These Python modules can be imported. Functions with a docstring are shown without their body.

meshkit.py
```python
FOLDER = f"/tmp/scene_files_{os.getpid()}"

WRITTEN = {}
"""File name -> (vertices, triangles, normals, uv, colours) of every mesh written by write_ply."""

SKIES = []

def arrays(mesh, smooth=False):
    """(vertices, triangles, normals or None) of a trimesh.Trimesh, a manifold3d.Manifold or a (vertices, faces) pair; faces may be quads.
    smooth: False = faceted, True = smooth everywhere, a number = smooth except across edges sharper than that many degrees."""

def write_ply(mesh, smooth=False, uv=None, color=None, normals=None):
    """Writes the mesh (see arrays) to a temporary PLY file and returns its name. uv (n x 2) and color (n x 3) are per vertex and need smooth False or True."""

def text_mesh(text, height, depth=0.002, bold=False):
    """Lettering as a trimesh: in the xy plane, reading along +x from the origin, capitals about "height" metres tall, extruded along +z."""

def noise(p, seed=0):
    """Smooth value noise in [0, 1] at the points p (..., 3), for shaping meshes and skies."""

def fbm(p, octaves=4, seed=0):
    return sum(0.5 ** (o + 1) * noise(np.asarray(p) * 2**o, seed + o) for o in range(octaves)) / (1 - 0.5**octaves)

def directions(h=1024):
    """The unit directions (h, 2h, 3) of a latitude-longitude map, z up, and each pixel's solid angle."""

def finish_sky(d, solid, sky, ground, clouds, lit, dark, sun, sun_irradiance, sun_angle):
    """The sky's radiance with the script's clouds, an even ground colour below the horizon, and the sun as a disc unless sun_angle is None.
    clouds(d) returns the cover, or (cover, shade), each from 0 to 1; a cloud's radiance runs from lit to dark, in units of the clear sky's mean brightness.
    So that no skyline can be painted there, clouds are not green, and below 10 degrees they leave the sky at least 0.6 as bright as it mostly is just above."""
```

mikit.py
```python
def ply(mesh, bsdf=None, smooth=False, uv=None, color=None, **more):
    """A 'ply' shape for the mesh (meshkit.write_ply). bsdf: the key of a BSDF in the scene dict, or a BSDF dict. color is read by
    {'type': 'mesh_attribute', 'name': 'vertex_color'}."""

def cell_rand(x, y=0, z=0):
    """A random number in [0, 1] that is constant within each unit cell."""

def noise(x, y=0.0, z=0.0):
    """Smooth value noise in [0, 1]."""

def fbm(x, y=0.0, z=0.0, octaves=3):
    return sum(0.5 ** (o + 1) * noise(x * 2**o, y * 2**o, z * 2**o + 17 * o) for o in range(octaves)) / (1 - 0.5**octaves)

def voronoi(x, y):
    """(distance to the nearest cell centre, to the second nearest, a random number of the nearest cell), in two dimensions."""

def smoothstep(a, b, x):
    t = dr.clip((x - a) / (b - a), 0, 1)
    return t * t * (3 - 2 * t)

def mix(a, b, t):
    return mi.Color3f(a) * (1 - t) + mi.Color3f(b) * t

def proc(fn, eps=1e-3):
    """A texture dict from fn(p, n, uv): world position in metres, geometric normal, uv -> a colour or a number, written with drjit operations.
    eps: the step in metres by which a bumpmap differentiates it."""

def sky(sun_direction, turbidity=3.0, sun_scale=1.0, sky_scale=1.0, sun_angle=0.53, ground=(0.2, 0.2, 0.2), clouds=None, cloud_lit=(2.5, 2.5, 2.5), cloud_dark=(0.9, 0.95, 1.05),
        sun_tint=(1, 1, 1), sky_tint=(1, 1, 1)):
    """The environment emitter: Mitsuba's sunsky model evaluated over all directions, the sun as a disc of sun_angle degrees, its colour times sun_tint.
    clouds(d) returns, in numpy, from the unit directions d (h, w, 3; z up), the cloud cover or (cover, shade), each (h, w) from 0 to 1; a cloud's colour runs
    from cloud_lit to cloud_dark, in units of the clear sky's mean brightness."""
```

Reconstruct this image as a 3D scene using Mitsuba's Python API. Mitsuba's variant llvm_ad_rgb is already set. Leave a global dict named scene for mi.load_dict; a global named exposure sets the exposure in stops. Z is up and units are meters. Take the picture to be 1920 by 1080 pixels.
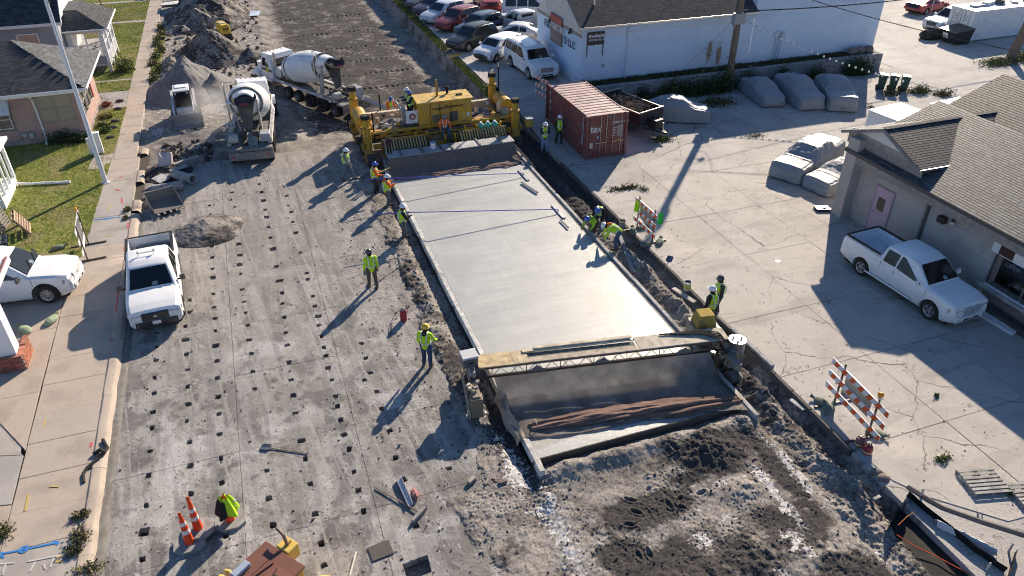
import math, numpy as np, trimesh, mitsuba as mi, drjit as dr, mikit, meshkit
import manifold3d as m3
from shapely.geometry import Polygon, box as sbox, LineString, Point
from shapely.ops import unary_union
from mikit import noise, fbm, voronoi, cell_rand, smoothstep, mix
T = mi.ScalarTransform4f
RNG = np.random.default_rng(7)

# ------------------------------------------------ camera, sky, exposure
CAM_H = 17.5
PITCH, YAW = 0.58156, 0.34114
FW = np.array([math.sin(YAW)*math.cos(PITCH), math.cos(YAW)*math.cos(PITCH), -math.sin(PITCH)])
exposure = 2.84
SUN = (0.668, 0.744, 0.49)
scene, labels = {}, {}
scene['camera'] = {'type': 'perspective', 'fov': 69.08, 'fov_axis': 'x', 'near_clip': 0.1, 'far_clip': 3000.0,
                   'to_world': T().look_at(origin=[0, 0, CAM_H], target=[float(FW[0]*10), float(FW[1]*10), float(CAM_H+FW[2]*10)], up=[0, 0, 1])}
scene['sky'] = mikit.sky(SUN, turbidity=3, sky_scale=.54, ground=(0.25, 0.24, 0.22), sun_tint=(.92, 1.01, 1.25), sky_tint=(.8, .94, 1.2))

# ------------------------------------------------ materials
def two(b): return {'type': 'twosided', 'bsdf': b}
def flat_colour(p, n, uv):
    # every piece carries its own flat colour as two whole numbers in uv
    a = dr.floor(uv.x+.5); b = dr.floor(uv.y+.5); g = dr.floor(a/256.); r = a-256.*g
    return mi.Color3f(dr.square(r/255.), dr.square(g/255.), dr.square(b/255.))
VC = mikit.proc(flat_colour)
def code(c):
    q = np.round(np.sqrt(np.clip(np.asarray(c, float), 0, 1))*255); return np.stack([q[..., 0]+256*q[..., 1], q[..., 2]], -1)
def rgb(*c): return {'type': 'rgb', 'value': list(c)}
def prin(bc, rough=.6, **k):
    return two({'type': 'principled', 'base_color': bc, 'roughness': rough, **k})
def grime(p, n, uv):
    a = fbm(p.x*2.3, p.y*2.3, p.z*2.3, 3); b = noise(p.x*17, p.y*17, p.z*17)
    return dr.clip(smoothstep(.45, .8, a*.75+b*.25)*.55+dr.clip(n.z, 0, 1)*.12, 0, .7)
scene['m_matte'] = prin(VC, .85, specular=.25)
scene['m_satin'] = prin(VC, .42, specular=.45)
def road_dust(p, n, uv):
    return dr.clip((1-smoothstep(.25, 1.25, p.z))*.34*(.4+fbm(p.x*3, p.y*3, p.z*5, 3))+.3*(fbm(p.x*1.1, p.y*1.1, p.z*1.4, 3)-.48), 0, .5)
scene['m_gloss'] = {'type': 'blendbsdf', 'weight': mikit.proc(road_dust), 'a': prin(VC, .3, specular=.5, clearcoat=.8, clearcoat_gloss=.93), 'b': prin(rgb(.24, .22, .195), .9, specular=.2)}
scene['m_metal'] = prin(VC, .36, metallic=1.0)
scene['m_dirty'] = {'type': 'blendbsdf', 'weight': mikit.proc(grime), 'a': prin(VC, .5, specular=.4), 'b': prin(rgb(.2, .18, .155), .95, specular=.1)}
scene['m_tinted'] = prin(rgb(.012, .014, .016), .06, specular=.6)
scene['m_pane'] = {'type': 'thindielectric'}
scene['m_leafy'] = two({'type': 'principled', 'base_color': VC, 'roughness': .7, 'specular': .2})

def c3(*v): return mi.Color3f(*v)
def t_old(p, n, uv):
    x, y = p.x, p.y
    wx = x+.6*fbm(x*.7, y*.7, 5., 2); wy = y+.6*fbm(x*.7+9, y*.7, 2., 2)
    big = fbm(wx*.45, wy*.45, 0., 3); mid = fbm(wx*1.9, wy*1.5, 3., 3); fine = fbm(x*8, y*8, 1., 3); spk = noise(x*31, y*31)
    streak = fbm(x*5, y*.3, 4., 3)
    c = mix(c3(.32, .295, .265), c3(.25, .225, .195), smoothstep(.38, .66, mid))
    c = mix(c, c3(.45, .42, .385), smoothstep(.56, .74, fbm(wx*.9+30, wy*.9, 6., 3))*.75)
    c = mix(c, c3(.115, .105, .095), smoothstep(.54, .7, fbm(wx*1.3+7, wy*.95, 9., 5))*.7)
    jt = dr.exp(-dr.square((x+2.35)/.22))*.45; c = mix(c, c3(.36, .34, .315), jt*smoothstep(.3, .6, mid)); c = mix(c, c3(.1, .095, .09), smoothstep(.56, .68, fbm(x*2.6, y*2.2, 21., 4))*smoothstep(.4, .7, mid)*.75)
    dust = smoothstep(22., 38., y+6.*big)*.75
    c = mix(c, mix(c3(.31, .275, .235), c3(.24, .215, .185), smoothstep(.35, .7, fbm(x*3.2, y*.55, 7., 4))), dust)
    c = mix(c, c3(.17, .155, .135), smoothstep(1.0, 4.5, x+2.2*big)*.5*smoothstep(.3, .6, mid))
    c = mix(c, c3(.17, .16, .15), smoothstep(.52, .68, streak)*.4)
    c = mix(c, c3(.38, .35, .31), smoothstep(.6, .7, fbm(x*7+.8*y, y*.22, 14., 3))*.45)
    c = mix(c, c3(.09, .083, .075), smoothstep(.62, .76, spk*.5+fine*.5)*.8)
    c = mix(c, c3(.42, .4, .37), smoothstep(.66, .8, noise(x*23+5, y*23)*.5+fbm(x*6+3, y*6, 2., 3)*.5)*.55)
    return c*mi.Color3f(.96, 1.0, 1.06)*(.8+.44*fine)
def b_old(p, n, uv):
    return .02*fbm(p.x*9, p.y*9, 1., 4)+.006*noise(p.x*45, p.y*45)
scene['m_old_concrete'] = {'type': 'bumpmap', 'b': mikit.proc(b_old, 4e-3), 'scale': 1.0, 'bsdf': prin(mikit.proc(t_old), .9, specular=.2)}
def t_plaster(p, n, uv):
    return dr.clip(.5*(fbm(p.x*1.6, p.y*1.6, p.z*1.6, 4)-.42)+.12*(noise(p.x*45, p.y*45, p.z*45)-.4), 0, .3)
scene['m_plaster'] = {'type': 'blendbsdf', 'weight': mikit.proc(t_plaster), 'a': prin(VC, .85, specular=.25), 'b': prin(rgb(.09, .08, .072), .95, specular=.1)}
scene['m_cover'] = prin(VC, .55, specular=.4, sheen=.6)
scene['m_shingle'] = prin(VC, .68, specular=.35)
def t_dirt(p, n, uv):
    x, y, z = p.x, p.y, p.z
    wx = x+.5*fbm(x, y, 5., 2); wy = y+.5*fbm(x+9, y, 2., 2)
    mid = fbm(wx*1.4, wy*1.4, z, 4); fine = fbm(x*8, y*8, z*8, 4); spk = noise(x*34, y*34, z*34)
    c = mix(c3(.275, .248, .215), c3(.175, .155, .132), smoothstep(.35, .65, mid))
    c = mix(c, c3(.06, .054, .05), smoothstep(.36, .62, uv.x-.004*x+.55*(fine-.5)+.5*(mid-.5)))
    c = mix(c, c3(.5, .48, .45), smoothstep(.43, .68, uv.y-.004*y+.3*(noise(x*22, y*22)-.5)+.9*(fine-.5)+.6*(mid-.5))*.95)
    c = mix(c, c3(.045, .042, .04), smoothstep(.7, .85, spk*.45+fine*.55)*.7)
    return c*mi.Color3f(.96, .985, 1.03)*(.32+.62*noise(x*15, y*15, z*15)+.7*noise(x*27, y*27, z*27))
scene['m_dirt'] = prin(mikit.proc(t_dirt), .95, specular=.12)
def t_fresh(p, n, uv):
    x, y = p.x, p.y
    drag = fbm(x*.35, y*5.5+.4*noise(x*.8, y*.4), 2., 3); lon = fbm(x*4, y*.35, 7., 2); big = fbm(x*.5, y*.4, 3., 3); fine = noise(x*30, y*30)
    c = mix(c3(.285, .297, .29), c3(.35, .36, .352), smoothstep(.25, .75, drag*.5+big*.5))
    c = mix(c, c3(.25, .265, .25), smoothstep(.6, .75, big)*.5)
    c = mix(c, c3(.46, .465, .45), smoothstep(.55, .8, lon)*.1)
    c = mix(c, c3(.2, .2, .19), smoothstep(.8, .9, noise(x*9, y*9)*.6+fine*.4)*.5)
    w = 15.55+.25*fbm(x*2, y*2, 1., 3)+(x-6.3)*.06
    c = mix(c3(.27, .265, .24), c, dr.select(y > 17.2, 1., smoothstep(-.08, .05, w-y)))
    return c*(.93+.14*fine)
def r_fresh(p, n, uv):
    return .38+.16*fbm(p.x*.8, p.y*3, 1., 3)
def b_fresh(p, n, uv):
    return .004*noise(p.x*3, p.y*60)+.006*fbm(p.x*5, p.y*9, 0., 3)+.002*noise(p.x*55, p.y*55)
scene['m_fresh_concrete'] = {'type': 'bumpmap', 'b': mikit.proc(b_fresh, 3e-3), 'scale': .6, 'bsdf': prin(mikit.proc(t_fresh), mikit.proc(r_fresh), specular=.6)}
def t_walk(p, n, uv):
    x, y, z = p.x, p.y, p.z
    mid = fbm(x*1.3, y*1.3, z, 3); fine = fbm(x*11, y*11, z*11, 3); spk = noise(x*60, y*60, z*60)
    c = mix(c3(.41, .345, .285), c3(.36, .34, .315), uv.x)
    c = mix(c, c*.78, smoothstep(.45, .7, mid)*.7)
    c = mix(c, c3(.13, .11, .09), smoothstep(.68, .8, fine*.7+.3*noise(x*3, y*3))*.5)
    return c*(.82+.2*fine+.16*spk)
scene['m_walk'] = prin(mikit.proc(t_walk), .9, specular=.2)
def t_lot(p, n, uv):
    x, y = p.x, p.y
    wx = x+.5*fbm(x*1.1, y*1.1, 5., 3)+.12*fbm(x*5, y*5, 1., 2); wy = y+.5*fbm(x*1.1+9, y*1.1, 2., 3)+.12*fbm(x*5+4, y*5, 1., 2)
    d1, d2, r = voronoi(wx*.24+3, wy*.24)
    e1, e2, q = voronoi(wx*.6+uv.y*3., wy*.6)
    mid = fbm(wx*.8, wy*.8, 2., 4); fine = fbm(x*9, y*9, 1., 3)
    c = mix(c3(.405, .375, .34), c3(.37, .36, .34), uv.x)
    c = mix(c, c3(.3, .29, .28), uv.y*.85)
    c = mix(c, c*.8, smoothstep(.45, .68, mid)*.6)
    c = mix(c, c*.72, smoothstep(.58, .7, fbm(x*.35+4, y*1.8, 3., 3))*.45)
    c = mix(c, c3(.06, .055, .05), (1-smoothstep(.003, .011, d2-d1))*.8*smoothstep(.4, .62, fbm(x*.7, y*.7, 8., 3)+.06*noise(x*9, y*9)))
    c = mix(c, c3(.08, .075, .065), (1-smoothstep(.006, .022, e2-e1))*smoothstep(.25, .75, uv.y)*.8)
    c = mix(c, c3(.1, .09, .08), smoothstep(.7, .8, fine*.6+.4*noise(x*2.2, y*2.2))*.6)
    return c*(.86+.18*fine+.1*noise(x*50, y*50))
def b_lot(p, n, uv):
    return .01*fbm(p.x*10, p.y*10, 1., 3)+.004*noise(p.x*55, p.y*55)
scene['m_lot'] = {'type': 'bumpmap', 'b': mikit.proc(b_lot, 4e-3), 'scale': 1.0, 'bsdf': prin(mikit.proc(t_lot), .8, specular=.3)}
def t_lawn(p, n, uv):
    x, y = p.x, p.y
    a = fbm(x*.9, y*.9, 1., 3); b = fbm(x*7, y*7, 2., 3)
    c = mix(c3(.13, .16, .035), c3(.22, .225, .065), smoothstep(.35, .65, b))
    c = mix(c, c3(.25, .21, .11), smoothstep(.52, .7, a)*.6)
    return c*(.7+.6*noise(x*30, y*30))
scene['m_lawn'] = {'type': 'bumpmap', 'b': mikit.proc(lambda p, n, uv: .05*fbm(p.x*14, p.y*14, 1., 3), 5e-3), 'scale': 1.0, 'bsdf': prin(mikit.proc(t_lawn), .95, specular=.1)}
def t_shingle(p, n, uv):
    # far roof: courses along uv.y (metres up the slope), tabs along uv.x
    row = dr.floor(uv.y/.15); f = uv.y/.15-row
    col = (uv.x+cell_rand(row, 3.)*.3)/.33
    r = cell_rand(dr.floor(col), row, 7.)
    v = .035+.045*r+.02*fbm(p.x*3, p.y*3, 1., 2)
    v = v*dr.select(f < .2, .45, 1.)*dr.select((col-dr.floor(col)) < .06, .6, 1.)
    return mi.Color3f(v*.93, v, v*1.08)
def b_shingle(p, n, uv):
    f = uv.y/.15-dr.floor(uv.y/.15)
    return .012*(1-f)
scene['m_far_shingle'] = {'type': 'bumpmap', 'b': mikit.proc(b_shingle, 4e-3), 'scale': 1.0, 'bsdf': prin(mikit.proc(t_shingle), .9, specular=.25)}
def t_white_brick(p, n, uv):
    row = dr.floor(uv.y/.075); col = uv.x/.21+.5*(row-2*dr.floor(row/2)); f = uv.y/.075-row
    r = cell_rand(dr.floor(col), row)
    big = fbm(uv.x*.7, uv.y*1.1, 1., 3)
    v = .74+.04*r-.05*smoothstep(.5, .75, big)
    v = v*dr.select(f < .13, .86, 1.)*dr.select((col-dr.floor(col)) < .05, .9, 1.)
    low = 1-smoothstep(.0, .9, uv.y+.5*(fbm(uv.x*3, uv.y*3, 2., 3)-.5))
    return mix(mi.Color3f(v*.76, v*.9, v*1.06), c3(.45, .45, .44), low*.3)
scene['m_white_brick'] = prin(mikit.proc(t_white_brick), .75, specular=.3)
def t_stucco(p, n, uv):
    f = fbm(p.x*2, p.y*2, p.z*2, 3); g = noise(p.x*40, p.y*40, p.z*40)
    return mi.Color3f(.9, .9, .9)*(.72+.28*f)*(.9+.2*g)
def t_grain(p, n, uv):
    s = fbm(p.x*6, p.y*6, p.z*6, 4); g = noise(p.x*37, p.y*37, p.z*37)
    return dr.clip(.15+1.1*(s-.42)+.25*(g-.5), 0, .55)
scene['m_rough'] = {'type': 'blendbsdf', 'weight': mikit.proc(t_grain), 'a': prin(VC, .9, specular=.2), 'b': prin(rgb(.09, .082, .073), .95, specular=.1)}
def t_burlap(p, n, uv):
    s = fbm(p.x*2.2, p.y*2.2, p.z*2.2, 4); w = noise(p.x*50, p.y*50, p.z*50)
    return mix(c3(.26, .235, .215), c3(.4, .365, .33), smoothstep(.3, .7, s))*(.75+.5*w)
scene['m_burlap'] = {'type': 'principledthin', 'base_color': mikit.proc(t_burlap), 'roughness': .9, 'diff_trans': 1.0}

# ------------------------------------------------ mesh helpers
def M(v, f): return trimesh.Trimesh(np.asarray(v, float), np.asarray(f, int), process=False)
def rz(a): c, s = math.cos(a), math.sin(a); return np.array([[c, -s, 0], [s, c, 0], [0, 0, 1.]])
def rx(a): c, s = math.cos(a), math.sin(a); return np.array([[1, 0, 0], [0, c, -s], [0, s, c]])
def ry(a): c, s = math.cos(a), math.sin(a); return np.array([[c, 0, s], [0, 1, 0], [-s, 0, c]])
def mv(m, t=(0, 0, 0), R=None):
    m = m.copy(); v = np.asarray(m.vertices)
    if R is not None: v = v @ np.asarray(R).T
    m.vertices = v+np.asarray(t, float); return m
def cat(*ms):
    o = []
    for m in ms: o += list(m) if isinstance(m, (list, tuple)) else [m]
    return trimesh.util.concatenate(o) if len(o) > 1 else o[0]
def bx(x0, x1, y0, y1, z0, z1, b=0.0):
    if b <= 0:
        v = [[x, y, z] for x in (x0, x1) for y in (y0, y1) for z in (z0, z1)]
        f = [[0, 1, 3], [0, 3, 2], [4, 6, 7], [4, 7, 5], [0, 4, 5], [0, 5, 1], [2, 3, 7], [2, 7, 6], [0, 2, 6], [0, 6, 4], [1, 5, 7], [1, 7, 3]]
        return M(v, f)
    pts = []
    for x, sx in ((x0, 1), (x1, -1)):
        for y, sy in ((y0, 1), (y1, -1)):
            for z, sz in ((z0, 1), (z1, -1)):
                pts += [[x+sx*b, y+sy*b, z], [x+sx*b, y, z+sz*b], [x, y+sy*b, z+sz*b]]
    return hull(pts)
def cb(c, s, R=None, b=0.0):
    m = bx(-s[0]/2, s[0]/2, -s[1]/2, s[1]/2, -s[2]/2, s[2]/2, b); return mv(m, c, R)
def hull(pts): return trimesh.convex.convex_hull(np.asarray(pts, float))
def frame(d):
    d = np.asarray(d, float); d = d/np.linalg.norm(d)
    a = np.cross(d, [0, 0, 1.] if abs(d[2]) < .95 else [1., 0, 0]); a /= np.linalg.norm(a)
    return a, np.cross(a, d), d
def tube(pts, r, n=6, cap=True):
    p = np.asarray(pts, float); k = len(p); r = np.broadcast_to(r, (k,))
    t = np.gradient(p, axis=0) if k > 2 else np.tile(p[1]-p[0], (2, 1))
    t /= np.linalg.norm(t, axis=1, keepdims=True)+1e-12
    a, b, _ = frame(t[0]); V = []
    for i in range(k):
        a = a-t[i]*(a@t[i]); a /= np.linalg.norm(a)+1e-12; b = np.cross(t[i], a)
        th = np.arange(n)*2*np.pi/n
        V.append(p[i]+r[i]*(np.cos(th)[:, None]*a+np.sin(th)[:, None]*b))
    V = np.vstack(V); F = []
    for i in range(k-1):
        for j in range(n):
            q = (i*n+j, i*n+(j+1) % n, (i+1)*n+(j+1) % n, (i+1)*n+j)
            F += [[q[0], q[1], q[2]], [q[0], q[2], q[3]]]
    if cap:
        V = np.vstack([V, p[:1], p[-1:]]); c0, c1 = len(V)-2, len(V)-1
        for j in range(n): F += [[c0, (j+1) % n, j], [c1, (k-1)*n+j, (k-1)*n+(j+1) % n]]
    return M(V, F)
def cyl(p0, p1, r0, r1=None, n=16): return tube([p0, p1], [r0, r0 if r1 is None else r1], n)
def lathe(prof, n=24, R=None, t=(0, 0, 0)):
    pr = np.asarray(prof, float); k = len(pr); th = np.arange(n)*2*np.pi/n
    V = np.concatenate([np.stack([r*np.cos(th), r*np.sin(th), np.full(n, z)], 1) for r, z in pr]); F = []
    for i in range(k-1):
        for j in range(n):
            q = (i*n+j, i*n+(j+1) % n, (i+1)*n+(j+1) % n, (i+1)*n+j)
            F += [[q[0], q[1], q[2]], [q[0], q[2], q[3]]]
    return mv(M(V, F), t, R)
def prism(poly, h, z0=0.0):
    if not isinstance(poly, Polygon): poly = Polygon(poly)
    m = trimesh.creation.extrude_polygon(poly, h, engine='earcut'); return mv(m, (0, 0, z0))
def xprism(poly, x0, x1):
    # polygon in (y,z), extruded along x
    m = prism(poly, x1-x0); v = np.asarray(m.vertices); m = M(np.stack([v[:, 2]+x0, v[:, 0], v[:, 1]], 1), m.faces); return m
def yprism(poly, y0, y1):
    m = prism(poly, y1-y0); v = np.asarray(m.vertices); return M(np.stack([v[:, 0], v[:, 2]+y0, v[:, 1]], 1), m.faces[:, ::-1])
def sheet(P):
    # grid of points (a,b,3) -> mesh
    P = np.asarray(P, float); a, b = P.shape[:2]; i, j = np.meshgrid(np.arange(a-1), np.arange(b-1), indexing='ij')
    q = np.stack([i*b+j, (i+1)*b+j, (i+1)*b+j+1, i*b+j+1], -1).reshape(-1, 4)
    return M(P.reshape(-1, 3), np.vstack([q[:, [0, 1, 2]], q[:, [0, 2, 3]]]))
def to_man(m): return m3.Manifold(m3.Mesh(np.asarray(m.vertices, np.float32), np.asarray(m.faces, np.uint32)))
def from_man(q):
    g = q.to_mesh(); return M(np.array(g.vert_properties[:, :3]), np.array(g.tri_verts))
def clean(m):
    m = trimesh.Trimesh(np.asarray(m.vertices), np.asarray(m.faces), process=True); m.fix_normals(); return m
def sub(a, *bs):
    q = to_man(clean(a))
    for b in bs: q = q-to_man(clean(b))
    return from_man(q)
def sph(c, r, n=1, s=(1, 1, 1)):
    m = trimesh.creation.icosphere(subdivisions=n); return M(np.asarray(m.vertices)*r*np.asarray(s)+np.asarray(c), m.faces)
def nz(p, s, o=4, seed=0):
    p = np.asarray(p, float)
    if p.shape[-1] == 2: p = np.concatenate([p, np.zeros(p.shape[:-1]+(1,))], -1)
    return meshkit.fbm(p*s+100.3, o, seed)
def sst(a, b, x):
    t = np.clip((x-a)/(b-a), 0, 1); return t*t*(3-2*t)

# ------------------------------------------------ things and parts
USED = set()
def key_for(k):
    if k not in USED: USED.add(k); return k
    i = 1
    while f'{k}_{i:03d}' in USED: i += 1
    k = f'{k}_{i:03d}'; USED.add(k); return k
def put(key, mesh, mat, color=None, smooth=32, uv=None):
    m = mesh
    if color is None and mat in ('matte', 'satin', 'gloss', 'metal', 'dirty', 'leafy', 'rough'): color = (.5, .5, .5)
    v, f = np.asarray(m.vertices), np.asarray(m.faces); n = None
    if uv is None and color is not None and np.ndim(color) == 1:
        v, f, n = meshkit.arrays(M(v, f), smooth)
        uv = np.tile(code(color), (len(v), 1))
    else:
        if uv is None and color is not None: uv = code(color)
        if uv is None: v, f, n = meshkit.arrays(M(v, f), smooth)
        elif smooth is True: v, f, n = meshkit.arrays(M(v, f), True)
    path = meshkit.write_ply((v, f), False, uv, None, normals=n)
    scene[key] = {'type': 'ply', 'filename': path, 'face_normals': n is None, 'bsdf': {'type': 'ref', 'id': 'm_'+mat}}
    return key
class Th:
    """One thing: its parts are given in its own frame and stand at loc, turned by rot about z."""
    def __init__(s, name, label, cat=None, group=None, loc=(0, 0, 0), rot=0.0, kind=None, R=None):
        s.k = key_for(name); s.t = np.asarray(loc, float); s.R = rz(rot) if R is None else np.asarray(R)
        d = {'label': label}
        if cat: d['category'] = cat
        if group: d['group'] = group
        if kind: d['kind'] = kind
        labels[s.k] = d
    def add(s, name, mesh, mat='matte', color=None, smooth=32, label=None, kind=None, uv=None, parent=None):
        k = key_for((parent or s.k)+'__'+name); put(k, mv(mesh, s.t, s.R), mat, color, smooth, uv)
        d = {}
        if label: d['label'] = label
        if kind: d['kind'] = kind
        if d: labels[k] = d
        return k
    def body(s, mesh, mat='matte', color=None, smooth=32, uv=None):
        put(s.k, mv(mesh, s.t, s.R), mat, color, smooth, uv); return s.k
def structure(name, mesh, mat, color=None, smooth=False, uv=None, label=None, kind='structure'):
    k = key_for(name); put(k, mesh, mat, color, smooth, uv); labels[k] = {'label': label or name.replace('_', ' '), 'kind': kind}
    return k
WHITE, BLACK, RUBBER = (.78, .79, .8), (.02, .02, .021), (.028, .027, .026)
YEL, DKYEL, STEEL = (.62, .34, .03), (.42, .24, .03), (.32, .32, .33)

# ================================================ terrain of the work zone
def grid(x0, x1, y0, y1, s):
    X, Y = np.meshgrid(np.arange(x0, x1+s*.5, s), np.arange(y0, y1+s*.5, s), indexing='ij'); return X, Y
def gauss(X, Y, l):
    o = np.zeros_like(X)
    for cx, cy, rx_, ry_, a in l: o = np.maximum(o, a*np.exp(-((X-cx)/rx_)**2-((Y-cy)/ry_)**2)) if a > 0 else o
    return o
FEET = [(*np.array(c)+RNG.normal(0, .45, 2), RNG.uniform(0, 3.1)) for c in [(8.3, 12.4)]*3+[(9.3, 12.9)]*3+[(10.6, 13.1)]*2+[(7.9, 11.2)]*2]
def hz(X, Y):
    p = np.stack([X, Y, 0*X], -1)
    n1, n2, n3 = nz(p, .55, 3, 1)-.5, nz(p, 1.9, 3, 2)-.5, nz(p, 6., 3, 3)-.5
    z = np.full_like(X, -.3)
    # dirt beside the new slab, over the old pavement's ragged edge
    e = X+.9*n1+.5*n2
    strip = sst(4.1, 4.9, e)*sst(13.2, 15.2, Y+1.2*n1+.5*n2)*(1-sst(43.5, 46, Y))
    z = np.where(strip > 0, -.3*(1-strip)+strip*(.03+.10*n2+.10*n3), z)
    drop = sst(5.35, 5.75, X+.15*n2)*sst(14.6, 15.6, Y)*(1-sst(43.5, 46, Y))
    z = z-.17*drop
    lump = gauss(X, Y, [(4.75, 23.6, .5, .8, .16), (5.1, 27.6, .55, 1.3, .14), (4.7, 21.9, .6, .7, .13), (5.2, 25.3, .4, .7, .16), (4.9, 30.6, .5, .6, .12), (3.9, 33.5, .9, .9, .10), (4.9, 19.6, .6, .9, .12)])
    z += lump*(.7+1.6*n3)
    # rough ground before the slab's open end
    fr = sst(2.9, 4.3, X+1.1*n1+.6*n2+.18*(Y-12))*(1-sst(14.6, 15.6, Y))
    ht = .05+.12*n1+.1*n2+.05*n3
    ht += .26*np.exp(-((Y-14.75-.25*n1)/.42)**2)*sst(6, 6.8, X)*(1-sst(13.3, 14, X))*(1+.9*n2)
    ht += gauss(X, Y, [(11.6, 13.85, .95, .55, .42), (10.9, 14.1, .6, .4, .2), (6.1, 13.9, .3, .4, .15), (8.9, 9.6, 1.2, .8, .22), (6.9, 9.2, .9, .9, .15), (10.8, 9.9, .9, .6, .2), (12.6, 9.4, .9, .6, .18), (11.9, 12.2, .5, .4, .18)])*(.8+.9*n3+.6*n2)
    ht -= .1*np.exp(-((X-5.5-.1*(Y-12))/.5)**2)
    for fx, fy, fa in FEET:
        u = (X-fx)*math.cos(fa)+(Y-fy)*math.sin(fa); v = -(X-fx)*math.sin(fa)+(Y-fy)*math.cos(fa)
        r = (u/.16)**2+(v/.07)**2; ht += -.05*np.exp(-r**2)+.025*np.exp(-(r-2.)**2*1.2)
    z = np.where(fr > 0, z*(1-fr)+fr*ht, z)
    # under the slab and the trench between slab and lot
    sl = sst(6.05, 6.2, X)*(1-sst(13.75, 13.95, X))*sst(15.25, 15.4, Y)*(1-sst(44.2, 45.2, Y)); z = z*(1-sl)-.25*sl
    tr = sst(13.8, 14.05, X)*(1-sst(46, 48, Y))
    th = -.08+.22*n2+.2*n3-.2*np.exp(-((X-15.45)/.28)**2)+.16*np.exp(-((X-14.75-.3*n1)/.36)**2)*(.5+1.2*(n1+.5))
    th += gauss(X, Y, [(14.9, 24.3, .45, .9, .3), (15.0, 21.6, .5, .8, .22), (14.7, 18.4, .45, .8, .16), (14.9, 15.9, .5, .9, .25), (14.9, 29.4, .5, .8, .2), (15.2, 11.3, .7, .8, .22), (13.8, 10.6, .5, .9, .2)])*(.8+1.4*n3)
    th -= .18*gauss(X, Y, [(15.7, 8.6, 1.3, 1.6, 1.)])
    z = z*(1-tr)+th*tr
    # excavated bed and the haul road beyond the paver
    far = sst(42.5, 47, Y); bed = -.05-.38*sst(1.2, 3.2, X+.6*n1)+.04*n2+.03*n3
    bed += .05*n2+.04*n3; bed += .1*np.exp(-((X-1.6-.5*n1)/.35)**2)*n2*3
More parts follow.
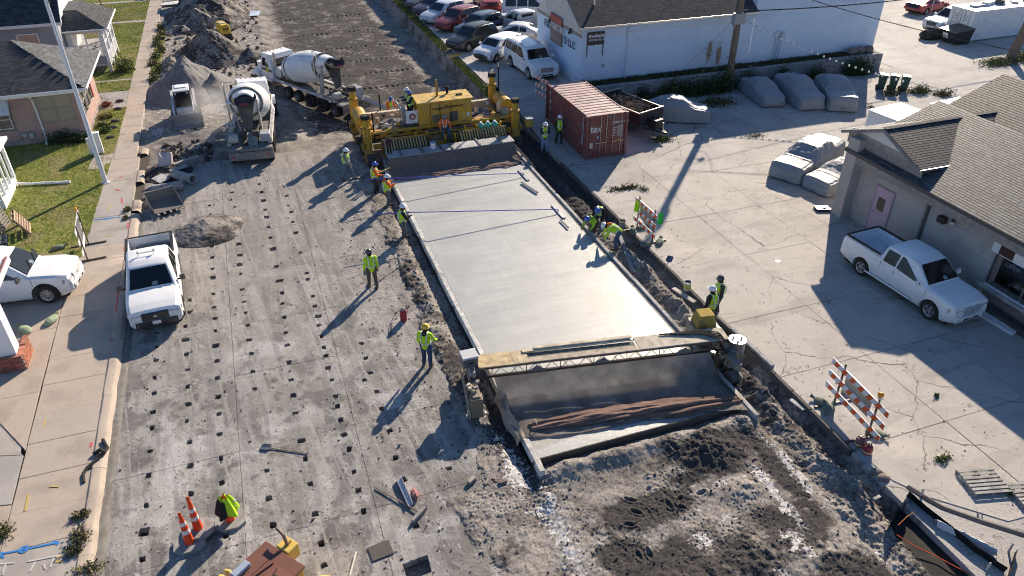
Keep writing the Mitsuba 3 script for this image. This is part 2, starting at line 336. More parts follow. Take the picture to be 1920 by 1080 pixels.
    for k, yk in enumerate((48.2, 51.2, 54.6, 58.2, 61.8, 66, 71.2, 77.5)):
        w = (np.abs(Y-yk-.02*(X-8)) < .2)*(X > 3.2+.1*k)*(X < 13.2-.25*k); bed -= .07*w*(np.mod(X+.13*k, .42) < .12)*(nz(np.stack([X, Y, 0*X], -1), 1.1, 2, 33) > .4)
    z = z*(1-far)+bed*far
    cl = sst(.4, .62, nz(p, 1.1, 3, 51)); g1 = np.abs(nz(p, 9., 2, 4)-.5); g2 = nz(p, 19., 2, 5)-.5
    return z+((.02+.1*cl)*(.16-g1)+(.02+.035*cl)*g2)*(z > -.24)
def masks(X, Y, Z):
    p = np.stack([X, Y, 0*X], -1); n1, n2 = nz(p, .7, 3, 5), nz(p, 2.4, 3, 6)
    dark = .2+.12*sst(4.3, 5.2, X)*(Y < 45)
    dark += gauss(X, Y, [(11.5, 13.8, 1.3, .8, .8), (8.8, 12.5, 1.5, .7, .72), (8.2, 10.5, 1.4, .7, .8), (7.2, 11.4, 1., .5, .5), (10.4, 13.2, .9, .4, .5), (12.3, 10.4, 1., .8, .6), (9.6, 10.0, 1.6, 1.0, .45), (6.3, 9.6, .9, .9, .6), (5.7, 16.6, .5, 3, .5), (5.1, 26, .6, 3, .3), (4.9, 20.9, .7, 2.4, .3), (4.4, 12.6, .8, .7, .35), (14.8, 17, .8, 3.5, .35), (15.8, 8.4, 1.4, 1.3, .5), (13.3, 12.3, .35, 2, .5), (12.8, 8.6, 1.2, .8, .5)])
    dark -= .2*gauss(X, Y, [(8.2, 13.5, 2.6, .6, 1.)])+.15*gauss(X, Y, [(15, 23, .6, 4, 1.)])
    dark += .4*sst(44, 48, Y)*sst(2., 4., X)*(1-sst(11.8, 13.6, X+1.5*(n1-.5)))
    dark += .2*sst(44, 50, Y)*(1-sst(1, 3, X))*(n1 > .55)
    dark += .45*sst(28, 31, Y)*sst(13.9, 14.2, X)*(1-sst(45, 46, Y))
    white = gauss(X, Y, [(6.0, 12.4, .6, 2.5, .72), (5.5, 15.4, .55, 2.2, .66), (5.3, 18.2, .4, 1.2, .5), (9.9, 12.0, .9, .35, .62), (11.4, 12.7, 1.1, .22, .6), (10.6, 11.5, .5, .4, .6), (12.6, 11.9, .28, 1.7, .75), (9.6, 10.9, .5, .7, .55), (12.1, 9.9, .6, .9, .6), (13.7, 12.3, .35, 2.3, .6), (11.2, 9.2, .9, .5, .45), (7.3, 9.2, .8, .5, .45), (5.1, 11, .6, 1.4, .35), (14.1, 8.8, .4, 1.5, .5), (9.1, 13.3, 2., .4, .25)])
    white = white*(1-.9*gauss(X, Y, [(11.4, 13.7, 1.1, .6, 1.), (8.5, 12.2, 1.1, .5, .8)]))
    white += .3*sst(46, 49, Y)*sst(11.6, 13.6, X+1.5*(n1-.5))*(X < 15)
    tan_ = sst(45, 50, Y)*(1-sst(.5, 3, X+2*(n1-.5)))
    white += .42*tan_
    return np.clip(dark-.3*tan_, 0, 1.2), np.clip(white, 0, 1)
for nm, (a0, a1, b0, b1, s) in {'dirt_ground': (2.6, 15.9, 4.5, 15.8, .027), 'dirt_ground_1': (2.6, 15.9, 15.8, 20.0, .045), 'dirt_ground_2': (2.6, 15.9, 20.0, 46.0, .065), 'dirt_ground_3': (-7.4, 15.3, 46.0, 82.0, .085), 'dirt_ground_4': (-7.4, 15.3, 82.0, 112.0, .3), 'dirt_ground_5': (-6.4, 2.6, 3.0, 46.0, .18)}.items():
    X, Y = grid(a0, a1, b0, b1, s); X[-1], Y[:, -1] = a1, b1
    Z = hz(X, Y); d, w = masks(X, Y, Z)
    structure('dirt_ground' if nm == 'dirt_ground' else 'dirt_ground', sheet(np.stack([X, Y, Z], -1)), 'dirt', uv=np.stack([d+.004*X, w+.004*Y], -1).reshape(-1, 2), smooth=True, label='churned dirt and cement dust of the road works')

# ------------------------------------------------ old pavement with its core holes
HOLES = '''-5.28,26.74 -5.27,25.78 -5.26,24.90 -5.25,23.85 -5.24,22.94 -5.23,21.91 -5.23,21.09 -5.24,19.97 -5.25,18.88 -5.23,17.67 -5.25,16.64 -5.24,15.67 -4.11,28.74 -4.11,27.79 -4.24,26.81 -4.24,25.88 -4.18,24.90 -4.14,23.92 -4.12,22.92 -4.10,21.93 -4.14,21.08 -4.05,20.00 -4.03,18.89 -4.00,17.70
-3.15,33.10 -3.15,32.07 -3.15,31.02 -3.14,30.24 -3.16,28.89 -3.15,27.83 -3.13,26.99 -3.14,26.10 -3.13,25.09 -3.12,24.10 -3.11,23.06 -3.12,22.00 -3.11,21.06 -3.11,20.05 -3.10,18.91 -3.10,17.82 -3.04,15.74 -1.96,32.94 -1.96,31.84 -2.02,30.99 -2.00,30.17 -1.98,28.84 -1.96,27.83 -1.93,26.99 -1.91,26.06 -1.91,25.04 -1.89,24.13 -1.89,23.01 -1.88,22.01
-0.54,37.25 -0.53,36.16 -0.51,35.29 -0.51,34.19 -0.49,33.07 -0.47,31.92 -0.46,30.28 -0.44,29.00 -0.41,27.98 -0.47,27.16 -0.50,26.12 -0.53,25.05 -0.56,24.20 -0.60,23.12 -0.62,22.08 -0.64,21.19 -0.65,20.24 -0.61,18.84 -0.57,17.97 -0.55,16.88 -0.55,15.66 -0.53,14.56 -0.56,13.81
0.65,36.23 0.72,35.44 0.68,34.35 0.70,33.15 0.71,31.15 0.75,29.26 0.75,28.71 0.80,27.31 0.77,26.52 0.82,25.76 0.77,25.12 0.76,24.34 0.76,23.60 0.75,23.04 0.74,22.31 0.76,21.57 0.76,20.65 0.74,20.10 0.75,19.38 0.75,18.65 0.79,17.93 0.79,16.92 0.80,16.13 0.80,15.29
2.15,23.37 2.14,22.41 2.15,21.50 1.88,21.17 2.16,20.41 2.16,19.47 2.19,18.33 2.14,17.06 2.16,16.09 2.13,14.27 3.60,16.06 3.60,14.52 3.59,12.70 -1.76,17.87 -1.79,16.72 -1.76,15.66 -1.76,14.63 -2.04,38.79 -2.15,37.89 -1.98,36.99 -3.18,36.54 -0.55,38.3 -0.6,39.4 0.66,37.4 0.64,38.6 -2.1,39.9 -2.1,35.9 -2.0,34.6 -3.2,35.5 -3.2,37.6 -0.56,40.5'''
HOLES = [tuple(map(float, h.split(','))) for h in HOLES.split()]
pits = []
for x, y in HOLES:
    w, h, a = RNG.uniform(.072, .1), RNG.uniform(.08, .122), RNG.normal(0, .12)
    if RNG.random() < .12: w *= 1.5; h *= 1.35
    q = np.array([[-w, -h], [0, -h*1.04], [w, -h], [w*1.04, 0], [w, h], [0, h*1.05], [-w, h], [-w*1.05, 0]])+RNG.normal(0, .014, (8, 2))
    pits.append(Polygon(q @ rz(a)[:2, :2].T+[x, y]))
pits.append(Polygon([(1.5, 12.55), (2.18, 12.62), (2.2, 13.2), (1.48, 13.12)]))
pits.append(Polygon([(-.62, 12.05), (-.22, 12.1), (-.2, 12.5), (-.6, 12.46)]))
PIT = unary_union(pits)
rd = Th('old_pavement', 'old grey concrete road drilled with rows of square holes', kind='structure')
xs, ys = [-6.2, -2.53, 1.16, 4.85], [3, 8.2, 12.0, 15.3, 19.0, 22.95, 26.2, 30.1, 34., 38.2, 43.4]
for i in range(3):
    for j in range(10):
        g = .007
        pl = sbox(xs[i]+g, ys[j]+g, xs[i+1]-g, ys[j+1]-g).difference(PIT)
        for q in getattr(pl, 'geoms', [pl]):
            if q.area > .2: rd.add('panel', prism(q, .22, -.22+RNG.normal(0, .0025)), 'old_concrete', smooth=False)

# ------------------------------------------------ kerb, pavement, drives and lawns on the left
# base beyond the work zone, one sheet out to the horizon with the work zone left open
gp = Polygon([(-900, -900), (900, -900), (900, 900), (-900, 900)], [[(-9.1, 3.0), (15.85, 3.0), (15.85, 12.3), (27.1, 12.3), (27.1, 32.4), (15.85, 32.4), (15.85, 46), (15.25, 46), (15.25, 112), (-7.35, 112), (-7.35, 44.5), (-9.1, 44.5)]])
structure('ground', prism(gp, .3, -.175), 'lot', uv=None, label='open ground around the site')
structure('bedding', bx(-13, -6.4, 3, 46, -.12, -.02), 'rough', (.08, .07, .06), label='dark bedding under the pavement joints')
structure('bedding', bx(15.9, 27.4, 12, 33, -.12, -.02), 'rough', (.08, .07, .06), label='dark bedding under the lot joints')
def gut_profile(y0, y1, name, ny):
    pts = []
    for y in np.linspace(y0, y1, ny):
        wob = .012*math.sin(y*3.1)+RNG.normal(0, .006)
        pts.append([[-6.9, y, -.2], [-6.9, y, .15], [-6.82+wob, y, .165], [-6.62+wob, y, .15], [-6.55+wob, y, .11], [-6.47+wob, y, .0], [-6.4, y, -.012], [-6.19, y, -.002], [-6.21, y, -.2]])
    return np.array(pts)
kb = Th('kerb', 'worn concrete kerb beside the pavement', kind='structure')
gt = Th('gutter', 'stained concrete gutter along the kerb', kind='structure')
for y0, y1 in [(5, 9.2), (9.21, 13.0), (13.01, 16.2), (16.21, 19.6), (19.61, 23.2), (23.21, 26.6), (26.61, 31), (31.01, 35.4), (35.41, 37.6), (37.9, 39.2), (41.5, 43.1), (45.6, 46.5)]:
    P = gut_profile(y0, y1, 'k', 14)
    kb.add('stone', sheet(P[:, :6]), 'walk', uv=np.tile([.05+RNG.uniform(0, .12), 0], (14*6, 1)), smooth=True)
for y0, y1 in [(5, 12), (12.01, 19), (19.01, 25.9), (25.91, 34), (34.01, 44)]:
    P = gut_profile(y0, y1, 'k', 14)
    gt.add('length', sheet(P[:, 5:]), 'rough', (.2, .19, .175), smooth=True)
wk = Th('pavement', 'tan concrete pavement of square panels beside the lawns', kind='structure')
def panel(h, poly, z, th, tone, name='panel', mat='walk', jig=.004):
    m = prism(poly, th, z-th+RNG.normal(0, jig)); h.add(name, m, mat, uv=np.tile([tone, 0], (len(m.vertices), 1)), smooth=False)
y = 5.0
while y < 44.2:
    d = RNG.uniform(1.38, 1.62)
    xl = np.interp(y+d/2, [5, 24, 31.5, 36, 44], [-8.84, -8.92, -8.98, -8.62, -8.5])
    tone = RNG.uniform(0, .3)
    if 33.5 < y < 41 or y < 16.5: tone = RNG.uniform(.65, 1.)
    panel(wk, sbox(xl, y+.009, -6.905, y+d-.009), .15, .3, tone); y += d
while y < 108:
    d = RNG.uniform(1.2, 1.55); panel(wk, sbox(-8.28, y+.01, -7.1, y+d-.01), .15, .3, RNG.uniform(0, .45)); y += d
dv = Th('driveway', 'tan concrete driveway in front of the porch pillar', kind='structure')
for pl, tone in [([(-8.99, 24.2), (-8.99, 28.2), (-13, 28.2), (-13, 24.2)], .05), ([(-8.99, 28.22), (-8.99, 31.4), (-13, 31.4), (-13, 28.22)], .12), ([(-8.92, 31.42), (-8.75, 33.55), (-13, 33.75), (-13, 31.42)], .2),
                 ([(-8.94, 21.2), (-8.99, 24.18), (-10.6, 24.18), (-10.1, 23.1)], 0.), ([(-9.0, 21.0), (-10.15, 23.05), (-13, 23.3), (-13, 22.2)], .75), ([(-8.95, 18.9), (-8.97, 20.97), (-13, 22.1), (-13, 19.6)], 1.),
                 ([(-8.9, 15.1), (-8.93, 18.85), (-13, 19.5), (-13, 15.1)], .1), ([(-8.86, 11.9), (-8.9, 15.08), (-13, 15.08), (-13, 11.9)], .15)]:
    panel(dv, Polygon(pl), .15, .3, tone)
Th('far_driveway', 'grey driveway between the pink and the grey house', kind='structure').body(prism([(-8.3, 54.6), (-8.3, 58.2), (-20, 58.8), (-20, 54.6)], .4, -.262), 'lot', uv=np.tile([1., .8], (8, 1)), smooth=False)
def lawn(poly, lab, z=.15):
    pl = Polygon(poly); a, b, c, d = pl.bounds; m = trimesh.creation.triangulate_polygon(pl, engine='earcut')
    m = M(np.c_[m[0], np.zeros(len(m[0]))], m[1])
    for _ in range(9):
        e = m.edges_unique_length.max() if len(m.edges_unique) else 0
        if e < .5 or len(m.faces) > 30000: break
        v, f = trimesh.remesh.subdivide(m.vertices, m.faces); m = M(v, f)
    v = np.array(m.vertices); v[:, 2] = z+.06*(nz(v, .8, 3, 4)-.4); structure('lawn', M(v, m.faces), 'lawn', smooth=True, label=lab)
LAWNS = [[(-8.7, 33.8), (-8.62, 36.5), (-8.5, 41.6), (-8.35, 46.3), (-8.2, 54.5), (-9.9, 54.5), (-10, 49.4), (-30, 49.4), (-30, 33.9)],
         [(-8.29, 58.3), (-8.29, 60.75), (-30, 61.0), (-30, 58.9)], [(-8.29, 61.1), (-8.29, 79.0), (-30, 79.4), (-30, 61.3)], [(-8.29, 79.75), (-8.29, 88), (-30, 88), (-30, 80.1)], [(-8.29, 88.7), (-8.29, 110), (-30, 110), (-30, 88.9)],
         [(-7.05, 60), (-6.5, 62), (-6.3, 75), (-7.05, 77)]]
for q, l in zip(LAWNS, ['lawn in front of the pink house', 'lawn strip beside the grey driveway', 'lawn along the grey house', 'far lawn beyond the walk', 'farthest lawn', 'weedy verge by the dirt piles']): lawn(q, l)
for k, (y0, y1) in enumerate([(60.76, 61.08), (79.05, 79.7), (88.02, 88.66)]): Th('front_walk', 'narrow concrete front walk across the lawn', kind='structure').body(prism([(-8.3, y0), (-8.3, y1), (-26, y1+.3), (-26, y0+.3)], .35, -.2), 'walk', uv=np.tile([.7, 0], (8, 1)), smooth=False)
Th('front_walk', 'short concrete walk under the lamp post', kind='structure').body(prism([(-8.45, 44.1), (-8.38, 46.2), (-9.4, 46.1), (-9.55, 44.2)], .32, -.16), 'walk', uv=np.tile([.4, 0], (8, 1)), smooth=False)
# grass blades
def blades(name, regions, n, h, label, cols, zf):
    V, F, C = [], [], []
    tot = sum(Polygon(r).area for r in regions)
    for r in regions:
        pl = Polygon(r); a, b, c, d = pl.bounds; k = int(n*pl.area/tot); from shapely import contains_xy
        P = RNG.uniform([a, b], [c, d], (int(k*1.6*(c-a)*(d-b)/pl.area), 2)); P = P[contains_xy(pl, P[:, 0], P[:, 1])][:k]
        P = P[nz(P, 1.1, 2, 8) > RNG.uniform(.2, .5, len(P))]
        th = RNG.uniform(0, 6.28, len(P)); hh = h*RNG.uniform(.5, 1.3, len(P)); w = hh*.22
        base = np.c_[P, zf(P)]; dx = np.c_[np.cos(th), np.sin(th), 0*th]; ln = RNG.normal(0, .5, (len(P), 2))*hh[:, None]
        t = base+np.c_[ln, hh]
        o = sum(map(len, V)); V.append(np.stack([base-dx*w[:, None], base+dx*w[:, None], t], 1).reshape(-1, 3)); F.append(o+np.arange(len(P)*3).reshape(-1, 3))
        cc = np.asarray(cols)[RNG.integers(0, len(cols), len(P))]*RNG.uniform(.6, 1.25, (len(P), 1)); C.append(np.repeat(cc, 3, 0))
    k = key_for(name); put(k, M(np.vstack(V), np.vstack(F)), 'leafy', np.vstack(C), smooth=False); labels[k] = {'label': label, 'kind': 'stuff'}
GR = [(.16, .2, .045), (.21, .24, .065), (.12, .16, .035), (.26, .24, .11)]
clipL = lambda q: list(Polygon(q).intersection(sbox(-16, 30, 0, 90)).exterior.coords)
blades('grass', [clipL(q) for q in LAWNS[:4]], 60000, .075, 'short patchy grass of the front lawns', GR, lambda P: np.full(len(P), .14))

# ------------------------------------------------ concrete lots on the right
lt = Th('concrete_lot', 'cracked concrete lot of large bays beside the works', kind='structure')
def lotpanel(poly, z, tone, asph=0., h=None):
    m = prism(poly, .35, z-.35+RNG.normal(0, .003)); (h or lt).add('bay', m, 'lot', uv=np.tile([tone, asph], (len(m.vertices), 1)), smooth=False)
lx = [15.95, 19.75, 23.3, 27.2]; ly = [12.4, 16.15, 19.6, 23.9, 27.9, 32.3]
lotpanel(Polygon([(16.2, 10.95), (16.05, 12.39), (19.74, 12.39), (19.74, 8.5), (18.2, 8.6), (16.7, 10.1)]), .15, .1)
lotpanel(Polygon([(19.77, 8.2), (19.77, 12.39), (24.2, 12.39), (24.2, 5), (20.4, 7.8)]), .15, .3)
lotpanel(Polygon([(24.22, 3.), (24.22, 12.39), (31, 12.39), (31, 3)]), .15, .25)
for i in range(3):
    for j in range(len(ly)-1):
        g = .012; lotpanel(sbox(lx[i]+g, ly[j]+g, lx[i+1]-g+(2.5 if i == 2 and j > 2 else 0), ly[j+1]-g), .15, RNG.uniform(0, .35))
lotpanel(Polygon([(19.8, 32.32), (29.5, 32.32), (29.5, 36.6), (24, 36.2), (19.8, 34.3)]), .15, .45, .12)
lotpanel(Polygon([(15.9, 32.32), (19.78, 32.32), (19.78, 34.28), (23.9, 36.25), (29.4, 36.65), (29.4, 44.2), (17.2, 44.2), (17.2, 37.5), (15.9, 36.2)]), .145, .8, .75)
lotpanel(Polygon([(29.42, 31), (29.42, 44.2), (47, 44.2), (47, 31)]), .147, .7, .55)
lotpanel(Polygon([(47.02, 20), (47.02, 140), (160, 140), (160, 20)]), .143, .75, .1)
X, Y = grid(15.9, 21.6, 36.0, 49, .35)
tt = sst(37.5, 46.5, Y); Z = .152+.75*tt
structure('lane', sheet(np.stack([X, Y, Z], -1)), 'lot', uv=np.tile([.9, .35], (X.size, 1)), smooth=True, label='sloping concrete lane up to the car park')
cp = Th('car_park', 'concrete car park beside the white building', kind='structure')
for y0, y1 in [(49.02, 55), (55.02, 62), (62.02, 69), (69.02, 77), (77.02, 110)]:
    for x0, x1 in [(15.47, 20.4), (20.42, 47)]: lotpanel(sbox(x0, y0, x1, y1), .9, .35+RNG.uniform(-.2, .2), 0., cp)
# verge bank beside the excavated bed
Yb = np.arange(45.5, 112, .22); prof = [(14.35, -.45), (14.5, -.3), (14.62, .0), (14.68, .35), (14.74, .65), (14.85, .78), (15.1, .83), (15.4, .86), (15.46, .86)]
B = np.zeros((len(Yb), len(prof), 3))
for j, (x, z) in enumerate(prof):
    n = nz(np.stack([Yb*1.0, np.full_like(Yb, j*3.1)], -1), 1.4, 3, 9)-.5; n0 = nz(np.stack([Yb*1.0, 0*Yb], -1), .5, 2, 19)-.5
    B[:, j, 0] = x+(.6*n+.6*n0)*(j < 7)+.0*j; B[:, j, 1] = Yb; B[:, j, 2] = z+.14*n*(1 < j < 8)-.012*(Yb-60)*(j < 2)*0
structure('bank', sheet(B), 'dirt', uv=(B[..., :2]*.004+[.38, 0]).reshape(-1, 2), smooth=True, label='cut earth bank beside the excavated road bed')
Th('verge_kerb', 'thin white concrete edging of the car park', kind='structure').body(bx(15.44, 15.6, 49, 112, .5, .915, .02), 'rough', (.6, .58, .55))
VG = [[(14.75, 46), (15.42, 46), (15.42, 55.4), (14.75, 55.4)], [(14.7, 57.6), (15.42, 57.6), (15.42, 110), (14.7, 110)]]
blades('verge_grass', VG, 30000, .16, 'rough grass on top of the cut bank', GR, lambda P: np.full(len(P), .78))

# ================================================ new slab, forms, burlap, work bridge
SX0, SX1, SY0, SY1, SZ = 6.32, 13.62, 15.27, 40.6, .28
n = 40
P = np.zeros((2, n, 3)); xs_ = np.linspace(SX0, SX1, n)
slab = Th('new_slab', 'freshly poured smooth grey concrete road slab between forms', kind='structure')
top = Polygon([(SX0, SY0)]+[(x, SY0+.012*math.sin(x*9)) for x in np.linspace(SX0+.1, SX1-.1, 30)]+[(SX1, SY0), (SX1, SY1), (SX0, SY1)])
slab.body(prism(top, .4, SZ-.4), 'fresh_concrete', smooth=False)
Th('batter_board', 'dark thin board across the open end of the slab').body(bx(SX0, SX1, SY0-.05, SY0-.012, -.1, SZ+.02), 'rough', (.1, .09, .08), False)
labels['batter_board']['category'] = 'board'
def form(name, x0, x1, y0, y1, lab, cols, skip=None):
    f = Th(name, lab, 'form'); y = y0; i = 0
    while y < y1-.2:
        d = min(3.02, y1-y); off = RNG.normal(0, .012)
        f.add('board', bx(x0+off, x1+off, y+.006, y+d-.006, -.02, SZ+.03+RNG.normal(0, .006), .012), 'rough', cols[i % len(cols)])
        if x0 < 10: f.add('stake', bx(x0-.06+off, x0-.015+off, y+.5, y+.545, -.3, SZ+.0), 'metal', (.3, .28, .26), False)
        y += d; i += 1
    return f
form('form_board', 6.13, 6.31, 14.7, 38.5, 'white line of form boards along the left edge of the slab', [(.62, .61, .58), (.55, .54, .51), (.66, .65, .62)])
form('form_board', 13.82, 13.98, 14.6, 38.7, 'line of form boards along the right edge of the slab', [(.45, .44, .42), (.36, .35, .34), (.5, .49, .47)])
Th('slab_edge', 'wet dark strip between slab and right form', kind='structure').body(bx(13.62, 13.82, SY0-.2, SY1, -.1, SZ-.05), 'old_concrete', smooth=False)
Th('slab_edge', 'cement haunch along the left form', kind='structure').body(bx(6.305, 6.33, SY0-.3, SY1, -.1, SZ+.012), 'old_concrete', smooth=False)

# ---- burlap drag behind the work bridge
def cloth(f, nu, nv): 
    U, V = np.meshgrid(np.linspace(0, 1, nu), np.linspace(0, 1, nv), indexing='ij'); return sheet(f(U, V))
def drag1(U, V):
    # U across the slab, V from the truss down to the slab
    x = 6.0+7.75*U; pts_y = [19.3, 18.95, 18.55, 18.2, 17.8, 17.35, 16.75]; pts_z = [.98, .70, .44, .36, .335, .325, .315]
    t = np.linspace(0, 1, 7); y = np.interp(V, t, pts_y); z = np.interp(V, t, pts_z)
    z = np.maximum(z+.07*(nz(np.stack([x*.8+V*2, V*5], -1), 1., 3, 31)-.5)*sst(0.03, .2, V)*(1-.6*sst(.4, .6, V)), .3)
    z += .035*np.abs(np.sin(x*2.6+3*V+2*nz(np.stack([x*.6, V*2], -1), 1., 2, 7)))*sst(.4, .65, V)
    y = y-.4-.16*(x-5.5); y -= .12*np.sin(U*7)*sst(.5, 1, V); x += .3*(.5-U)*0+.22*sst(.3, 1, V)*np.sign(U-.5)*0
    e = sst(.05, 0, U)+sst(.95, 1, U); z -= .05*e*sst(.15, .5, V)
    return np.stack([x, y, z], -1)
bd = Th('burlap_drag', 'dark wet burlap sheet hung from the work bridge onto the slab', 'burlap')
bd.add('sheet', cloth(drag1, 150, 60), 'burlap', smooth=True)
def roll(U, V):
    # long gathered folds of brown burlap lying across the slab
    x = 6.5+7.2*U; a = 2*np.pi*V; c = 16.62-.15*(x-6.36)+.06*np.sin(U*5); w = .27*np.sin(np.pi*np.clip(U*.96+.03, 0, 1))**.35+.08; h = .13*np.sin(np.pi*np.clip(U*.96+.03, 0, 1))**.4+.06
    q = nz(np.stack([U*4, V*17+U*3], -1), 1., 3, 44)-.5
    rr = 1+1.9*q; y = c+w*rr*np.cos(a); z = np.maximum(.3+h*rr*np.maximum(np.sin(a), -.02)+.01, .295)
    return np.stack([x, y, z], -1)
br = Th('burlap_roll', 'bundled brown burlap folds lying across the open end of the slab', 'burlap')
br.add('bundle', cloth(roll, 150, 90), 'rough', (.2, .125, .1), smooth=True)
def tail(U, V):
    x = 6.33+7.3*U; y = np.interp(V, [0, 1], [16.5, 16.25])-.155*(x-6.37)+.05*np.sin(U*17)*V; z = .31+.05*np.abs(np.sin(V*3+U*21))*(nz(np.stack([x, V], -1), 2., 2)+.2)
    return np.stack([x, y, z], -1)
br.add('fringe', cloth(tail, 140, 12), 'rough', (.36, .26, .19), smooth=True)
br.add('rope', tube([(6.7, 16.58+.17*math.cos(a), .42+.17*math.sin(a)) for a in np.linspace(0, 6.0, 14)], .018, 5), 'matte', (.45, .36, .26))
def flap(U, V, s):
    x0 = 6.3 if s < 0 else 13.6
    y = (18.5 if s < 0 else 17.3)-(2.3 if s < 0 else 1.9)*U; x = x0+s*(.12+.28*V)+.05*np.sin(U*9); z = .36-.3*V*V+.18*(1-U)*(1-V)+.03*np.sin(U*13+V*3)
    return np.stack([x, y, z], -1)
br.add('flap', cloth(lambda U, V: flap(U, V, -1), 30, 10), 'rough', (.42, .34, .26), smooth=True)
br.add('flap', cloth(lambda U, V: flap(U, V, 1), 30, 10), 'rough', (.42, .34, .26), smooth=True)

# ---- work bridge: plank deck on a trussed beam, carriages at both ends
SK = -.16; _R = rz(SK); _c = np.array([5.5, 19.62, 0])
wb = Th('work_bridge', 'plank-topped truss bridge spanning the slab with a machine at each end', 'work bridge', None, np.array([5.5, 19.2, 0])-_R@_c, SK)
BZ, by = 1.35, 19.62
wb.add('chord', bx(5.6, 14.6, by-.36, by-.3, BZ-.09, BZ-.03), 'metal', (.3, .29, .27), False)
wb.add('chord', bx(5.6, 14.6, by+.3, by+.36, BZ-.09, BZ-.03), 'metal', (.3, .29, .27), False)
wb.add('chord', bx(5.6, 14.6, by-.42, by-.37, .93, .98), 'metal', (.12, .11, .1), False)
xk = np.linspace(5.7, 14.4, 30)
for i in range(29):
    a, b = (BZ-.07, .96) if i % 2 == 0 else (.96, BZ-.07)
    wb.add('truss_bar', cyl((xk[i], by-.34-.05*(a < 1), a), (xk[i+1], by-.34-.05*(b < 1), b), .014, n=5), 'metal', (.12, .11, .1))
    if i % 4 == 1: wb.add('truss_bar', cyl((xk[i], by-.34, BZ-.07), (xk[i], by-.39, .96), .016, n=5), 'metal', (.12, .11, .1))
for i in range(0, 29, 3): wb.add('truss_bar', cyl((xk[i], by+.33, BZ-.07), (xk[i+1], by-.4, .96), .012, n=5), 'metal', (.12, .11, .1))
for k, (xa, ya, sgn) in enumerate([(7.55, by-.4, 1), (9.9, by-.4, 1), (12.9, by-.4, 1)]):
    wb.add('gusset_plate', yprism([(xa-.36, .98), (xa+.36, .98), (xa+.02, BZ-.1)], ya-.012, ya+.0), 'matte', (.17, .16, .17), False)
WOOD = [(.6, .42, .22), (.56, .42, .25), (.62, .5, .33), (.5, .38, .24)]
for i, (x0, x1, y0, y1, z, c) in enumerate([(5.55, 6.75, by-.36, by+.36, BZ, (.6, .47, .28)), (6.76, 7.3, by-.36, by+.36, BZ, (.58, .48, .32)), (7.3, 11.2, by-.36, by-.1, BZ, (.52, .44, .34)), (11.25, 14.6, by-.36, by+.36, BZ, (.58, .52, .42)),
                                             (7.3, 11.2, by-.09, by+.2, BZ-.045, (.2, .2, .17)), (7.15, 11.1, by+.16, by+.34, BZ+.05, (.62, .54, .4)), (7.6, 11.15, by+.24, by+.38, BZ+.098, (.66, .58, .44))]):
    wb.add('plank', cb(((x0+x1)/2, (y0+y1)/2, z), (x1-x0, y1-y0, .045), rz(RNG.normal(0, .006)), .006), 'rough', c)
def carriage(x, s):
    wb.add('leg', bx(x-.1, x+.1, by-.45, by+.45, .55, 1.25, .02), 'dirty', (.3, .27, .22))
    if s < 0: wb.add('motor_case', bx(x-.21, x+.21, by-1.5, by-1.1, .15, .95, .03), 'dirty', (.2, .16, .1))
    wb.add('side_plate', bx(x-.06+.22*s, x+.0+.22*s, by-1.5, by+.8, .1, .5, .02), 'dirty', (.3, .26, .2))
    wb.add('beam', bx(x-.14, x+.14, by-1.4, by+1.1, .78, 1.0, .02), 'dirty', (.22, .19, .15))
    for w in (-1.1, -.1, .75):
        wb.add('wheel', cyl((x-.13, by+w, .22), (x+.13, by+w, .22), .24, n=18), 'dirty', (.09, .085, .08))
    for k in range(5): wb.add('hose', tube([(x+RNG.uniform(-.2, .2), by+RNG.uniform(-1.2, .9), 1.0+RNG.uniform(0, .1)), (x+RNG.uniform(-.3, .3), by+RNG.uniform(-1, .8), 1.12), (x+RNG.uniform(-.2, .2), by+RNG.uniform(-1.2, .9), .8)], .018, 5), 'matte', BLACK)
carriage(5.32, -1); carriage(14.55, 1)
for k in range(8):
    wb.add('bracket', cb((5.2+RNG.uniform(-.25, .25), by-.7+RNG.uniform(-.5, .3), 1.03+RNG.uniform(0, .1)), (.16, .12, .1), rz(RNG.uniform(0, 3)), .012), 'dirty', [(.5, .38, .2), (.25, .22, .18), (.55, .5, .4)][k % 3])
for k in range(14):
    wb.add('bracket', cb((14.3+RNG.uniform(-.5, .5), by-.2+RNG.uniform(-.6, 1.2), 1.0+RNG.uniform(0, .25)), (.18, .14, .13), rz(RNG.uniform(0, 3)), .012), 'metal', [(.3, .28, .25), (.45, .4, .3), (.16, .15, .14)][k % 3])
for k in range(5):
    wb.add('hose', tube([(13.0-.2*k, by+.3, BZ+.06), (13.6, by+.25-.05*k, BZ+.1), (14.3, by+.0-.1*k, BZ+.1), (14.9, by-.5, 1.0)], .022, 6), 'matte', BLACK)
wb.add('engine_cover', hull([(13.8, by+.6, 1.2), (14.55, by+.6, 1.2), (14.55, by+1.25, 1.2), (13.8, by+1.25, 1.2), (13.9, by+.68, 1.7), (14.45, by+.68, 1.7), (14.45, by+1.18, 1.7), (13.9, by+1.18, 1.7)]), 'rough', (.42, .3, .07), False, label='yellow worn engine cover')
wb.add('engine', bx(13.7, 14.7, by+.5, by+1.4, .7, 1.2, .03), 'dirty', (.2, .18, .15))
dr_ = Th('steel_drum', 'tall grey steel drum beside the right end of the work bridge', 'drum', loc=(14.62, 17.2, .0))
dr_.add('shell', lathe([(0, 0), (.3, 0), (.3, .35), (.315, .37), (.3, .39), (.3, .72), (.315, .74), (.3, .76), (.3, 1.08), (.315, 1.1), (.3, 1.12), (.3, 1.42), (.31, 1.45), (.285, 1.45), (.28, 1.42), (0, 1.42)], 28), 'metal', (.36, .37, .38))
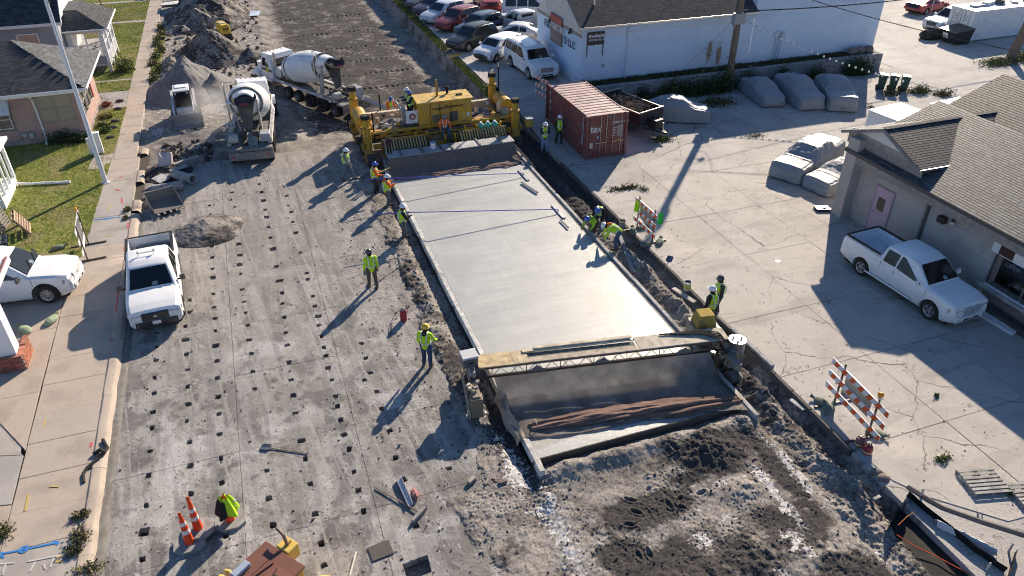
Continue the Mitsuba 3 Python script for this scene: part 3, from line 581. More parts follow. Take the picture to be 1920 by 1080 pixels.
dr_.add('lid', lathe([(0, 1.425), (.27, 1.425), (.27, 1.44), (0, 1.445)], 24), 'satin', (.62, .6, .56))
for k in range(3): dr_.add('bolt', cyl((.16*math.cos(k*2.1), .16*math.sin(k*2.1), 1.44), (.16*math.cos(k*2.1), .16*math.sin(k*2.1), 1.53), .03, n=8), 'metal', (.3, .28, .25))
dr_.add('stand', cb((0, 0, -.09), (.7, .7, .2), None, .02), 'dirty', (.2, .19, .17))
co = Th('cooler', 'grey-lidded dark cooler box on the left end of the work bridge', 'cooler', loc=(5.3, 19.36, 1.22))
co.add('body', bx(-.27, .27, -.25, .25, 0, .36, .03), 'satin', (.1, .1, .105)); co.add('lid', bx(-.29, .29, -.27, .27, .36, .44, .025), 'satin', (.45, .46, .47)); co.add('handle', bx(-.1, .1, -.29, -.25, .18, .24, .01), 'satin', BLACK)

# ---- spread burlap behind the paver
def drag2(U, V):
    x = 6.25+7.35*U; t = np.linspace(0, 1, 7)
    y = np.interp(V, t, [38.02, 37.98, 37.9, 37.8, 37.65, 37.4, 36.8]); z = np.interp(V, t, [1.0, .97, .84, .66, .47, .36, .31])
    z += .09*(nz(np.stack([x*1.2, V*3], -1), 1., 3, 61)-.5)*sst(.1, .4, V)*(1-.5*sst(.7, 1, V)); y += .25*(nz(np.stack([x*.9, V], -1), 1., 3, 67)-.5)*sst(.5, 1, V)-.25*U*sst(.3, 1, V)
    return np.stack([x, y, np.maximum(z, .29)], -1)
b2 = Th('burlap_drag', 'long dusty burlap sheet hanging behind the yellow paver', 'burlap')
b2.add('sheet', cloth(drag2, 110, 44), 'rough', (.17, .14, .12), smooth=True)
b2.add('flap', cloth(lambda U, V: np.stack([13.55+.5*U+.1*V, 38.3-2.1*U-.6*V+.1*np.sin(V*9), 1.0-.62*U-.25*V+.06*np.sin(V*12)], -1), 24, 16), 'rough', (.42, .34, .28), smooth=True)
for k in range(2):
    b2.add('edge_fold', tube([(6.5+i*.36, 36.9-.22*k+.08*math.sin(i*1.7+k)-.012*i, .33+.03*math.sin(i*2.3)) for i in range(20)], .05, 6), 'rough', (.3, .2, .16))

# ================================================ buildings
def quad(p, uv=False):
    return M(p, [[0, 1, 2], [0, 2, 3]])
def wallbox(h, name, x0, x1, y0, y1, z0, z1, mat, color=None, **k): return h.add(name, bx(x0, x1, y0, y1, z0, z1), mat, color, False, **k)
def shingles(h, O, U, V, poly, exp, tab, tones, limit=300, key='shingle', th=.012):
    """Courses of shingle tabs on the plane O + u*U + v*V, inside poly (u, v); the nearest are parts, the rest one part."""
    O, U, V = (np.asarray(t, float) for t in (O, U, V)); N = np.cross(U, V); N /= np.linalg.norm(N)
    pl = Polygon(poly); a, b, c, d = pl.bounds; L = []
    k = 0; v = b
    while v < d:
        u = a-(tab*.5 if k % 2 else 0)-RNG.uniform(0, .1)
        while u < c:
            w = tab*RNG.uniform(.85, 1.15); q = sbox(u+.006, v, u+w-.006, v+exp*1.25).intersection(pl)
            if not q.is_empty and q.area > .3*w*exp:
                x0, y0, x1, y1 = q.bounds
                P = [O+s*U+t*V+N*z for s, t, z in ((x0, y0, th*.2), (x1, y0, th*.2), (x1, y1, .001), (x0, y1, .001), (x0, y0, th*1.6), (x1, y0, th*1.6), (x1, y1, th*.5), (x0, y1, th*.5))]
                L.append((np.array(P), RNG.integers(0, len(tones))))
            u += w
        v += exp; k += 1
    F = np.array([[0, 1, 5], [0, 5, 4], [1, 2, 6], [1, 6, 5], [2, 3, 7], [2, 7, 6], [3, 0, 4], [3, 4, 7], [4, 5, 6], [4, 6, 7], [0, 2, 1], [0, 3, 2]])
    L.sort(key=lambda t: np.linalg.norm(t[0].mean(0)+h.t-[0, 0, CAM_H]))
    for P, i in L[:limit]: h.add(key, M(P, F), 'shingle', tones[i], False, parent=h.rk)
    R = L[limit:]
    if R:
        m = M(np.vstack([p for p, _ in R]), np.vstack([F+8*j for j in range(len(R))])); C = np.repeat(np.array([tones[i] for _, i in R]), 8, 0)
        kk = key_for(h.rk+'__'+key+'_field'); put(kk, mv(m, h.t, h.R), 'shingle', C, False); labels[kk] = {'kind': 'stuff', 'label': 'remaining shingles of the roof'}
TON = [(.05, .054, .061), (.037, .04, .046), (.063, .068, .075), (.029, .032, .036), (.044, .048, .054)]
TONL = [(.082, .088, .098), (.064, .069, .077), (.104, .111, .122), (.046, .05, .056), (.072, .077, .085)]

# ---- low tan building on the right with gables, mauve door and shop window
B2 = Th('shop_building', 'low tan block shop with grey shingle roofs and a mauve door', 'building')
TAN = (.42, .385, .36)
wx_, y0_, y1_ = 26.3, 8.0, 26.0
wallbox(B2, 'wall', wx_+.45, 27.2, 8, 13.9, .1, 1.0, 'rough', (.3, .27, .25))
wallbox(B2, 'wall', wx_+.45, 27.2, 17.55, y1_, .1, 3.6, 'plaster', TAN)
wallbox(B2, 'wall', wx_+.45, 27.2, 13.9, 17.55, .1, .98, 'rough', (.3, .25, .22))
wallbox(B2, 'wall', wx_+.45, 27.2, 8, 17.55, 2.6, 3.6, 'plaster', TAN)
wallbox(B2, 'wall', 27.2, 41, 25.6, y1_, .1, 3.6, 'plaster', TAN)
wallbox(B2, 'pier', wx_-.1, wx_+.45, 25.35, y1_+.02, .1, 4.2, 'plaster', (.4, .365, .34))
wallbox(B2, 'lintel', wx_-.05, wx_+.45, 8, 25.345, 3.05, 3.6, 'rough', (.33, .3, .275))
for i in range(17):     # block courses
    wallbox(B2, 'block_course', wx_+.435, wx_+.449, 17.6, 25.3, .12+.2*i-.004, .12+.2*i+.19, 'plaster', tuple(np.array(TAN)*RNG.uniform(.96, 1.03))) if .12+.2*i < 3.0 else None
B2.add('pilaster', bx(wx_+.36, wx_+.44, 21.1, 21.18, .1, 3.05), 'matte', (.1, .09, .085), False)
B2.add('pilaster', bx(wx_+.34, wx_+.44, 21.2, 21.3, .1, 3.05), 'rough', (.3, .27, .25), False)
# door
dk = B2.add('door', bx(wx_+.38, wx_+.43, 23.1, 24.1, .2, 2.4, .006), 'matte', (.5, .36, .41))
B2.add('pane', bx(wx_+.365, wx_+.379, 23.42, 23.85, 1.35, 1.98), 'tinted', parent=dk, smooth=False)
B2.add('handle', tube([(wx_+.36, 24.0, 1.15), (wx_+.32, 24.0, 1.15), (wx_+.32, 23.9, 1.15)], .02, 6), 'metal', (.4, .4, .4), parent=dk)
for z in (.5, 1.3, 2.1): B2.add('hinge', bx(wx_+.36, wx_+.379, 23.06, 23.1, z-.08, z+.08), 'metal', (.2, .18, .2), parent=dk, smooth=False)
for a in ((23.03, 23.095), (24.105, 24.17)): B2.add('door_frame', bx(wx_+.36, wx_+.445, a[0], a[1], .15, 2.47), 'matte', (.42, .31, .35), False)
B2.add('door_frame', bx(wx_+.36, wx_+.445, 23.0955, 24.1045, 2.402, 2.47), 'matte', (.42, .31, .35), False)
# shop window
wk_ = B2.add('shop_window', bx(wx_+.3, wx_+.36, 13.9, 17.55, .98, 1.08), 'satin', (.6, .6, .6), False)
B2.add('mullion', bx(wx_+.36, wx_+.43, 15.95, 16.02, 1.08, 2.6), 'metal', (.5, .5, .5), False, parent=wk_)
for a in (13.9, 17.48): B2.add('mullion', bx(wx_+.36, wx_+.43, a, a+.07, 1.08, 2.6), 'metal', (.35, .34, .33), False, parent=wk_)
B2.add('pane', quad([(wx_+.4, 13.97, 1.08), (wx_+.4, 15.95, 1.08), (wx_+.4, 15.95, 2.6), (wx_+.4, 13.97, 2.6)]), 'pane', parent=wk_, smooth=False)
B2.add('pane', quad([(wx_+.4, 16.02, 1.08), (wx_+.4, 17.48, 1.08), (wx_+.4, 17.48, 2.6), (wx_+.4, 16.02, 2.6)]), 'pane', parent=wk_, smooth=False)
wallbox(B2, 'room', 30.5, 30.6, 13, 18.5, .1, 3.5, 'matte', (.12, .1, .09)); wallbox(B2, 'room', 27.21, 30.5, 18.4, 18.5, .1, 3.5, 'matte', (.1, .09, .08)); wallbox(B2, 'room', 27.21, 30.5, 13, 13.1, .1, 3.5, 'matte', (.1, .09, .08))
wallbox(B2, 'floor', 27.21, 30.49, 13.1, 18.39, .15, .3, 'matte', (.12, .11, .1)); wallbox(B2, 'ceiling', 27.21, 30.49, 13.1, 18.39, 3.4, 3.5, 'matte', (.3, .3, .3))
B2.add('sign_panel', bx(wx_+.2, wx_+.445, 8, 17.7, 2.5, 3.04, .01), 'satin', (.66, .66, .66)); B2.add('sign_end', bx(wx_+.16, wx_+.2, 16.75, 17.35, 2.56, 2.98), 'matte', (.07, .035, .03), False)
B2.add('window_sill', bx(wx_+.12, wx_+.299, 13.6, 17.8, .9, 1.03, .02), 'rough', (.45, .43, .42))
B2.add('foundation_strip', bx(wx_-.1, wx_+.3, 8, 17.6, .1, .4, .03), 'rough', (.07, .062, .06))
# OPEN sign
sg = Th('neon_sign', 'unlit OPEN sign hanging inside the shop window', 'sign', loc=(wx_+.62, 17.2, 2.0)); tm = meshkit.text_mesh('OPEN', .17, .02)
sg.body(M(np.stack([tm.vertices[:, 2], -tm.vertices[:, 0], tm.vertices[:, 1]], 1), tm.faces), 'satin', (.22, .22, .21), False)
for k, (y, z, c) in enumerate([(16.8, .7, (.25, .2, .12)), (15.4, .75, (.3, .28, .25)), (14.6, .8, (.06, .12, .25)), (14.2, .7, (.2, .2, .22))]):
    t = Th('shop_counter', ['brown display table inside the shop window', 'table with papers inside the shop window', 'blue crate stand inside the shop window', 'grey shelf inside the shop window'][k], 'table', loc=(27.9+.2*k, y, .3))
    t.add('top', bx(-.35, .35, -.4, .4, z-.04, z, .01), 'matte', c)
    for a in (-.3, .3):
        for b in (-.34, .34): t.add('leg', bx(a-.025, a+.025, b-.025, b+.025, 0, z-.04), 'matte', (.1, .09, .08), False)
    for q in range(4): t.add('paper', cb((RNG.uniform(-.25, .25), RNG.uniform(-.3, .3), z+.01+.004*q), (.2, .28, .006), rz(RNG.uniform(0, 3))), 'matte', (.55, .55, .52), False)
# wall fixtures
fx = Th('wall_light', 'small grey light fixture under the eave with a blue bracket', 'wall light', loc=(wx_+.28, 20.05, 2.62))
fx.add('arm', tube([(.16, .25, .1), (.05, .2, .3), (0, .1, .32)], .015, 6), 'matte', (.1, .2, .45)); fx.add('box', bx(-.1, .15, .05, .42, -.2, .08, .02), 'matte', (.06, .045, .04)); fx.add('lamp', lathe([(0, 0), (.07, 0), (.085, .1), (.05, .14), (0, .14)], 14, None, (-.02, -.3, 0)), 'satin', (.6, .6, .6)); fx.add('cap', lathe([(0, .1), (.1, .1), (.06, .19), (0, .2)], 14, None, (-.02, -.3, .03)), 'matte', (.06, .055, .05))
for k, (y, c, l) in enumerate([(18.95, (.08, .22, .5), 'blue sign bracket under the eave of the tan shop'), (21.9, (.35, .42, .55), 'pale blue clip under the eave above the pilaster'), (18.35, (.55, .55, .52), 'small white hook under the eave of the tan shop')]):
    t = Th('wall_bracket', l, 'bracket', loc=(wx_+.2, y, 2.95)); t.add('plate', cb((.18, 0, 0), (.05, .28 if k == 0 else .14, .22), None, .01), 'matte', c); t.add('arm', cyl((.15, .05, -.05), (-.05, .02, -.2), .015, n=6), 'matte', c)
# roofs: mansard eave along the street side, big front gable, higher gable behind
B2.rk = B2.add('roof', cat(M([(wx_-.12, 8, 3.6), (wx_-.12, 26.1, 3.6), (31.2, 26.1, 5.3), (31.2, 8, 5.3)], [[0, 2, 1], [0, 3, 2]])), 'matte', (.1, .1, .1), False)
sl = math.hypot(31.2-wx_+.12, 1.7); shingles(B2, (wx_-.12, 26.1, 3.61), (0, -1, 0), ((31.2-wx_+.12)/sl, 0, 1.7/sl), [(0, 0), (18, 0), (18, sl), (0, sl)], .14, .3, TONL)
B2.add('fascia', bx(wx_-.16, wx_-.1, 8, 26.12, 3.45, 3.62), 'matte', (.1, .095, .09), False)
# front gable roof: ridge runs along +x from the street face
GX0, GX1, GY0, GY1, GE, GR_ = 26.35, 33.0, 21.9, 26.8, 4.3, 5.15
gm = (GY0+GY1)/2
B2.add('gable_wall', xprism([(GY0+.25, 3.7), (GY1-.25, 3.7), (GY1-.25, GE), (gm, GR_-.12), (GY0+.25, GE)], GX0+.25, GX0+.4), 'rough', (.4, .355, .33), False)
B2.add('gable_panel', xprism([(GY0+.75, GE+.1), (GY1-.3, GE+.1), (gm, GR_-.2)], GX0+.22, GX0+.248), 'satin', (.62, .62, .61), False)
for i in range(5): B2.add('siding_board', bx(GX0+.225, GX0+.249, 21.9, 25.3, 3.72+.09*i, 3.79+.09*i), 'rough', (.38, .335, .31), False)
B2.add('side_wall', bx(GX0+.41, GX1, GY0+.25, GY0+.4, 3.7, GE), 'satin', (.6, .6, .6), False); B2.add('side_wall', bx(GX0+.41, GX1, GY1-.4, GY1-.25, 3.6, GE), 'plaster', TAN, False)
roof2 = M([(GX0, GY0, GE-.1), (GX1, GY0, GE-.1), (GX1, gm, GR_), (GX0, gm, GR_), (GX0, GY1, GE-.1), (GX1, GY1, GE-.1)], [[0, 1, 2], [0, 2, 3], [3, 2, 5], [3, 5, 4]])
B2.rk = B2.add('gable_roof', cat(roof2, mv(roof2, (0, 0, -.08))), 'matte', (.1, .1, .1), False)
sl = math.hypot(gm-GY0, GR_-GE+.1); ru = np.array([0, (gm-GY0)/sl, (GR_-GE+.1)/sl])
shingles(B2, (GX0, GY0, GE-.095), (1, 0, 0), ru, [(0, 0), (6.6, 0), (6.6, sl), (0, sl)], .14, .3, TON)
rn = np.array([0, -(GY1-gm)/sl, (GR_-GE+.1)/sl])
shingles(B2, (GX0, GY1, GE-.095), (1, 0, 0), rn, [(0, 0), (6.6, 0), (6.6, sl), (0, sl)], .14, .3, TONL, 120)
for s, e in ((GY0, 1), (GY1, -1)): B2.add('rake_board', hull([(GX0-.03, s, GE-.24), (GX0-.03, s, GE-.1), (GX0+.02, s, GE-.24), (GX0+.02, s, GE-.1), (GX0-.03, gm, GR_-.16), (GX0-.03, gm, GR_-.0), (GX0+.02, gm, GR_-.16), (GX0+.02, gm, GR_-.0)]), 'rough', (.26, .255, .25), False)
B2.add('gutter', bx(GX0, 32.5, GY0-.1, GY0, GE-.22, GE-.1), 'metal', (.5, .5, .5), False)
B2.add('ridge_cap', cat(*[cb((GX0+.15+.3*i, gm, GR_+.02), (.28, .26, .02), None) for i in range(22)]), 'rough', (.13, .125, .125), False, kind='stuff')
# rear roof: long ridge along y, rising behind the gable
HX0, HX1, HXR, HZ0, HZ1 = 31.0, 41, 35.3, 4.4, 6.1
B2.rk = B2.add('rear_roof', M([(HX0, 6, HZ0), (HX0, 26.4, HZ0), (HXR, 26.4, HZ1), (HXR, 6, HZ1), (HX1, 26.4, HZ0-.4), (HX1, 6, HZ0-.4)], [[0, 2, 1], [0, 3, 2], [3, 4, 2], [3, 5, 4]]), 'matte', (.1, .1, .1), False)
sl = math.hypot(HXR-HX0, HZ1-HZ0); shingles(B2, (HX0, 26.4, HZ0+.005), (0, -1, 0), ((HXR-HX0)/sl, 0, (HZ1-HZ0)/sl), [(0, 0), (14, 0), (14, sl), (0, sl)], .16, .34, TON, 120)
wallbox(B2, 'rear_wall', HX0+.3, HX1-.4, 26.05, 26.1, .1, HZ0, 'plaster', TAN); wallbox(B2, 'rear_wall', HX0+.3, HX0+.6, 6, 26.0, 3.3, HZ0, 'plaster', TAN)
B2.add('downpipe', bx(32.2, 32.38, GY0+.1, GY0+.3, 3.9, 5.0, .02), 'satin', (.6, .6, .6))
# white box trailers behind the shop
for k, (x, y, w, d, h, l) in enumerate([(34.6, 31.3, 2.6, 2.0, 2.35, 'white flat-roofed box trailer behind the tan shop, nearer one'), (38.8, 31.2, 2.6, 1.7, 2.3, 'white flat-roofed box trailer partly hidden behind the tan roof')]):
    t = Th('box_trailer', l, 'trailer', loc=(x, y, .15), rot=.12); t.add('body', bx(-w/2, w/2, -d/2, d/2, .45, h, .03), 'satin', (.72, .72, .72)); t.add('roof', bx(-w/2-.04, w/2+.04, -d/2-.04, d/2+.04, h+.002, h+.08, .02), 'satin', WHITE); t.add('trim', bx(-w/2-.05, w/2+.05, -d/2-.05, -d/2-.041, h-.05, h+.06), 'satin', (.4, .4, .4), False)
    for s in (-1, 1): t.add('wheel', cyl((0, s*(d/2-.2), .33), (0, s*(d/2+.02), .33), .33, n=16), 'matte', RUBBER)
# the neighbour to the south whose shadow reaches the lot
NB = Th('neighbour_building', 'flat-topped building beyond the lot', 'building'); NB.body(bx(33, 45, 2, 6.5, .1, 5.2), 'plaster', TAN, False)

# ---- white painted brick building
WB = Th('white_brick_building', 'long white painted brick building with shingle roof and pale blue shade', 'building')
wx0, wx1, wxm, wy0, wy1 = 21.2, 46.0, 34.6, 45.85, 54.0
def brickwall(name, a, b, z0, z1, **k):
    a, b = np.array(a, float), np.array(b, float); L = np.linalg.norm(b-a); m = quad([(*a, z0), (*b, z0), (*b, z1), (*a, z1)])
    return WB.add(name, m, 'white_brick', uv=np.array([[0, z0-1.], [L, z0-1.], [L, z1-1.], [0, z1-1.]]), smooth=False, **k)
brickwall('south_wall', (wx0, wy0), (wxm, wy0), .1, 5.0); brickwall('south_wall', (wxm, wy0-.02), (wx1, wy0-.02), .1, 6.5); brickwall('west_wall', (wx0, wy1), (wx0, wy0), .1, 4.45); brickwall('east_wall', (wx1, wy0-.02), (wx1, wy1), .1, 6.5); brickwall('west_parapet', (wxm, wy1), (wxm, wy0-.02), 4.5, 6.5)
for i in range(86): WB.add('soldier_brick', bx(wx0+.3+.155*i, wx0+.36+.155*i, wy0-.015, wy0-.001, 4.28, 4.5), 'matte', (.6, .61, .62), False)
WB.add('flat_roof', bx(wxm, wx1, wy0, wy1, 6.3, 6.4), 'matte', (.3, .3, .3), False)
rm = (wy0+wy1)/2; RZ = 7.6
WB.add('gable_siding', xprism([(wy0, 4.45), (wy1, 4.45), (rm, RZ-.1)], wx0+.002, wx0+.1), 'satin', (.62, .59, .54), False)
for i in range(26): 
    y = wy0+.22+.25*i; h = 4.47+(RZ-.2-4.45)*min(y-wy0, wy1-y)/(rm-wy0)
    if h > 4.6: WB.add('siding_batten', bx(wx0-.012, wx0+.001, y, y+.03, 4.47, h), 'satin', (.55, .52, .47), False)
WB.add('band', bx(wx0-.03, wx0-.002, wy0-.0, wy1, 4.22, 4.44), 'rough', (.42, .35, .3), False)
slw = math.hypot(rm-wy0+.4, RZ-5.0); k = quad([(wx0-.4, wy0-.4, 5.0), (wxm+.0, wy0-.4, 5.0), (wxm, rm, RZ), (wx0-.4, rm, RZ)])
WB.add('roof', k, 'far_shingle', uv=np.array([[0, 0], [13.8, 0], [13.8, slw], [0, slw]]), smooth=False)
WB.add('north_roof', quad([(wx0-.4, wy1+.4, 5.0), (wx0-.4, rm, RZ), (wxm, rm, RZ), (wxm, wy1+.4, 5.0)]), 'far_shingle', uv=np.array([[0, 0], [0, slw], [13.8, slw], [13.8, 0]]), smooth=False)
WB.add('gutter', bx(wx0-.4, wxm-.01, wy0-.5, wy0-.4, 4.9, 5.02, .02), 'metal', (.6, .6, .6)); WB.add('rake_trim', hull([(wx0-.44, wy0-.42, 4.85), (wx0-.4, wy0-.42, 5.02), (wx0-.44, rm, RZ-.16), (wx0-.4, rm, RZ+.02), (wx0-.42, wy0-.42, 4.84), (wx0-.42, rm, RZ-.17)]), 'satin', (.5, .5, .5), False)
WB.add('soffit', bx(wx0, wxm-.01, wy0-.4, wy0-.001, 4.86, 4.88), 'satin', (.5, .5, .5), False)
WB.add('downpipe', tube([(24.55, wy0-.45, 4.9), (24.55, wy0-.08, 4.6), (24.55, wy0-.08, 1.4), (24.55, wy0-.3, 1.25)], .05, 8), 'satin', (.55, .57, .6))
WB.add('vent_grille', bx(22.75, 22.98, wy0-.03, wy0-.001, 2.15, 2.4), 'matte', (.3, .32, .36), False)
WB.add('vent_pipe', cat(cyl((22.6, 47.2, 5.5), (22.6, 47.2, 6.75), .09), cyl((22.6, 47.2, 6.75), (22.6, 47.2, 6.95), .15, .1), cyl((22.6, 47.2, 5.5), (22.6, 47.2, 5.75), .2, .1)), 'metal', (.55, .55, .55))
for x, z in ((36.6, 3.0), (37.1, 2.9)): WB.add('meter_box', bx(x, x+.3, wy0-.2, wy0-.021, z, z+.45, .02), 'satin', (.45, .5, .56))
for x in (36.7, 36.95, 37.2): WB.add('conduit', cyl((x, wy0-.08, 1.2), (x, wy0-.08, 3.0), .025, n=6), 'satin', (.3, .33, .38))
for y in (47.6, 51.2): WB.add('wall_lamp', hull([(wx0, y-.14, 4.2), (wx0, y+.14, 4.2), (wx0-.24, y-.12, 4.12), (wx0-.24, y+.12, 4.12), (wx0, y, 4.52), (wx0-.1, y-.1, 4.45), (wx0-.1, y+.1, 4.45)]), 'matte', (.06, .06, .065))
def wtext(s, y, z, h, col, x=wx0-.03, key='lettering', hh=None, bold=True):
    t = meshkit.text_mesh(s, h, .02, bold); v = t.vertices; (hh or WB).add(key, M(np.stack([x-v[:, 2], y-v[:, 0], z+v[:, 1]], 1), t.faces), 'matte', col, False)
wtext('FRON', 52.5, 3.55, .5, (.07, .07, .08), bold=False); wtext('O LLC', 48.8, 3.2, .5, (.07, .07, .08), bold=False)
sp = Th('shop_sign', 'square red and brown sign hung over the lettering on the white wall', 'sign', loc=(wx0-.06, 50.1, 2.85))
sp.add('board', bx(-.06, 0, -1.05, 1.05, 0, 1.95, .01), 'satin', (.16, .11, .1)); sp.add('red_band', bx(-.075, -.061, -1.0, 1.0, 1.45, 1.9), 'satin', (.42, .08, .06), False); sp.add('panel', bx(-.075, -.061, -1.0, 1.0, .1, .55), 'satin', (.28, .2, .18), False)
t = meshkit.text_mesh('FURNITURE', .3, .015, True); v = t.vertices; sp.add('lettering', M(np.stack([-.062-v[:, 2], .97-v[:, 0], .95+v[:, 1]*1.3], 1), t.faces), 'satin', (.6, .58, .55), False)
av = Th('wall_sign', 'small black sign with white lettering under the eave near the corner', 'sign', loc=(21.55, wy0-.06, 3.75))
av.add('board', bx(0, 1.25, -.05, 0, 0, .85, .01), 'satin', (.03, .03, .03)); av.add('post', bx(.0, .05, -.05, 0, -.75, 0), 'matte', (.08, .08, .08), False); av.add('post', bx(1.17, 1.22, -.05, 0, -.75, 0), 'matte', (.08, .08, .08), False)
for s, z, h in (('Available', .5, .2), ('402 555 0175', .27, .12), ('FOR LEASE', .08, .12)):
    if s != 'FOR LEASE': t = meshkit.text_mesh(s, h, .01, True); v = t.vertices; av.add('lettering', M(np.stack([.08+v[:, 0], -.052-v[:, 2], z+v[:, 1]], 1), t.faces), 'satin', (.7, .7, .7), False)
# retaining wall and its ledge
rw = Th('retaining_wall', 'weathered grey retaining wall below the white building', 'wall')
for i in range(9):
    x0 = 21.6+2.65*i; rw.add('wall_section', bx(x0+.006, x0+2.644, 44.42, 44.75, .1, 1.3+RNG.normal(0, .012), .01), 'rough', tuple(np.array([.3, .3, .31])*RNG.uniform(.85, 1.1)))
rw.add('return_wall', bx(45.46, 45.8, 44.42, 46.5, .1, 1.28), 'rough', (.3, .3, .31), False)
structure('ledge', bx(21.3, 45.45, 44.75, 45.84, .1, 1.24), 'dirt', uv=np.tile([.6, 0], (8, 1))+np.arange(16).reshape(8, 2)*.001, label='grassy earth ledge along the white wall')
blades('ledge_grass', [[(21.4, 44.8), (45.3, 44.8), (45.3, 45.8), (21.4, 45.8)]], 9000, .16, 'dark grass on the ledge along the white wall', [(.05, .07, .025), (.08, .09, .03), (.1, .09, .05)], lambda P: np.full(len(P), 1.23))
structure('west_pavement', bx(20.35, 21.18, 46.2, 58, .5, .99), 'walk', uv=np.tile([.9, 0], (8, 1)), label='concrete strip along the west wall')
for k, x in enumerate((43.5, 44.2, 45.0)):
    s = sph((0, 0, 0), .42, 3, (1, .8, .8)); s = M(s.vertices*(1+.25*(nz(s.vertices+k*9, 2.2, 3)-.5)[:, None]), s.faces)
    Th('boulder', ['small brown boulder on the ledge, left of three', 'round brown boulder on the ledge, middle of three', 'large brown boulder at the corner of the white wall'][k], 'boulder', loc=(x, 45.2, 1.45)).body(s, 'rough', (.22, .19, .17), True)

# ---- pink stucco house
PH = Th('pink_house', 'pink stucco house with dark hipped shingle roof and white gutters', 'house')
PINK = (.42, .285, .25)
PH.add('wall', bx(-24, -9.95, 49.5, 56.2, .1, 3.35), 'plaster', PINK, False)
PH.add('foundation', bx(-24, -9.93, 49.48, 56.22, .1, .42), 'rough', (.34, .3, .28), False)
ez, rz_ = 3.35, 5.4
e0, e1, f0, f1 = -9.25, -25, 48.75, 56.8; rmid = (f0+f1)/2; rxx = -13.1
PH.rk = PH.add('roof', M([(e0, f0, ez), (e0, f1, ez), (rxx, rmid, rz_), (-25, rmid, rz_), (-25, f0, ez), (-25, f1, ez)], [[0, 1, 2], [0, 2, 3], [0, 3, 4], [1, 5, 3], [1, 3, 2]]), 'far_shingle', uv=np.array([[-9, 0], [6, 0], [2, 4.4], [12, 4.4], [12, 0], [20, 0]]), smooth=False)
sl = math.hypot(e0-rxx, rz_-ez); shingles(PH, (e0, f0, ez+.01), (0, 1, 0), ((rxx-e0)/sl, 0, (rz_-ez)/sl), [(0, 0), (f1-f0, 0), (rmid-f0, sl)], .15, .33, TONL, 300)
PH.add('fascia', bx(-25, e0, f0-.02, f0+.03, ez-.22, ez-.02), 'satin', (.62, .62, .6), False); PH.add('gutter', tube([(-25, f0-.07, ez-.04), (e0+.05, f0-.07, ez-.04)], .065, 8), 'satin', (.66, .66, .65)); PH.add('gutter', tube([(e0+.06, f0-.05, ez-.04), (e0+.06, f1, ez-.04)], .065, 8), 'satin', (.66, .66, .65)); PH.add('soffit', bx(-25, e0, f0+.03, f1, ez-.2, ez-.17), 'matte', (.5, .5, .48), False)
PH.add('downpipe', tube([(-12.35, f0-.05, ez-.1), (-12.3, 49.42, ez-.55), (-12.25, 49.4, .55), (-12.2, 48.7, .25)], .06, 8), 'satin', (.64, .64, .63))
def window(h, x0, x1, y, z0, z1, cols, rows, fc, face='s', depth=.07, curtain=None, wname='window'):
    """A framed window on a wall facing -y ('s') or +x ('e')."""
    def B(a0, a1, d0, d1, c0, c1): return bx(a0, a1, y-d1, y-d0, c0, c1) if face == 's' else bx(y+d0, y+d1, a0, a1, c0, c1)
    k = h.add(wname, B(x0, x1, .002, .02, z0, z1), 'matte', curtain or (.06, .06, .055), False)
    h.add('pane', B(x0+.03, x1-.03, .021, .028, z0+.03, z1-.03), 'tinted', parent=k, smooth=False) if curtain is None else None
    f = .055
    for a in np.linspace(x0, x1, cols+1): h.add('frame', B(a-f/2, a+f/2, .02, depth, z0, z1), 'satin', fc, False, parent=k)
    for a in np.linspace(z0, z1, rows+1): h.add('frame', B(x0-f/2, x1+f/2, .018, depth-.003, a-f/2, a+f/2), 'satin', fc, False, parent=k)
    return k
k = window(PH, -12.95+.75, -10.35, 49.5, 1.35, 2.95, 2, 2, (.28, .25, .2), curtain=(.33, .29, .22))
window(PH, -14.75, -13.75, 49.5, 1.2, 2.3, 1, 2, (.55, .55, .52)); 
PH.add('window_surround', bx(-14.9, -13.6, 49.47, 49.498, 1.05, 2.6), 'rough', (.25, .19, .16), False)
aw = PH.add('awning', hull([(-14.85, 49.46, 2.9), (-13.55, 49.46, 2.9), (-14.85, 48.9, 2.2), (-13.55, 48.9, 2.2), (-14.85, 48.94, 2.15), (-13.55, 48.94, 2.15), (-14.85, 49.46, 2.85), (-13.55, 49.46, 2.85)]), 'satin', (.58, .63, .67), False)
for i in range(9): PH.add('slat', cyl((-14.8+.15*i, 49.45, 2.92), (-14.8+.15*i, 48.9, 2.215), .028, n=6), 'satin', (.68, .7, .72), parent=aw)
for a in (50.2, 51.4, 52.6): window(PH, a, a+.9, -9.95, 1.3, 2.9, 1, 2, (.4, .37, .33), 'e')
PH.add('red_trim', bx(-9.94, -9.88, 54.0, 54.25, 1.2, 3.0), 'satin', (.3, .05, .04), False)
gm_ = Th('gas_meter', 'grey gas meter with pipes on the pink wall', 'meter', loc=(-12.95, 49.3, .55)); gm_.add('body', bx(-.14, .14, -.1, .1, 0, .32, .04), 'satin', (.3, .36, .34)); gm_.add('regulator', lathe([(0, 0), (.12, 0), (.13, .04), (.05, .1), (0, .1)], 14, rx(1.57), (-.35, -.02, .2)), 'satin', (.35, .4, .38)); gm_.add('pipe', tube([(.1, 0, .32), (.1, 0, .42), (-.2, 0, .42), (-.35, 0, .3), (-.6, 0, .3), (-.6, .1, -.2)], .025, 6), 'satin', (.28, .28, .28)); gm_.add('pipe', tube([(.14, 0, .2), (.3, 0, .2), (.3, .15, .35)], .025, 6), 'satin', (.3, .3, .3))

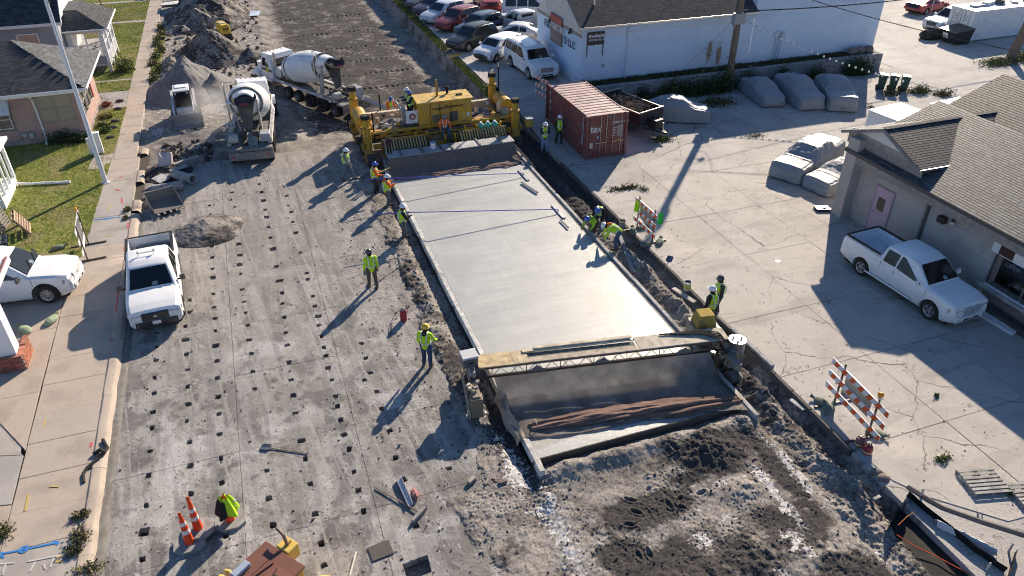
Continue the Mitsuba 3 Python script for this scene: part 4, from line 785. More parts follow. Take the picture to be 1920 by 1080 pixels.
# ---- grey house with glazed porch
GH = Th('grey_house', 'grey clapboard house with a white glazed front porch', 'house')
GH.add('wall', bx(-26, -12.3, 62.2, 71, .1, 4.3), 'matte', (.3, .31, .34), False)
for i in range(24): GH.add('clapboard', hull([(-26, 62.2, .5+.16*i), (-12.28, 62.2, .5+.16*i), (-26, 62.17, .5+.16*i), (-12.28, 62.17, .5+.16*i), (-26, 62.199, .655+.16*i), (-12.28, 62.199, .655+.16*i)]), 'matte', (.3, .315, .345), False)
ef0, ezz = 61.6, 4.35; GH.add('roof', M([(-27, ef0, ezz), (-11.9, ef0, ezz), (-11.9, 67, 9.6), (-27, 67, 9.6), (-11.9, 72.4, ezz), (-27, 72.4, ezz)], [[0, 1, 2], [0, 2, 3], [3, 2, 4], [3, 4, 5]]), 'far_shingle', uv=np.array([[0, 0], [15, 0], [15, 7.5], [0, 7.5], [15, 0], [0, 0]]), smooth=False)
GH.add('gable_end', xprism([(61.9, 4.3), (72.1, 4.3), (67, 9.3)], -12.3, -12.1), 'satin', WHITE, False); GH.add('fascia', bx(-27, -11.88, ef0-.05, ef0-.002, ezz-.2, ezz), 'satin', (.66, .66, .66), False)
GH.add('rake_trim', hull([(-11.95, ef0, ezz-.2), (-11.85, ef0, ezz+.05), (-11.95, 67, 9.45), (-11.85, 67, 9.68), (-11.85, ef0, ezz-.2), (-11.85, 67, 9.45)]), 'satin', WHITE, False)
window(GH, -15.0, -13.7, 62.17, 1.6, 3.6, 1, 1, WHITE, curtain=(.42, .3, .25))
GH.add('corner_trim', bx(-12.36, -12.24, 62.12, 62.25, .4, 4.2), 'satin', (.66, .66, .66), False)
# porch
px0, px1, py0, py1 = -12.2, -9.75, 63.4, 69.0
GH.add('porch_base', bx(px0, px1, py0, py1, .75, 1.35), 'matte', (.33, .34, .37), False); GH.add('porch_floor', bx(px0, px1, py0, py1, .6, .75), 'satin', (.5, .5, .5), False)
GH.add('porch_back', bx(px0-.05, px0, py0, py1, .75, 3.2), 'satin', (.6, .6, .58), False)
for i in range(9):
    for s in (1, -1): GH.add('lattice', cb((px0+.15+.27*i, py0+.02, .38), (.02, .015, .62), ry(s*.75)), 'satin', (.55, .56, .58), False)
for x, y in ((px1-.1, py0+.08), (px1-.1, py1-.1), (px0+.1, py0+.08), (px1-.1, py0+1.9), (px1-.1, py0+3.7)): GH.add('porch_post', bx(x-.11, x+.11, y-.1, y+.12, .1 if x > -10 else .7, 3.3, .01), 'satin', WHITE)
GH.add('porch_beam', bx(px0, px1+.05, py0-.05, py0+.15, 3.05, 3.35), 'satin', (.66, .66, .66), False); GH.add('porch_beam', bx(px1-.2, px1+.02, py0+.16, py1, 3.05, 3.35), 'satin', WHITE, False)
pw = GH.add('porch_window', bx(px0+.25, px1-.25, py0+.05, py0+.07, 1.36, 1.42), 'satin', WHITE, False)
for a in (px0+.28, (px0+px1)/2, px1-.28): GH.add('mullion', bx(a-.05, a+.05, py0+.03, py0+.09, 1.42, 3.05), 'satin', WHITE, False, parent=pw)
GH.add('mullion', bx(px0+.2, px1-.2, py0+.035, py0+.085, 2.15, 2.22), 'satin', WHITE, False, parent=pw); GH.add('pane', quad([(px0+.25, py0+.06, 1.42), (px1-.25, py0+.06, 1.42), (px1-.25, py0+.06, 3.05), (px0+.25, py0+.06, 3.05)]), 'pane', parent=pw, smooth=False)
for k in range(3):
    y = py0+.3+1.8*k; w = GH.add('porch_window', bx(px1-.12, px1-.06, y+.15, y+1.4, 1.36, 1.42), 'satin', WHITE, False); GH.add('pane', quad([(px1-.09, y+.1, 1.42), (px1-.09, y+1.45, 1.42), (px1-.09, y+1.45, 3.05), (px1-.09, y+.1, 3.05)]), 'pane', parent=w, smooth=False); GH.add('mullion', bx(px1-.13, px1-.05, y+.74, y+.8, 1.42, 3.05), 'satin', WHITE, False, parent=w); GH.add('mullion', bx(px1-.128, px1-.052, y+.1, y+1.45, 2.15, 2.22), 'satin', WHITE, False, parent=w)
a0, a1, b0, b1 = -12.25, -9.3, 62.95, 69.5
GH.rk = GH.add('porch_roof', M([(a0, b0, 3.36), (a1, b0, 3.36), (a1, b1, 3.36), (a0, b1, 3.36), (-11.2, 64.6, 4.5), (-11.2, 67.9, 4.5), (-12.1, 64.6, 4.5), (-12.1, 67.9, 4.5)], [[0, 1, 4], [0, 4, 6], [1, 2, 5], [1, 5, 4], [2, 3, 7], [2, 7, 5], [4, 5, 7], [4, 7, 6]]), 'far_shingle', uv=np.array([[0, 0], [3, 0], [9, 0], [12, 0], [2.2, 2], [6, 2], [0, 2], [9, 2]])*1., smooth=False)
GH.add('porch_gutter', tube([(a0, b0-.04, 3.34), (a1+.05, b0-.04, 3.34)], .06, 8), 'satin', (.62, .63, .65)); GH.add('porch_gutter', tube([(a1+.04, b0-.02, 3.34), (a1+.04, b1, 3.34)], .06, 8), 'satin', WHITE)
# ---- bottom left porch pillar with brick base, glazed sun room
PL = Th('porch_pillar', 'white square porch pillar on a red brick base', 'pillar')
PL.add('shaft', bx(-10.9, -9.79, 25.9, 26.45, .72, 3.1, .01), 'satin', (.74, .74, .74))
PL.add('mortar_core', bx(-10.98, -9.61, 25.72, 27.02, .1, .7), 'rough', (.35, .28, .24), False)
for c in range(6):
    z = .16+.095*c; off = (c % 2)*.105
    for i in range(7):
        x = -10.98+off+.21*i
        if x+.2 < -9.58: PL.add('brick', bx(x, x+.2, 25.69, 25.745, z, z+.082, .006), 'rough', tuple(np.array([.36, .125, .08])*RNG.uniform(.75, 1.25)))
    for i in range(6):
        y = 25.72+off+.21*i
        if y+.2 < 27.06: PL.add('brick', bx(-9.64, -9.585, y, y+.2, z, z+.082, .006), 'rough', tuple(np.array([.4, .15, .09])*RNG.uniform(.75, 1.25)))
for i in range(12): PL.add('brick', cb((-10.9+.112*i, 25.82, .72), (.098, .2, .05), None, .006), 'rough', tuple(np.array([.42, .18, .12])*RNG.uniform(.75, 1.25)))
for i in range(12): PL.add('brick', cb((-9.7, 25.9+.1*i, .721), (.21, .086, .05), rz(RNG.normal(0, .04)), .006), 'rough', tuple(np.array([.46, .2, .14])*RNG.uniform(.75, 1.25)))
for i in range(6): PL.add('brick', cb((-9.68+.02*(i % 2), 26.5+.1*i, .76), (.2, .085, .05), rz(RNG.normal(0, .1)), .006), 'rough', (.45, .2, .14))
pe = Th('porch_roof', 'white and brown edge of a porch roof at the left border', 'roof')
pe.add('fascia', bx(-9.72, -9.66, 25.2, 28.6, 3.12, 3.32), 'satin', (.72, .71, .7), False); pe.add('gutter_strip', bx(-9.8, -9.721, 25.2, 28.6, 3.2, 3.33), 'rough', (.28, .11, .09), False); pe.add('beam', bx(-9.9, -9.801, 25.2, 28.6, 3.1, 3.28), 'satin', (.6, .58, .56), False)
SR = Th('sun_room', 'white framed sun room with tall glass panes beside the lawn', 'sun room')
SR.add('base_wall', bx(-17, -12.85, 40.3, 43.4, .1, .6, .01), 'satin', WHITE); SR.add('corner_post', bx(-12.98, -12.83, 43.25, 43.42, .6, 2.6), 'satin', WHITE, False); SR.add('roof', bx(-17, -12.6, 39.9, 43.7, 2.6, 2.75), 'satin', WHITE, False); SR.add('back_wall', bx(-17, -16.9, 40.3, 43.4, .6, 2.6), 'satin', (.5, .55, .52), False)
for y in (40.3, 41.05, 41.8, 42.5): SR.add('mullion', bx(-12.96, -12.86, y, y+.08, .6, 2.6), 'satin', WHITE, False)
for y0, y1 in ((40.38, 41.05), (41.13, 41.8), (41.88, 42.5), (42.58, 43.25)): SR.add('pane', quad([(-12.91, y0, .6), (-12.91, y1, .6), (-12.91, y1, 2.6), (-12.91, y0, 2.6)]), 'pane', smooth=False)
Th('drain_pipe', 'white downpipe lying on the lawn from the sun room corner', 'pipe').body(tube([(-12.8, 43.15, .3), (-12.4, 43.05, .24), (-10.2, 42.6, .21)], .075, 10), 'satin', WHITE)

# ================================================ cars, pickups, trucks
KINDS = {  # L, W, wheelbase, wheel radius, front overhang; stations: f (0 nose .. 1 tail), belt z, top z, width factor, roof width factor
 'suv': (4.6, 1.84, 2.68, .36, .92, [(0, .60, .66, .74, .9), (.025, .74, .8, .9, .9), (.12, .88, .95, .985, .9), (.25, .97, 1.05, 1, .88), (.41, 1.02, 1.58, 1, .76), (.5, 1.03, 1.66, 1, .76), (.68, 1.04, 1.68, 1, .76), (.88, 1.08, 1.62, 1, .75), (.965, 1.1, 1.2, .97, .84), (.985, .9, 1.0, .95, .86), (1, .6, .7, .88, .86)]),
 'bigsuv': (5.5, 2.04, 3.1, .42, 1.0, [(0, .8, .9, .84, .9), (.02, 1.02, 1.1, .95, .92), (.1, 1.08, 1.17, 1, .92), (.235, 1.14, 1.22, 1, .9), (.345, 1.2, 1.82, 1, .78), (.42, 1.2, 1.92, 1, .78), (.7, 1.2, 1.93, 1, .78), (.955, 1.2, 1.87, 1, .77), (.985, 1.15, 1.25, .98, .88), (1, .75, .85, .93, .88)]),
 'boxy': (4.2, 1.8, 2.57, .34, .85, [(0, .62, .7, .8, .9), (.03, .82, .9, .94, .9), (.12, .92, 1.0, .99, .9), (.22, .98, 1.08, 1, .88), (.36, 1.02, 1.52, 1, .78), (.46, 1.03, 1.6, 1, .78), (.8, 1.08, 1.59, 1, .77), (.94, 1.1, 1.52, .99, .76), (.98, 1.0, 1.1, .96, .86), (1, .6, .7, .9, .86)]),
 'hatch': (4.6, 1.82, 2.68, .34, .95, [(0, .55, .6, .72, .9), (.03, .68, .74, .9, .9), (.14, .82, .88, .985, .88), (.28, .9, .97, 1, .86), (.46, .95, 1.42, 1, .74), (.58, .96, 1.48, 1, .74), (.76, .98, 1.44, 1, .73), (.95, 1.02, 1.12, .97, .8), (.985, .86, .95, .94, .84), (1, .5, .6, .85, .84)]),
 'coupe': (4.9, 1.84, 2.8, .33, 1.0, [(0, .5, .55, .7, .9), (.03, .64, .7, .9, .9), (.15, .76, .82, .99, .88), (.32, .86, .92, 1, .84), (.48, .9, 1.3, 1, .7), (.6, .9, 1.34, 1, .7), (.7, .92, 1.3, 1, .7), (.85, .95, 1.02, 1, .8), (.97, .92, .98, .95, .86), (1, .5, .6, .88, .86)]),
 'pickup': (5.85, 2.02, 3.57, .405, 1.02, [(0, .74, .82, .84, .9), (.018, 1.0, 1.08, .94, .9), (.09, 1.08, 1.17, .99, .9), (.245, 1.14, 1.22, 1, .88), (.375, 1.2, 1.82, 1, .75), (.45, 1.21, 1.92, 1, .75), (.61, 1.21, 1.92, 1, .76), (.638, 1.22, 1.86, 1, .77), (.648, 1.24, 1.36, 1, .94), (.665, 1.26, 1.37, 1, .95), (.975, 1.28, 1.39, 1, .95), (1, 1.2, 1.3, .96, .93)]),
}
def wheel(h, x, y, r, w, side, rim=(.5, .5, .52), spokes=5, dual=False, name='wheel'):
    prof = [(r*.55, -w/2), (r*.9, -w/2), (r*.985, -w/2+.03), (r, -w*.2), (r, w*.2), (r*.985, w/2-.03), (r*.9, w/2), (r*.62, w/2), (r*.6, w/2-.03), (r*.55, -w/2)]
    R = rx(-math.pi/2*side); k = h.add(name, lathe(prof, 28, R, (x, y, r)), 'matte', RUBBER, 40)
    ring = lathe([(r*.5, w*.25), (r*.63, w*.42), (r*.63, w*.5), (r*.56, w*.47), (r*.52, w*.3), (r*.5, w*.25)], 24, R, (x, y, r)); disc = lathe([(0, w*.2), (r*.58, w*.2), (r*.58, w*.12)], 20, R, (x, y, r))
    h.add('rim', ring, 'metal', rim, 40, parent=k); h.add('hub_disc', disc, 'metal', tuple(np.array(rim)*.22), 40, parent=k)
    S = [cb((r*.33*math.cos(a), r*.33*math.sin(a), w*.33), (r*.6, r*.17, .03), rz(a)) for a in np.arange(spokes)*2*np.pi/spokes]
    h.add('spokes', mv(cat(lathe([(0, w*.42), (r*.14, w*.4), (r*.15, w*.25)], 12), *S), (x, y, r), R), 'metal', rim, 30, parent=k)
def carbody(kind, nsub=2):
    L, W, wb, r, fo, st = KINDS[kind]; st = np.array(st); f = st[:, 0]
    F = np.unique(np.concatenate([f]+[f[:-1]+(f[1:]-f[:-1])*t for t in np.arange(1, nsub)/nsub])); hw = W/2; rings = []
    def prof(F):
        q = [np.interp(F, f, st[:, i]) for i in range(1, 5)]; return q
    zb, zt, wf, rf = prof(F); zbot = .24+.14*sst(.08, 0, F)+.18*sst(.92, 1, F)
    for i in range(len(F)):
        w = hw*wf[i]; x = L/2-L*F[i]; b = zbot[i]; bl, tp = min(zb[i], zt[i]-.05), zt[i]; rw = w*rf[i]
        hf = [(0, b), (.88*w, b), (.97*w, b+.1), (w*1.0, b+.3*(bl-b)), (w*1.0, b+.62*(bl-b)), (.975*w, bl), (rw+.02, tp-.06), (rw-.05, tp-.012), (rw*.5, tp+.012), (0, tp+.018)]
        rings.append([(x, y, z) for y, z in hf]+[(x, -y, z) for y, z in hf[-2:0:-1]])
    P = np.array(rings); n = P.shape[1]; V = P.reshape(-1, 3); FF = []
    for i in range(len(F)-1):
        for j in range(n):
            a, b_, c, d = i*n+j, i*n+(j+1) % n, (i+1)*n+(j+1) % n, (i+1)*n+j; FF += [[a, b_, c], [a, c, d]]
    c0, c1 = len(V), len(V)+1; V = np.vstack([V, P[0].mean(0), P[-1].mean(0)]); m = (len(F)-1)*n
    for j in range(n): FF += [[c0, (j+1) % n, j], [c1, m+j, m+(j+1) % n]]
    return M(V, FF), prof
def vehicle(label, color, kind, loc, rot, cat_='car', group=None, near=False, rim=(.5, .5, .52), spokes=5, name='parked_car', grille=(.06, .06, .065), bumper=None, rails=False, trim=None, mirror=None, bedcol=None, plate=True, cabf=None, windows=True, tall=1.):
    h = Th(name, label, cat_, group, loc, R=rz(rot)@np.diag([1, 1, tall])); L, W, wb, r, fo, st = KINDS[kind]; hw = W/2; st = np.array(st)
    m, prof = carbody(kind, 3 if near else 2); xf, xr = L/2-fo, L/2-fo-wb
    cuts = [cyl((x, s*(hw-.34), r*.98), (x, s*(hw+.3), r*.98), r*1.17, n=28) for x in (xf, xr) for s in (-1, 1)]
    if kind == 'pickup':
        bx0, bx1 = L/2-.975*L, L/2-.672*L; cuts.append(bx(bx0, bx1, -hw*.84, hw*.84, .86, 2.2))
    m = sub(m, *cuts); h.add('body', m, 'gloss', color, 28)
    if kind == 'pickup':
        h.add('bed_floor', bx(bx0, bx1, -hw*.835, hw*.835, .845, .87), 'satin', bedcol or color, False)
        for i in range(9): h.add('bed_rib', bx(bx0+.02, bx1-.02, -hw*.8+.19*i-.03, -hw*.8+.19*i+.03, .871, .885), 'satin', bedcol or color, False)
        for s in (-1, 1):
            h.add('bed_rail', bx(bx0-.08, bx1+.05, s*hw*.9-.07, s*hw*.9+.07, 1.40, 1.43, .012), 'satin', BLACK)
            h.add('wheel_house', bx(xr-.42, xr+.42, s*hw*.74-.1, s*hw*.74+.1, .87, 1.08, .04), 'satin', bedcol or color)
        h.add('tailgate_cap', bx(-L/2+.02, bx0-.005, -hw*.9, hw*.9, 1.40, 1.425, .01), 'satin', BLACK)
        h.add('rear_window', hull([(L/2-L*.642+s*0, y, z) for s in (0,) for y in (-.55, .55) for z in (1.36, 1.74)]+[(L/2-L*.6445, y, z) for y in (-.55, .55) for z in (1.36, 1.74)]), 'tinted', smooth=False)
    zb, zt, wf, rf = prof(st[:, 0]); f = st[:, 0]
    ic = int(np.argmax(np.diff(zt)[:6])); a, b = f[ic], f[ic+1]     # cowl and windscreen top
    def at(t): return [float(np.interp(t, f, q)) for q in (zb, zt, wf, rf)]
    def P(t, u, off=.012):
        # side glass point: t along, u from belt (0) to roof (1)
        bl, tp, w_, rf_ = at(t); bl = min(bl, tp-.05); w = hw*w_; return np.array([L/2-L*t, .975*w+((w*rf_+.02)-.975*w)*u+off, bl+(tp-.06-bl)*u])
    def glass(q0, parent=None, nm='side_window'):
        q = np.array(q0); n = np.cross(q[1]-q[0], q[2]-q[0]); n /= np.linalg.norm(n); h.add(nm, hull(np.vstack([q, q-n*.02])), 'tinted', smooth=False)
    if windows:
        bl, tp, w_, rf_ = at(a); w = hw*w_; bl2, tp2, w2, rf2 = at(b)
        y0, y1 = w*rf_-.1, hw*w2*rf2-.1; A = np.array([L/2-L*a, 0, tp+.016]); B = np.array([L/2-L*b, 0, tp2+.016]); n = np.array([B[2]-A[2], 0, A[0]-B[0]]); n /= np.linalg.norm(n)
        A2, B2_ = A+(B-A)*.07, A+(B-A)*.95; q = np.array([A2+[0, -y0, 0], A2+[0, y0, 0], B2_+[0, y1, 0], B2_+[0, -y1, 0]])
        h.add('windscreen', hull(np.vstack([q+n*.012, q-n*.02])), 'tinted', smooth=False)
        if near: 
            for s in (-.35, .3): h.add('wiper', cyl(A2+n*.03+[0, s, 0], A2+n*.03+(B-A)*.3+[0, s+.42, 0], .012, n=5), 'matte', BLACK)
            h.add('sticker', cb(A2+n*.014+(B-A)*.12+[0, .15, 0], (.16, .2, .004), ry(math.atan2(B[2]-A[2], A[0]-B[0]))), 'matte', (.2, .26, .3), False)
        e = {'suv': (.47, .66, .68, .86), 'bigsuv': (.395, .56, .58, .74), 'boxy': (.42, .6, .62, .82), 'hatch': (.52, .66, .675, .8), 'coupe': (.53, .68, .685, .72), 'pickup': (.415, .505, .52, .622)}[kind]
        segs = [(a+.075*(1 if kind != 'pickup' else .85), e[0]+.06, e[1]), (e[2], e[2], e[3])]
        if kind == 'bigsuv': segs.append((.76, .76, .93))
        if kind == 'suv': segs[1] = (e[2], e[2], e[3]-.01)
        if cabf == 'short': segs = [(a+.065, e[0]+.06, .53), (.54, .54, .622)]
        for s in (1, -1):
            for t0, t1, t2 in segs:
                q = [P(t0, .1), P(t2, .1), P(t2-.004, .9), P(t1, .9)]; q = [v*[1, s, 1] for v in q]; glass(q)
            # door seams, handles, mirror
            for t in ((a-.005, segs[0][2]+.008, segs[1][2]+.012) if cabf != 'short' else (a-.005, .52)):
                bl, tp, w_, rf_ = at(t); x = L/2-L*t; h.add('seam', bx(x-.006, x+.006, s*hw*w_*.985-.012, s*hw*w_*.985+.016, .38, bl-.04), 'matte', tuple(np.array(color)*.12), False)
            for t in (segs[0][2]-.03, segs[1][2]-.025): h.add('door_handle', cb((L/2-L*t, s*(hw*.985+.012), at(t)[0]-.12), (.2, .035, .035), None, .01), 'gloss', color)
            xm = L/2-L*(a+.06); mk = h.add('mirror', hull([(xm+.06, s*(hw+.06), 1.0*at(a)[0]+.05), (xm+.06, s*(hw+.26), at(a)[0]+.05), (xm-.03, s*(hw+.28), at(a)[0]+.03), (xm-.03, s*(hw+.04), at(a)[0]+.03), (xm+.03, s*(hw+.06), at(a)[0]+.25), (xm+.03, s*(hw+.24), at(a)[0]+.23), (xm-.04, s*(hw+.26), at(a)[0]+.24), (xm-.04, s*(hw+.06), at(a)[0]+.24)]), 'gloss', mirror or color, 40)
            h.add('mirror_arm', cyl((xm, s*(hw*.93), at(a)[0]+.06), (xm, s*(hw+.1), at(a)[0]+.1), .03, n=6), 'matte', BLACK, parent=mk)
        if kind != 'pickup':
            j = len(f)-1-int(np.argmax(-np.diff(zt)[::-1][:5]))-1; a2, b2 = f[j], f[j+1]; bl, tp, w_, rf_ = at(a2); A = np.array([L/2-L*a2, 0, tp+.016]); bl3, tp3, w3, rf3 = at(b2); B = np.array([L/2-L*b2, 0, tp3+.016]); n = np.cross(B-A, [0, -1, 0]); n = n/np.linalg.norm(n); n = n if n[0] < 0 else -n
            A2, B2_ = A+(B-A)*.12, A+(B-A)*.85; y0, y1 = hw*w_*rf_-.14, hw*w3*rf3-.16; q = np.array([A2+[0, -y0, 0], A2+[0, y0, 0], B2_+[0, y1, 0], B2_+[0, -y1, 0]]); h.add('rear_window', hull(np.vstack([q+n*.014, q-n*.02])), 'tinted', smooth=False)
    if rails:
        for s in (-1, 1): h.add('roof_rail', tube([(L/2-L*.47, s*hw*.66, at(.47)[1]), (L/2-L*.5, s*hw*.68, at(.5)[1]+.06), (L/2-L*.8, s*hw*.68, at(.8)[1]+.06), (L/2-L*.84, s*hw*.66, at(.84)[1])], .02, 6), 'satin', BLACK)
    # nose and tail
    zn = at(.018)[0]; big = kind in ('pickup', 'bigsuv'); w0 = hw*at(.01)[2]
    gk = h.add('grille', bx(L/2-.06, L/2+.022, -w0*.55, w0*.55, zn-.36 if big else zn-.26, zn-.02, .03), 'satin', grille)
    for i in range(4 if near else 2): h.add('slat', bx(L/2+.0, L/2+.03, -w0*.53, w0*.53, zn-.32+.08*i if big else zn-.22+.09*i, zn-.3+.08*i if big else zn-.2+.09*i), 'metal', tuple(np.array(grille)*2+.05), False, parent=gk)
    if near: h.add('badge', sph((L/2+.03, 0, zn-.18), .07, 2, (.25, 1, .8)), 'metal', (.5, .5, .5), True, parent=gk)
    h.add('bumper', hull([(L/2-.28, s*(hw*.99), z) for s in (-1, 1) for z in (.42, .62)]+[(L/2+.05, s*(hw*.72), z) for s in (-1, 1) for z in (.4, .64)]+[(L/2+.07, s*hw*.4, z) for s in (-1, 1) for z in (.42, .62)]), 'satin' if bumper else 'gloss', bumper or color, 25)
    h.add('hood_line', cat(*[bx(L/2-L*.24, L/2-L*.04, s*hw*.62-.004, s*hw*.62+.004, .3, .31) for s in (-1, 1)]), 'matte', BLACK, False) if False else None; h.add('intake', bx(L/2+.0, L/2+.076, -w0*.45, w0*.45, .45, .53), 'matte', BLACK, False)
    for s in (-1, 1):
        z0 = zn-.2; h.add('headlight', hull([(L/2-.03, s*w0*.58, z0-.07), (L/2-.02, s*w0*.58, z0+.12), (L/2-.3, s*(hw*.985), z0+.16), (L/2-.3, s*(hw*.99), z0-.02), (L/2-.01, s*w0*.95, z0-.06), (L/2-.05, s*w0*.93, z0+.13), (L/2-.22, s*hw*.9, z0+.17)]), 'gloss', (.4, .41, .42), 20)
        h.add('fog_lamp', cyl((L/2-.0, s*hw*.66, .5), (L/2+.055, s*hw*.64, .5), .06, n=10), 'satin', (.12, .12, .12))
        zt_ = at(.97)[0]; h.add('taillight', hull([(-L/2+.03, s*hw*.86, zt_-.36), (-L/2+.03, s*hw*.86, zt_-.02), (-L/2+.2, s*hw*.985, zt_-.02), (-L/2+.2, s*hw*1.0, zt_-.34), (-L/2-.0, s*hw*.74, zt_-.3), (-L/2-.0, s*hw*.74, zt_-.08)]), 'gloss', (.32, .012, .012), 20)
    h.add('rear_bumper', bx(-L/2-.08, -L/2+.12, -hw*.93, hw*.93, .45, .66, .05), 'metal' if big else 'gloss', (.5, .5, .5) if big else color)
    if plate: h.add('number_plate', bx(L/2+.07, L/2+.084, -.155, .155, .5, .65), 'satin', (.6, .6, .6), False)
    h.add('undertray', bx(-L/2+.25, L/2-.25, -hw*.86, hw*.86, .2, .3), 'matte', BLACK, False)
    if trim: 
        for s in (-1, 1): h.add('sill', hull([(xr+r*1.2, s*(hw*.97), .24), (xf-r*1.2, s*(hw*.97), .24), (xr+r*1.2, s*(hw*1.012), .28), (xf-r*1.2, s*(hw*1.012), .28), (xr+r*1.2, s*(hw*1.005), .42), (xf-r*1.2, s*(hw*1.005), .42), (xr+r*1.2, s*hw*.95, .4), (xf-r*1.2, s*hw*.95, .4)]), 'matte', trim, False)
    for x in (xf, xr):
        for s in (-1, 1): wheel(h, x, s*(hw-.14), r, .25, s, rim, spokes)
    return h
WP = (.72, .73, .74)
D = math.radians
h = vehicle('white crew cab pickup parked beside the tan shop, its bed empty and blue with sky', WP, 'pickup', (24.5, 19.2, .15), D(-86.3), 'pickup truck', near=True, name='pickup_truck', grille=(.4, .4, .4), rim=(.62, .62, .63), bedcol=(.6, .62, .64))
for s in (-1, 1): h.add('running_board', tube([(1.05, s*1.06, .42), (-1.35, s*1.06, .42)], .05, 8), 'metal', (.6, .6, .6))
h.add('roof_light', bx(-.62, -.56, -.2, .2, 1.9, 1.93), 'matte', (.1, .02, .02), False)
h = vehicle('white work pickup with black bumper facing the camera on the drilled road', WP, 'pickup', (-5.33, 29.6, .0), D(-86.5), 'pickup truck', near=True, name='pickup_truck', grille=(.03, .03, .033), bumper=(.035, .035, .037), trim=(.06, .06, .06), mirror=BLACK, cabf='short', rim=(.2, .2, .2), bedcol=(.06, .065, .075))
h.add('bed_box', bx(-2.55, -.9, -.62, .62, .89, 1.1, .03), 'satin', (.09, .1, .12)); h.add('strobe_bar', tube([(-.05, -.3, 1.95), (-.05, -.3, 2.05), (-.05, .3, 2.05), (-.05, .3, 1.95)], .018, 6), 'metal', (.3, .3, .3))
for s in (-.3, .3): h.add('strobe', cyl((-.05, s, 2.05), (-.05, s, 2.14), .05, n=10), 'satin', (.5, .5, .5))
h = vehicle('white heavy duty pickup with chrome nose pulled onto the driveway by the lawn', WP, 'pickup', (-11.25, 31.3, .15), D(-6), 'pickup truck', near=True, name='pickup_truck', grille=(.45, .45, .46), bumper=(.55, .56, .57), mirror=BLACK, rim=(.6, .6, .6), spokes=10, tall=1.06)
for s in (-1, 1):
    for x in (1.905, -1.665): h.add('arch_flare', tube([(x+.5*math.cos(a), s*1.005, .4+.5*math.sin(a)) for a in np.linspace(-.2, 3.34, 14)], .035, 6), 'matte', (.04, .04, .042))
CZ = .9
for lab, col, kind, x, y, rot, kw in [
    ('black boxy SUV, front car of the angled row by the verge', (.025, .027, .03), 'suv', 17.3, 58.2, -150, dict(rails=True, grille=(.3, .3, .3))),
    ('dark blue station SUV with roof rails beside the black SUV', (.06, .085, .13), 'suv', 19.0, 61.6, -152, dict(rails=True)),
    ('dark red SUV in the angled row', (.2, .03, .035), 'suv', 17.9, 64.2, -150, dict()),
    ('silver blue SUV with chrome grille in the angled row', (.45, .5, .56), 'suv', 17.3, 66.9, -150, dict(grille=(.4, .4, .4))),
    ('plum coloured SUV in the angled row', (.06, .035, .06), 'suv', 17.3, 69.7, -150, dict()),
    ('dark bronze grey hatchback in the angled row', (.06, .055, .05), 'hatch', 17.2, 72.5, -150, dict()),
    ('dark navy car at the far end of the angled row', (.03, .04, .07), 'suv', 17.2, 75.3, -150, dict()),
    ('white boxy hatchback with black bumper near the verge end', WP, 'boxy', 18.3, 54.6, -149, dict(bumper=(.05, .05, .055), rim=(.35, .35, .36))),
    ('large white SUV facing the container, with chrome grille', WP, 'bigsuv', 19.4, 50.6, -86, dict(grille=(.3, .25, .22), rails=True, rim=(.6, .6, .6), near=True)),
    ('silver wagon seen from its back behind the white boxy hatchback', (.55, .56, .57), 'hatch', 20.9, 58.6, 142, dict()),
    ('tall white SUV by the corner of the white building', WP, 'bigsuv', 25.0, 65.0, -22, dict()),
    ]:
    kw = dict(kw); vehicle(lab, col, kind, (x, y, CZ), D(rot), 'car', 'cars in the car park', plate=False, **kw)
vehicle('silver pickup half hidden by the white building', (.5, .51, .52), 'pickup', (22.4, 60.6, CZ), D(103), 'pickup truck', 'cars in the car park', name='pickup_truck', plate=False)
vehicle('red pickup facing the camera at the back of the car park', (.32, .025, .035), 'pickup', (22.5, 70.6, CZ), D(-97), 'pickup truck', 'cars in the car park', name='pickup_truck', grille=(.05, .03, .03), plate=False, trim=(.04, .04, .04))
vehicle('red coupe seen from behind at the top right of the lot', (.33, .02, .03), 'coupe', (63.4, 57.7, .145), D(12), 'car', plate=False)
